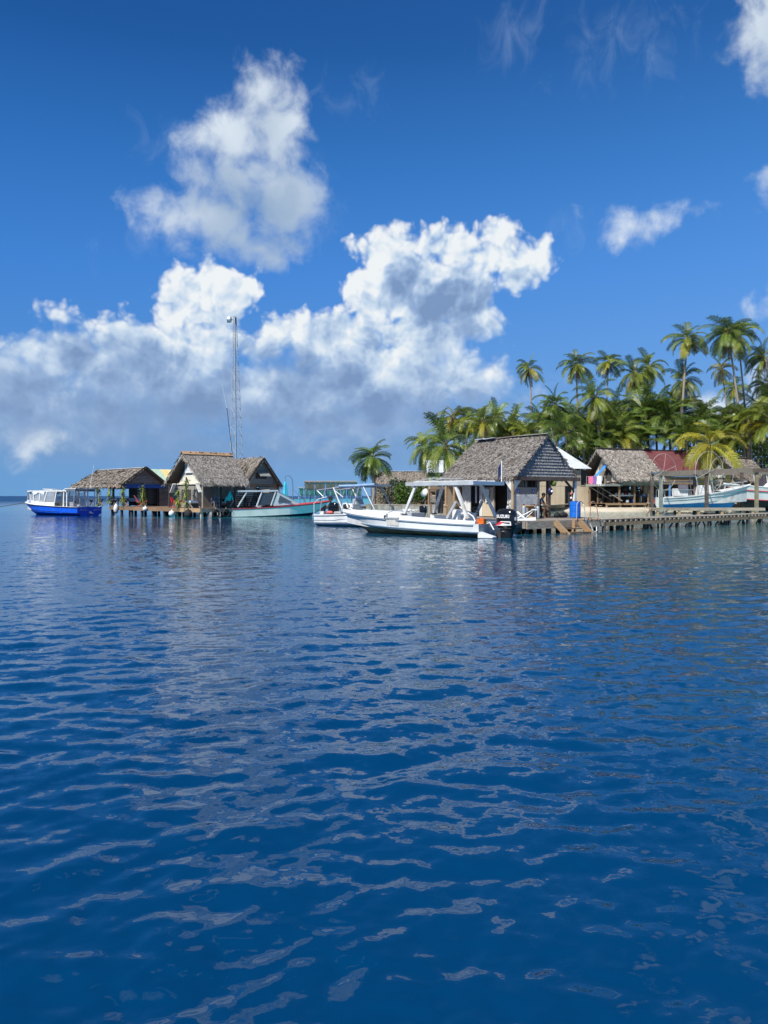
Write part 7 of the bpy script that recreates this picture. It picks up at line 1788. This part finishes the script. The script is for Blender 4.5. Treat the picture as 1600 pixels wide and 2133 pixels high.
PALMS = [
 # label, crown px,py, distance, base px, base z, frond size, material, fronds, dead, trunk radius
 ('short palm with drooping fronds standing alone left of the long thatched hut', 776, 952, 80, 778, .5, 2.9, 'frond_dark', 34, 6, .20, dict(low=-74, wind=.6)),
 ('palm with hanging fronds at the left end of the grove, above the stilt house', 890, 932, 88, 893, .6, 2.9, 'frond', 24, 3, .18, dict(low=-60, wind=.4)),
 ('yellowish palm crown highest at the left end of the grove', 944, 872, 104, 950, .6, 2.8, 'frond_yellow', 20, 3, .16, {}),
 ('bushy green palm crown just right of the yellowish one', 975, 868, 102, 972, .6, 3.0, 'frond', 22, 2, .17, {}),
 ('broad palm crown over the left half of the dive hut roof', 1008, 876, 98, 1006, .6, 3.4, 'frond', 24, 1, .17, {}),
 ('palm with upswept dark fronds beside the broad crown over the dive hut', 1030, 872, 106, 1030, .6, 2.9, 'frond_dark', 18, 0, .16, {}),
 ('small pale palm behind the middle of the dive hut ridge', 1076, 895, 108, 1076, .6, 2.5, 'frond', 16, 0, .15, {}),
 ('slim tall palm standing apart, with a small round crown', 1103, 768, 118, 1124, .6, 2.45, 'frond', 22, 4, .15, dict(wind=.8)),
 ('dark dense palm crown right of the slim tall palm', 1158, 842, 104, 1166, .6, 3.2, 'frond_dark', 26, 2, .18, {}),
 ('tall palm with long yellow green fronds and a dark brown skirt', 1200, 758, 116, 1203, .6, 3.4, 'frond', 26, 7, .18, dict(low=-72)),
 ('palm with a thick brown skirt of dead fronds over the shore hut', 1240, 828, 102, 1263, .6, 3.5, 'frond', 24, 14, .17, dict(hang=1.15, low=-60)),
 ('tall palm with spiky upright crown between the brown skirted palms', 1268, 752, 120, 1271, .6, 3.1, 'frond', 24, 6, .15, dict(low=-66)),
 ('tall palm with a dense crown, left of the two touching crowns', 1322, 778, 114, 1330, .6, 3.2, 'frond', 26, 5, .17, dict(low=-68)),
 ('tall palm with a dense crown, right of the two touching crowns', 1352, 764, 122, 1358, .6, 3.1, 'frond', 24, 3, .16, dict(low=-60)),
 ('very tall palm with a wide ragged crown, left of the tallest pair', 1432, 705, 110, 1412, .6, 3.6, 'frond', 24, 5, .19, dict(low=-55)),
 ('palm crown right below the very tall ragged crown', 1424, 792, 112, 1420, .6, 3.3, 'frond', 24, 6, .19, dict(low=-60)),
 ('tallest palm, with a dark full crown and a long curving pale trunk', 1516, 690, 104, 1566, .6, 4.2, 'frond_dark', 28, 5, .18, dict(low=-60)),
 ('tall palm whose crown touches the right of the tallest crown', 1537, 698, 110, 1568, .6, 3.8, 'frond', 22, 6, .17, dict(low=-62)),
 ('palm with a small yellow crown and hanging purple brown leaves below the tallest', 1503, 768, 112, 1530, .6, 2.4, 'frond_yellow', 16, 6, .13, {}),
 ('palm with pale fanned leaves behind the trunks of the tallest palms', 1528, 808, 124, 1527, .6, 3.2, 'frond', 24, 4, .16, {}),
 ('wind swept palm at the right edge of the picture, the upper one', 1594, 746, 112, 1604, .6, 3.1, 'frond', 22, 3, .15, dict(wind=.9)),
 ('palm crown at the right edge, below the wind swept one', 1598, 802, 116, 1600, .6, 3.0, 'frond', 20, 2, .15, dict(wind=.9)),
 ('low palm with spread fronds behind the left slope of the dive hut', 928, 928, 70, 936, .6, 3.3, 'frond', 22, 0, .18, dict(low=-45)),
 ('low palm with tall arching fronds right behind the dive hut gable', 1178, 905, 100, 1180, .6, 4.2, 'frond_dark', 18, 0, .2, dict(low=0)),
 ('low dark palm between the dive hut and the shore hut', 1218, 918, 104, 1220, .6, 4.0, 'frond_dark', 18, 0, .2, dict(low=-5)),
 ('low dark palm over the ridge of the shore hut', 1300, 895, 108, 1302, .6, 4.6, 'frond_dark', 20, 0, .2, dict(low=0)),
 ('low palm with long straight fronds left of the ragged tall palm', 1345, 870, 110, 1347, .6, 5.0, 'frond_dark', 20, 0, .22, dict(low=10)),
 ('low palm with long straight fronds behind the red roof', 1392, 872, 108, 1394, .6, 4.8, 'frond_dark', 20, 0, .22, dict(low=5)),
 ('young golden palm with bright yellow fronds in front of the red roof', 1478, 925, 90, 1480, .6, 4.1, 'frond_yellow', 22, 2, .2, dict(low=-62, nuts=9)),
 ('low green palm right of the golden palm', 1562, 882, 102, 1560, .6, 4.4, 'frond', 20, 0, .2, dict(low=-10)),
 ('low palm with broad arching fronds at the right edge', 1606, 878, 98, 1606, .6, 4.6, 'frond', 20, 0, .2, dict(low=-20)),
 ('low palm behind the dark thatched house', 1525, 915, 106, 1528, .6, 4.0, 'frond_dark', 18, 0, .2, dict(low=0)),
 ('low palm at the foot of the slim tall palm', 1128, 882, 112, 1128, .6, 3.6, 'frond_dark', 18, 0, .18, dict(low=0)),
 ('low palm left of the slim tall palm, showing over the dive hut ridge', 1096, 902, 104, 1096, .6, 3.2, 'frond', 16, 0, .18, dict(low=-10)),
 ('distant dark palm between the slim palm and the skirted palms', 1182, 858, 128, 1184, .6, 3.6, 'frond_dark', 18, 0, .17, {}),
 ('distant dark palm behind the golden palm', 1470, 870, 126, 1470, .6, 4.2, 'frond_dark', 18, 0, .17, {}),
 ('distant dark palm right behind the tall trunks', 1545, 868, 126, 1546, .6, 4.0, 'frond_dark', 18, 0, .17, {}),
 ('low palm beyond the grove seen over the left of the dive hut', 1045, 900, 112, 1045, .6, 3.6, 'frond', 16, 0, .17, {}),
]
LOW = [(1150, 880, 106, 4.6), (1196, 885, 112, 4.8), (1238, 890, 114, 4.8), (1272, 880, 112, 5.0), (1318, 885, 114, 5.2), (1366, 872, 116, 5.4), (1412, 868, 115, 5.2), (1448, 885, 112, 5.0), (1500, 888, 112, 5.0), (1585, 865, 110, 5.4), (1630, 850, 106, 5.2), (990, 902, 106, 4.0), (1064, 905, 108, 3.8), (930, 905, 104, 3.6)]
LOW += [(1250, 920, 103, 4.0), (1290, 916, 103, 4.0), (1335, 914, 106, 4.2), (1385, 910, 107, 4.2), (1430, 914, 105, 4.0), (1505, 912, 107, 4.2), (1215, 930, 99, 3.6), (1562, 908, 103, 4.2)]
WHERE = ['behind the gable peak of the dive hut', 'behind the white roof of the beige house', 'left of the shore hut ridge', 'over the left end of the shore hut ridge', 'over the right end of the shore hut ridge', 'over the left end of the red roof', 'over the middle of the red roof', 'left of the golden palm top', 'right of the golden palm top', 'right of the dark thatched house', 'just outside the right edge', 'behind the left part of the dive hut ridge', 'behind the middle of the dive hut ridge, lowest', 'above the left eave of the dive hut',
 'over the left tip of the shore hut thatch', 'close over the thatch of the shore hut', 'close over the seam of thatch and red roof', 'close over the left half of the red sheets', 'close over the right half of the red sheets', 'close behind the golden palm, to its right', 'in the gap between beige house roof and shore hut', 'close over the dark thatched house ridge']
for i, (px, py, d, sz) in enumerate(LOW):
    PALMS.append(('low understorey palm with spreading fronds ' + WHERE[i], px, py, d, px, .6, sz, 'frond_dark' if i % 3 else 'frond', 20, 0, .2, dict(low=-5 if i % 2 else 5)))
for i, (lab, px, py, d, bx, bz, size, mt, n, sk, r, kw) in enumerate(PALMS):
    kw = dict(kw); nuts = kw.pop('nuts', 4 if n > 21 else 0)
    palm(lab, pp(px, py, d), pg(bx, d, bz), size, mt, n, sk, r, nuts, seed=500 + i, **kw)
# undergrowth behind the houses
def undergrowth():
    m = MB(); rs = random.Random(17)
    for i in range(22000):
        px = rs.uniform(905, 1680); d = rs.uniform(108, 128); f = rs.random() ** .8
        hmax = 9.2 + 1.6 * math.sin(px * .021) + 1.2 * math.sin(px * .057 + 2)
        if px < 1120: hmax *= .80
        z = .5 + f * hmax
        p = Vector(((px - 800) / F * d, d, z)); a = rs.uniform(0, 2 * PI); e = rs.uniform(-.5, 1.2); l = rs.uniform(.5, 1.25); dv = Vector((math.cos(a) * math.cos(e), math.sin(a) * math.cos(e), math.sin(e)))
        w = dv.cross(Vector((rs.gauss(0, 1), rs.gauss(0, 1), rs.gauss(0, 1)))).normalized() * l * .13
        q = p + dv * l * .55; m.add([p - w * .4, p + w * .4, q + w, q - w, p + dv * l + V(0, 0, -.25 * l)], [(0, 1, 2, 3), (3, 2, 4)])
    o = m.build('undergrowth', M['leaf_dark'], None); o['kind'] = 'stuff'; o['label'] = 'dark leafy undergrowth behind the houses'
undergrowth()
M['leafgrey'] = mk('grey_green_leaf', (.15, .16, .10), (.20, .19, .14), .7, 1.0, island=.35)
M['leaf_dark2'] = mk('mid_green_leaf', (.045, .10, .018), (.07, .13, .02), .5, 1.0, island=.4, trans=.2)
def bush(name, label, loc, rx, ry, h, mat, n, ls, seed, twig=True, twign=60):
    t = thing(name, label, 'bush', loc, 0, 'bushes behind the sea wall'); rs = random.Random(seed); m = MB()
    lobes = [(rs.uniform(-.6, .6) * rx, rs.uniform(-.4, .4) * ry, rs.uniform(.35, .8) * h, rs.uniform(.35, .6)) for _ in range(9)]
    for i in range(n):
        lx, ly, lz, lr = rs.choice(lobes); v = Vector((rs.gauss(0, 1), rs.gauss(0, 1), rs.gauss(0, 1))).normalized() * lr * rs.random() ** .35
        p = Vector((lx + v.x * rx, ly + v.y * ry, max(.1, lz + v.z * h * .6)))
        dv = (v + Vector((rs.gauss(0, .6), rs.gauss(0, .6), rs.gauss(0, .6)))).normalized(); w = dv.cross(Vector((rs.gauss(0, 1), rs.gauss(0, 1), rs.gauss(0, 1)))).normalized() * ls * .28; l = ls * rs.uniform(.6, 1.3)
        q = p + dv * l * .5; m.add([p, q + w, p + dv * l, q - w], [(0, 1, 2, 3)])
    m.build('foliage', M[mat], t, kind='stuff')
    if twig:
        m = MB()
        for i in range(twign):
            a = rs.uniform(0, 6.28); e = Vector((math.cos(a) * rx * rs.uniform(.2, .95), math.sin(a) * ry * rs.uniform(.2, .9), h * rs.uniform(.4, 1))); b = Vector((rs.uniform(-.5, .5) * rx, rs.uniform(-.3, .3) * ry, 0))
            m.tube([b, b.lerp(e, .5) + Vector((rs.gauss(0, .12), rs.gauss(0, .12), .1)), e], [.03, .02, .008], 4)
        m.build('twigs', M['twig'], t, kind='stuff')
    return t
bush('dry_bush', 'grey half dry bush behind the sea wall, left of the green one', pg(812, 79.5, .5), 1.5, 1.2, 2.3, 'leafgrey', 1500, .20, 3, True, 170)
bush('green_bush', 'bright green leafy bush behind the sea wall beside the satellite dish', pg(850, 78, .5), 1.35, 1.3, 2.2, 'leaf', 2600, .26, 4)
bush('tall_bush', 'taller green bush behind the dry one, under the thatched eave', pg(833, 80.5, .5), 1.2, 1.2, 2.9, 'leaf_dark2', 2000, .24, 5)
bush('shade_bush', 'dark bush behind the satellite dish and timber stand', pg(893, 80, .5), 2.0, 1.3, 2.4, 'leaf_dark', 1800, .3, 6)
bush('shore_bush', 'dark bush in the shade between beige house and shore hut', pg(1237, 100, .5), 2.0, 1.4, 3.6, 'leaf_dark', 1800, .4, 7)
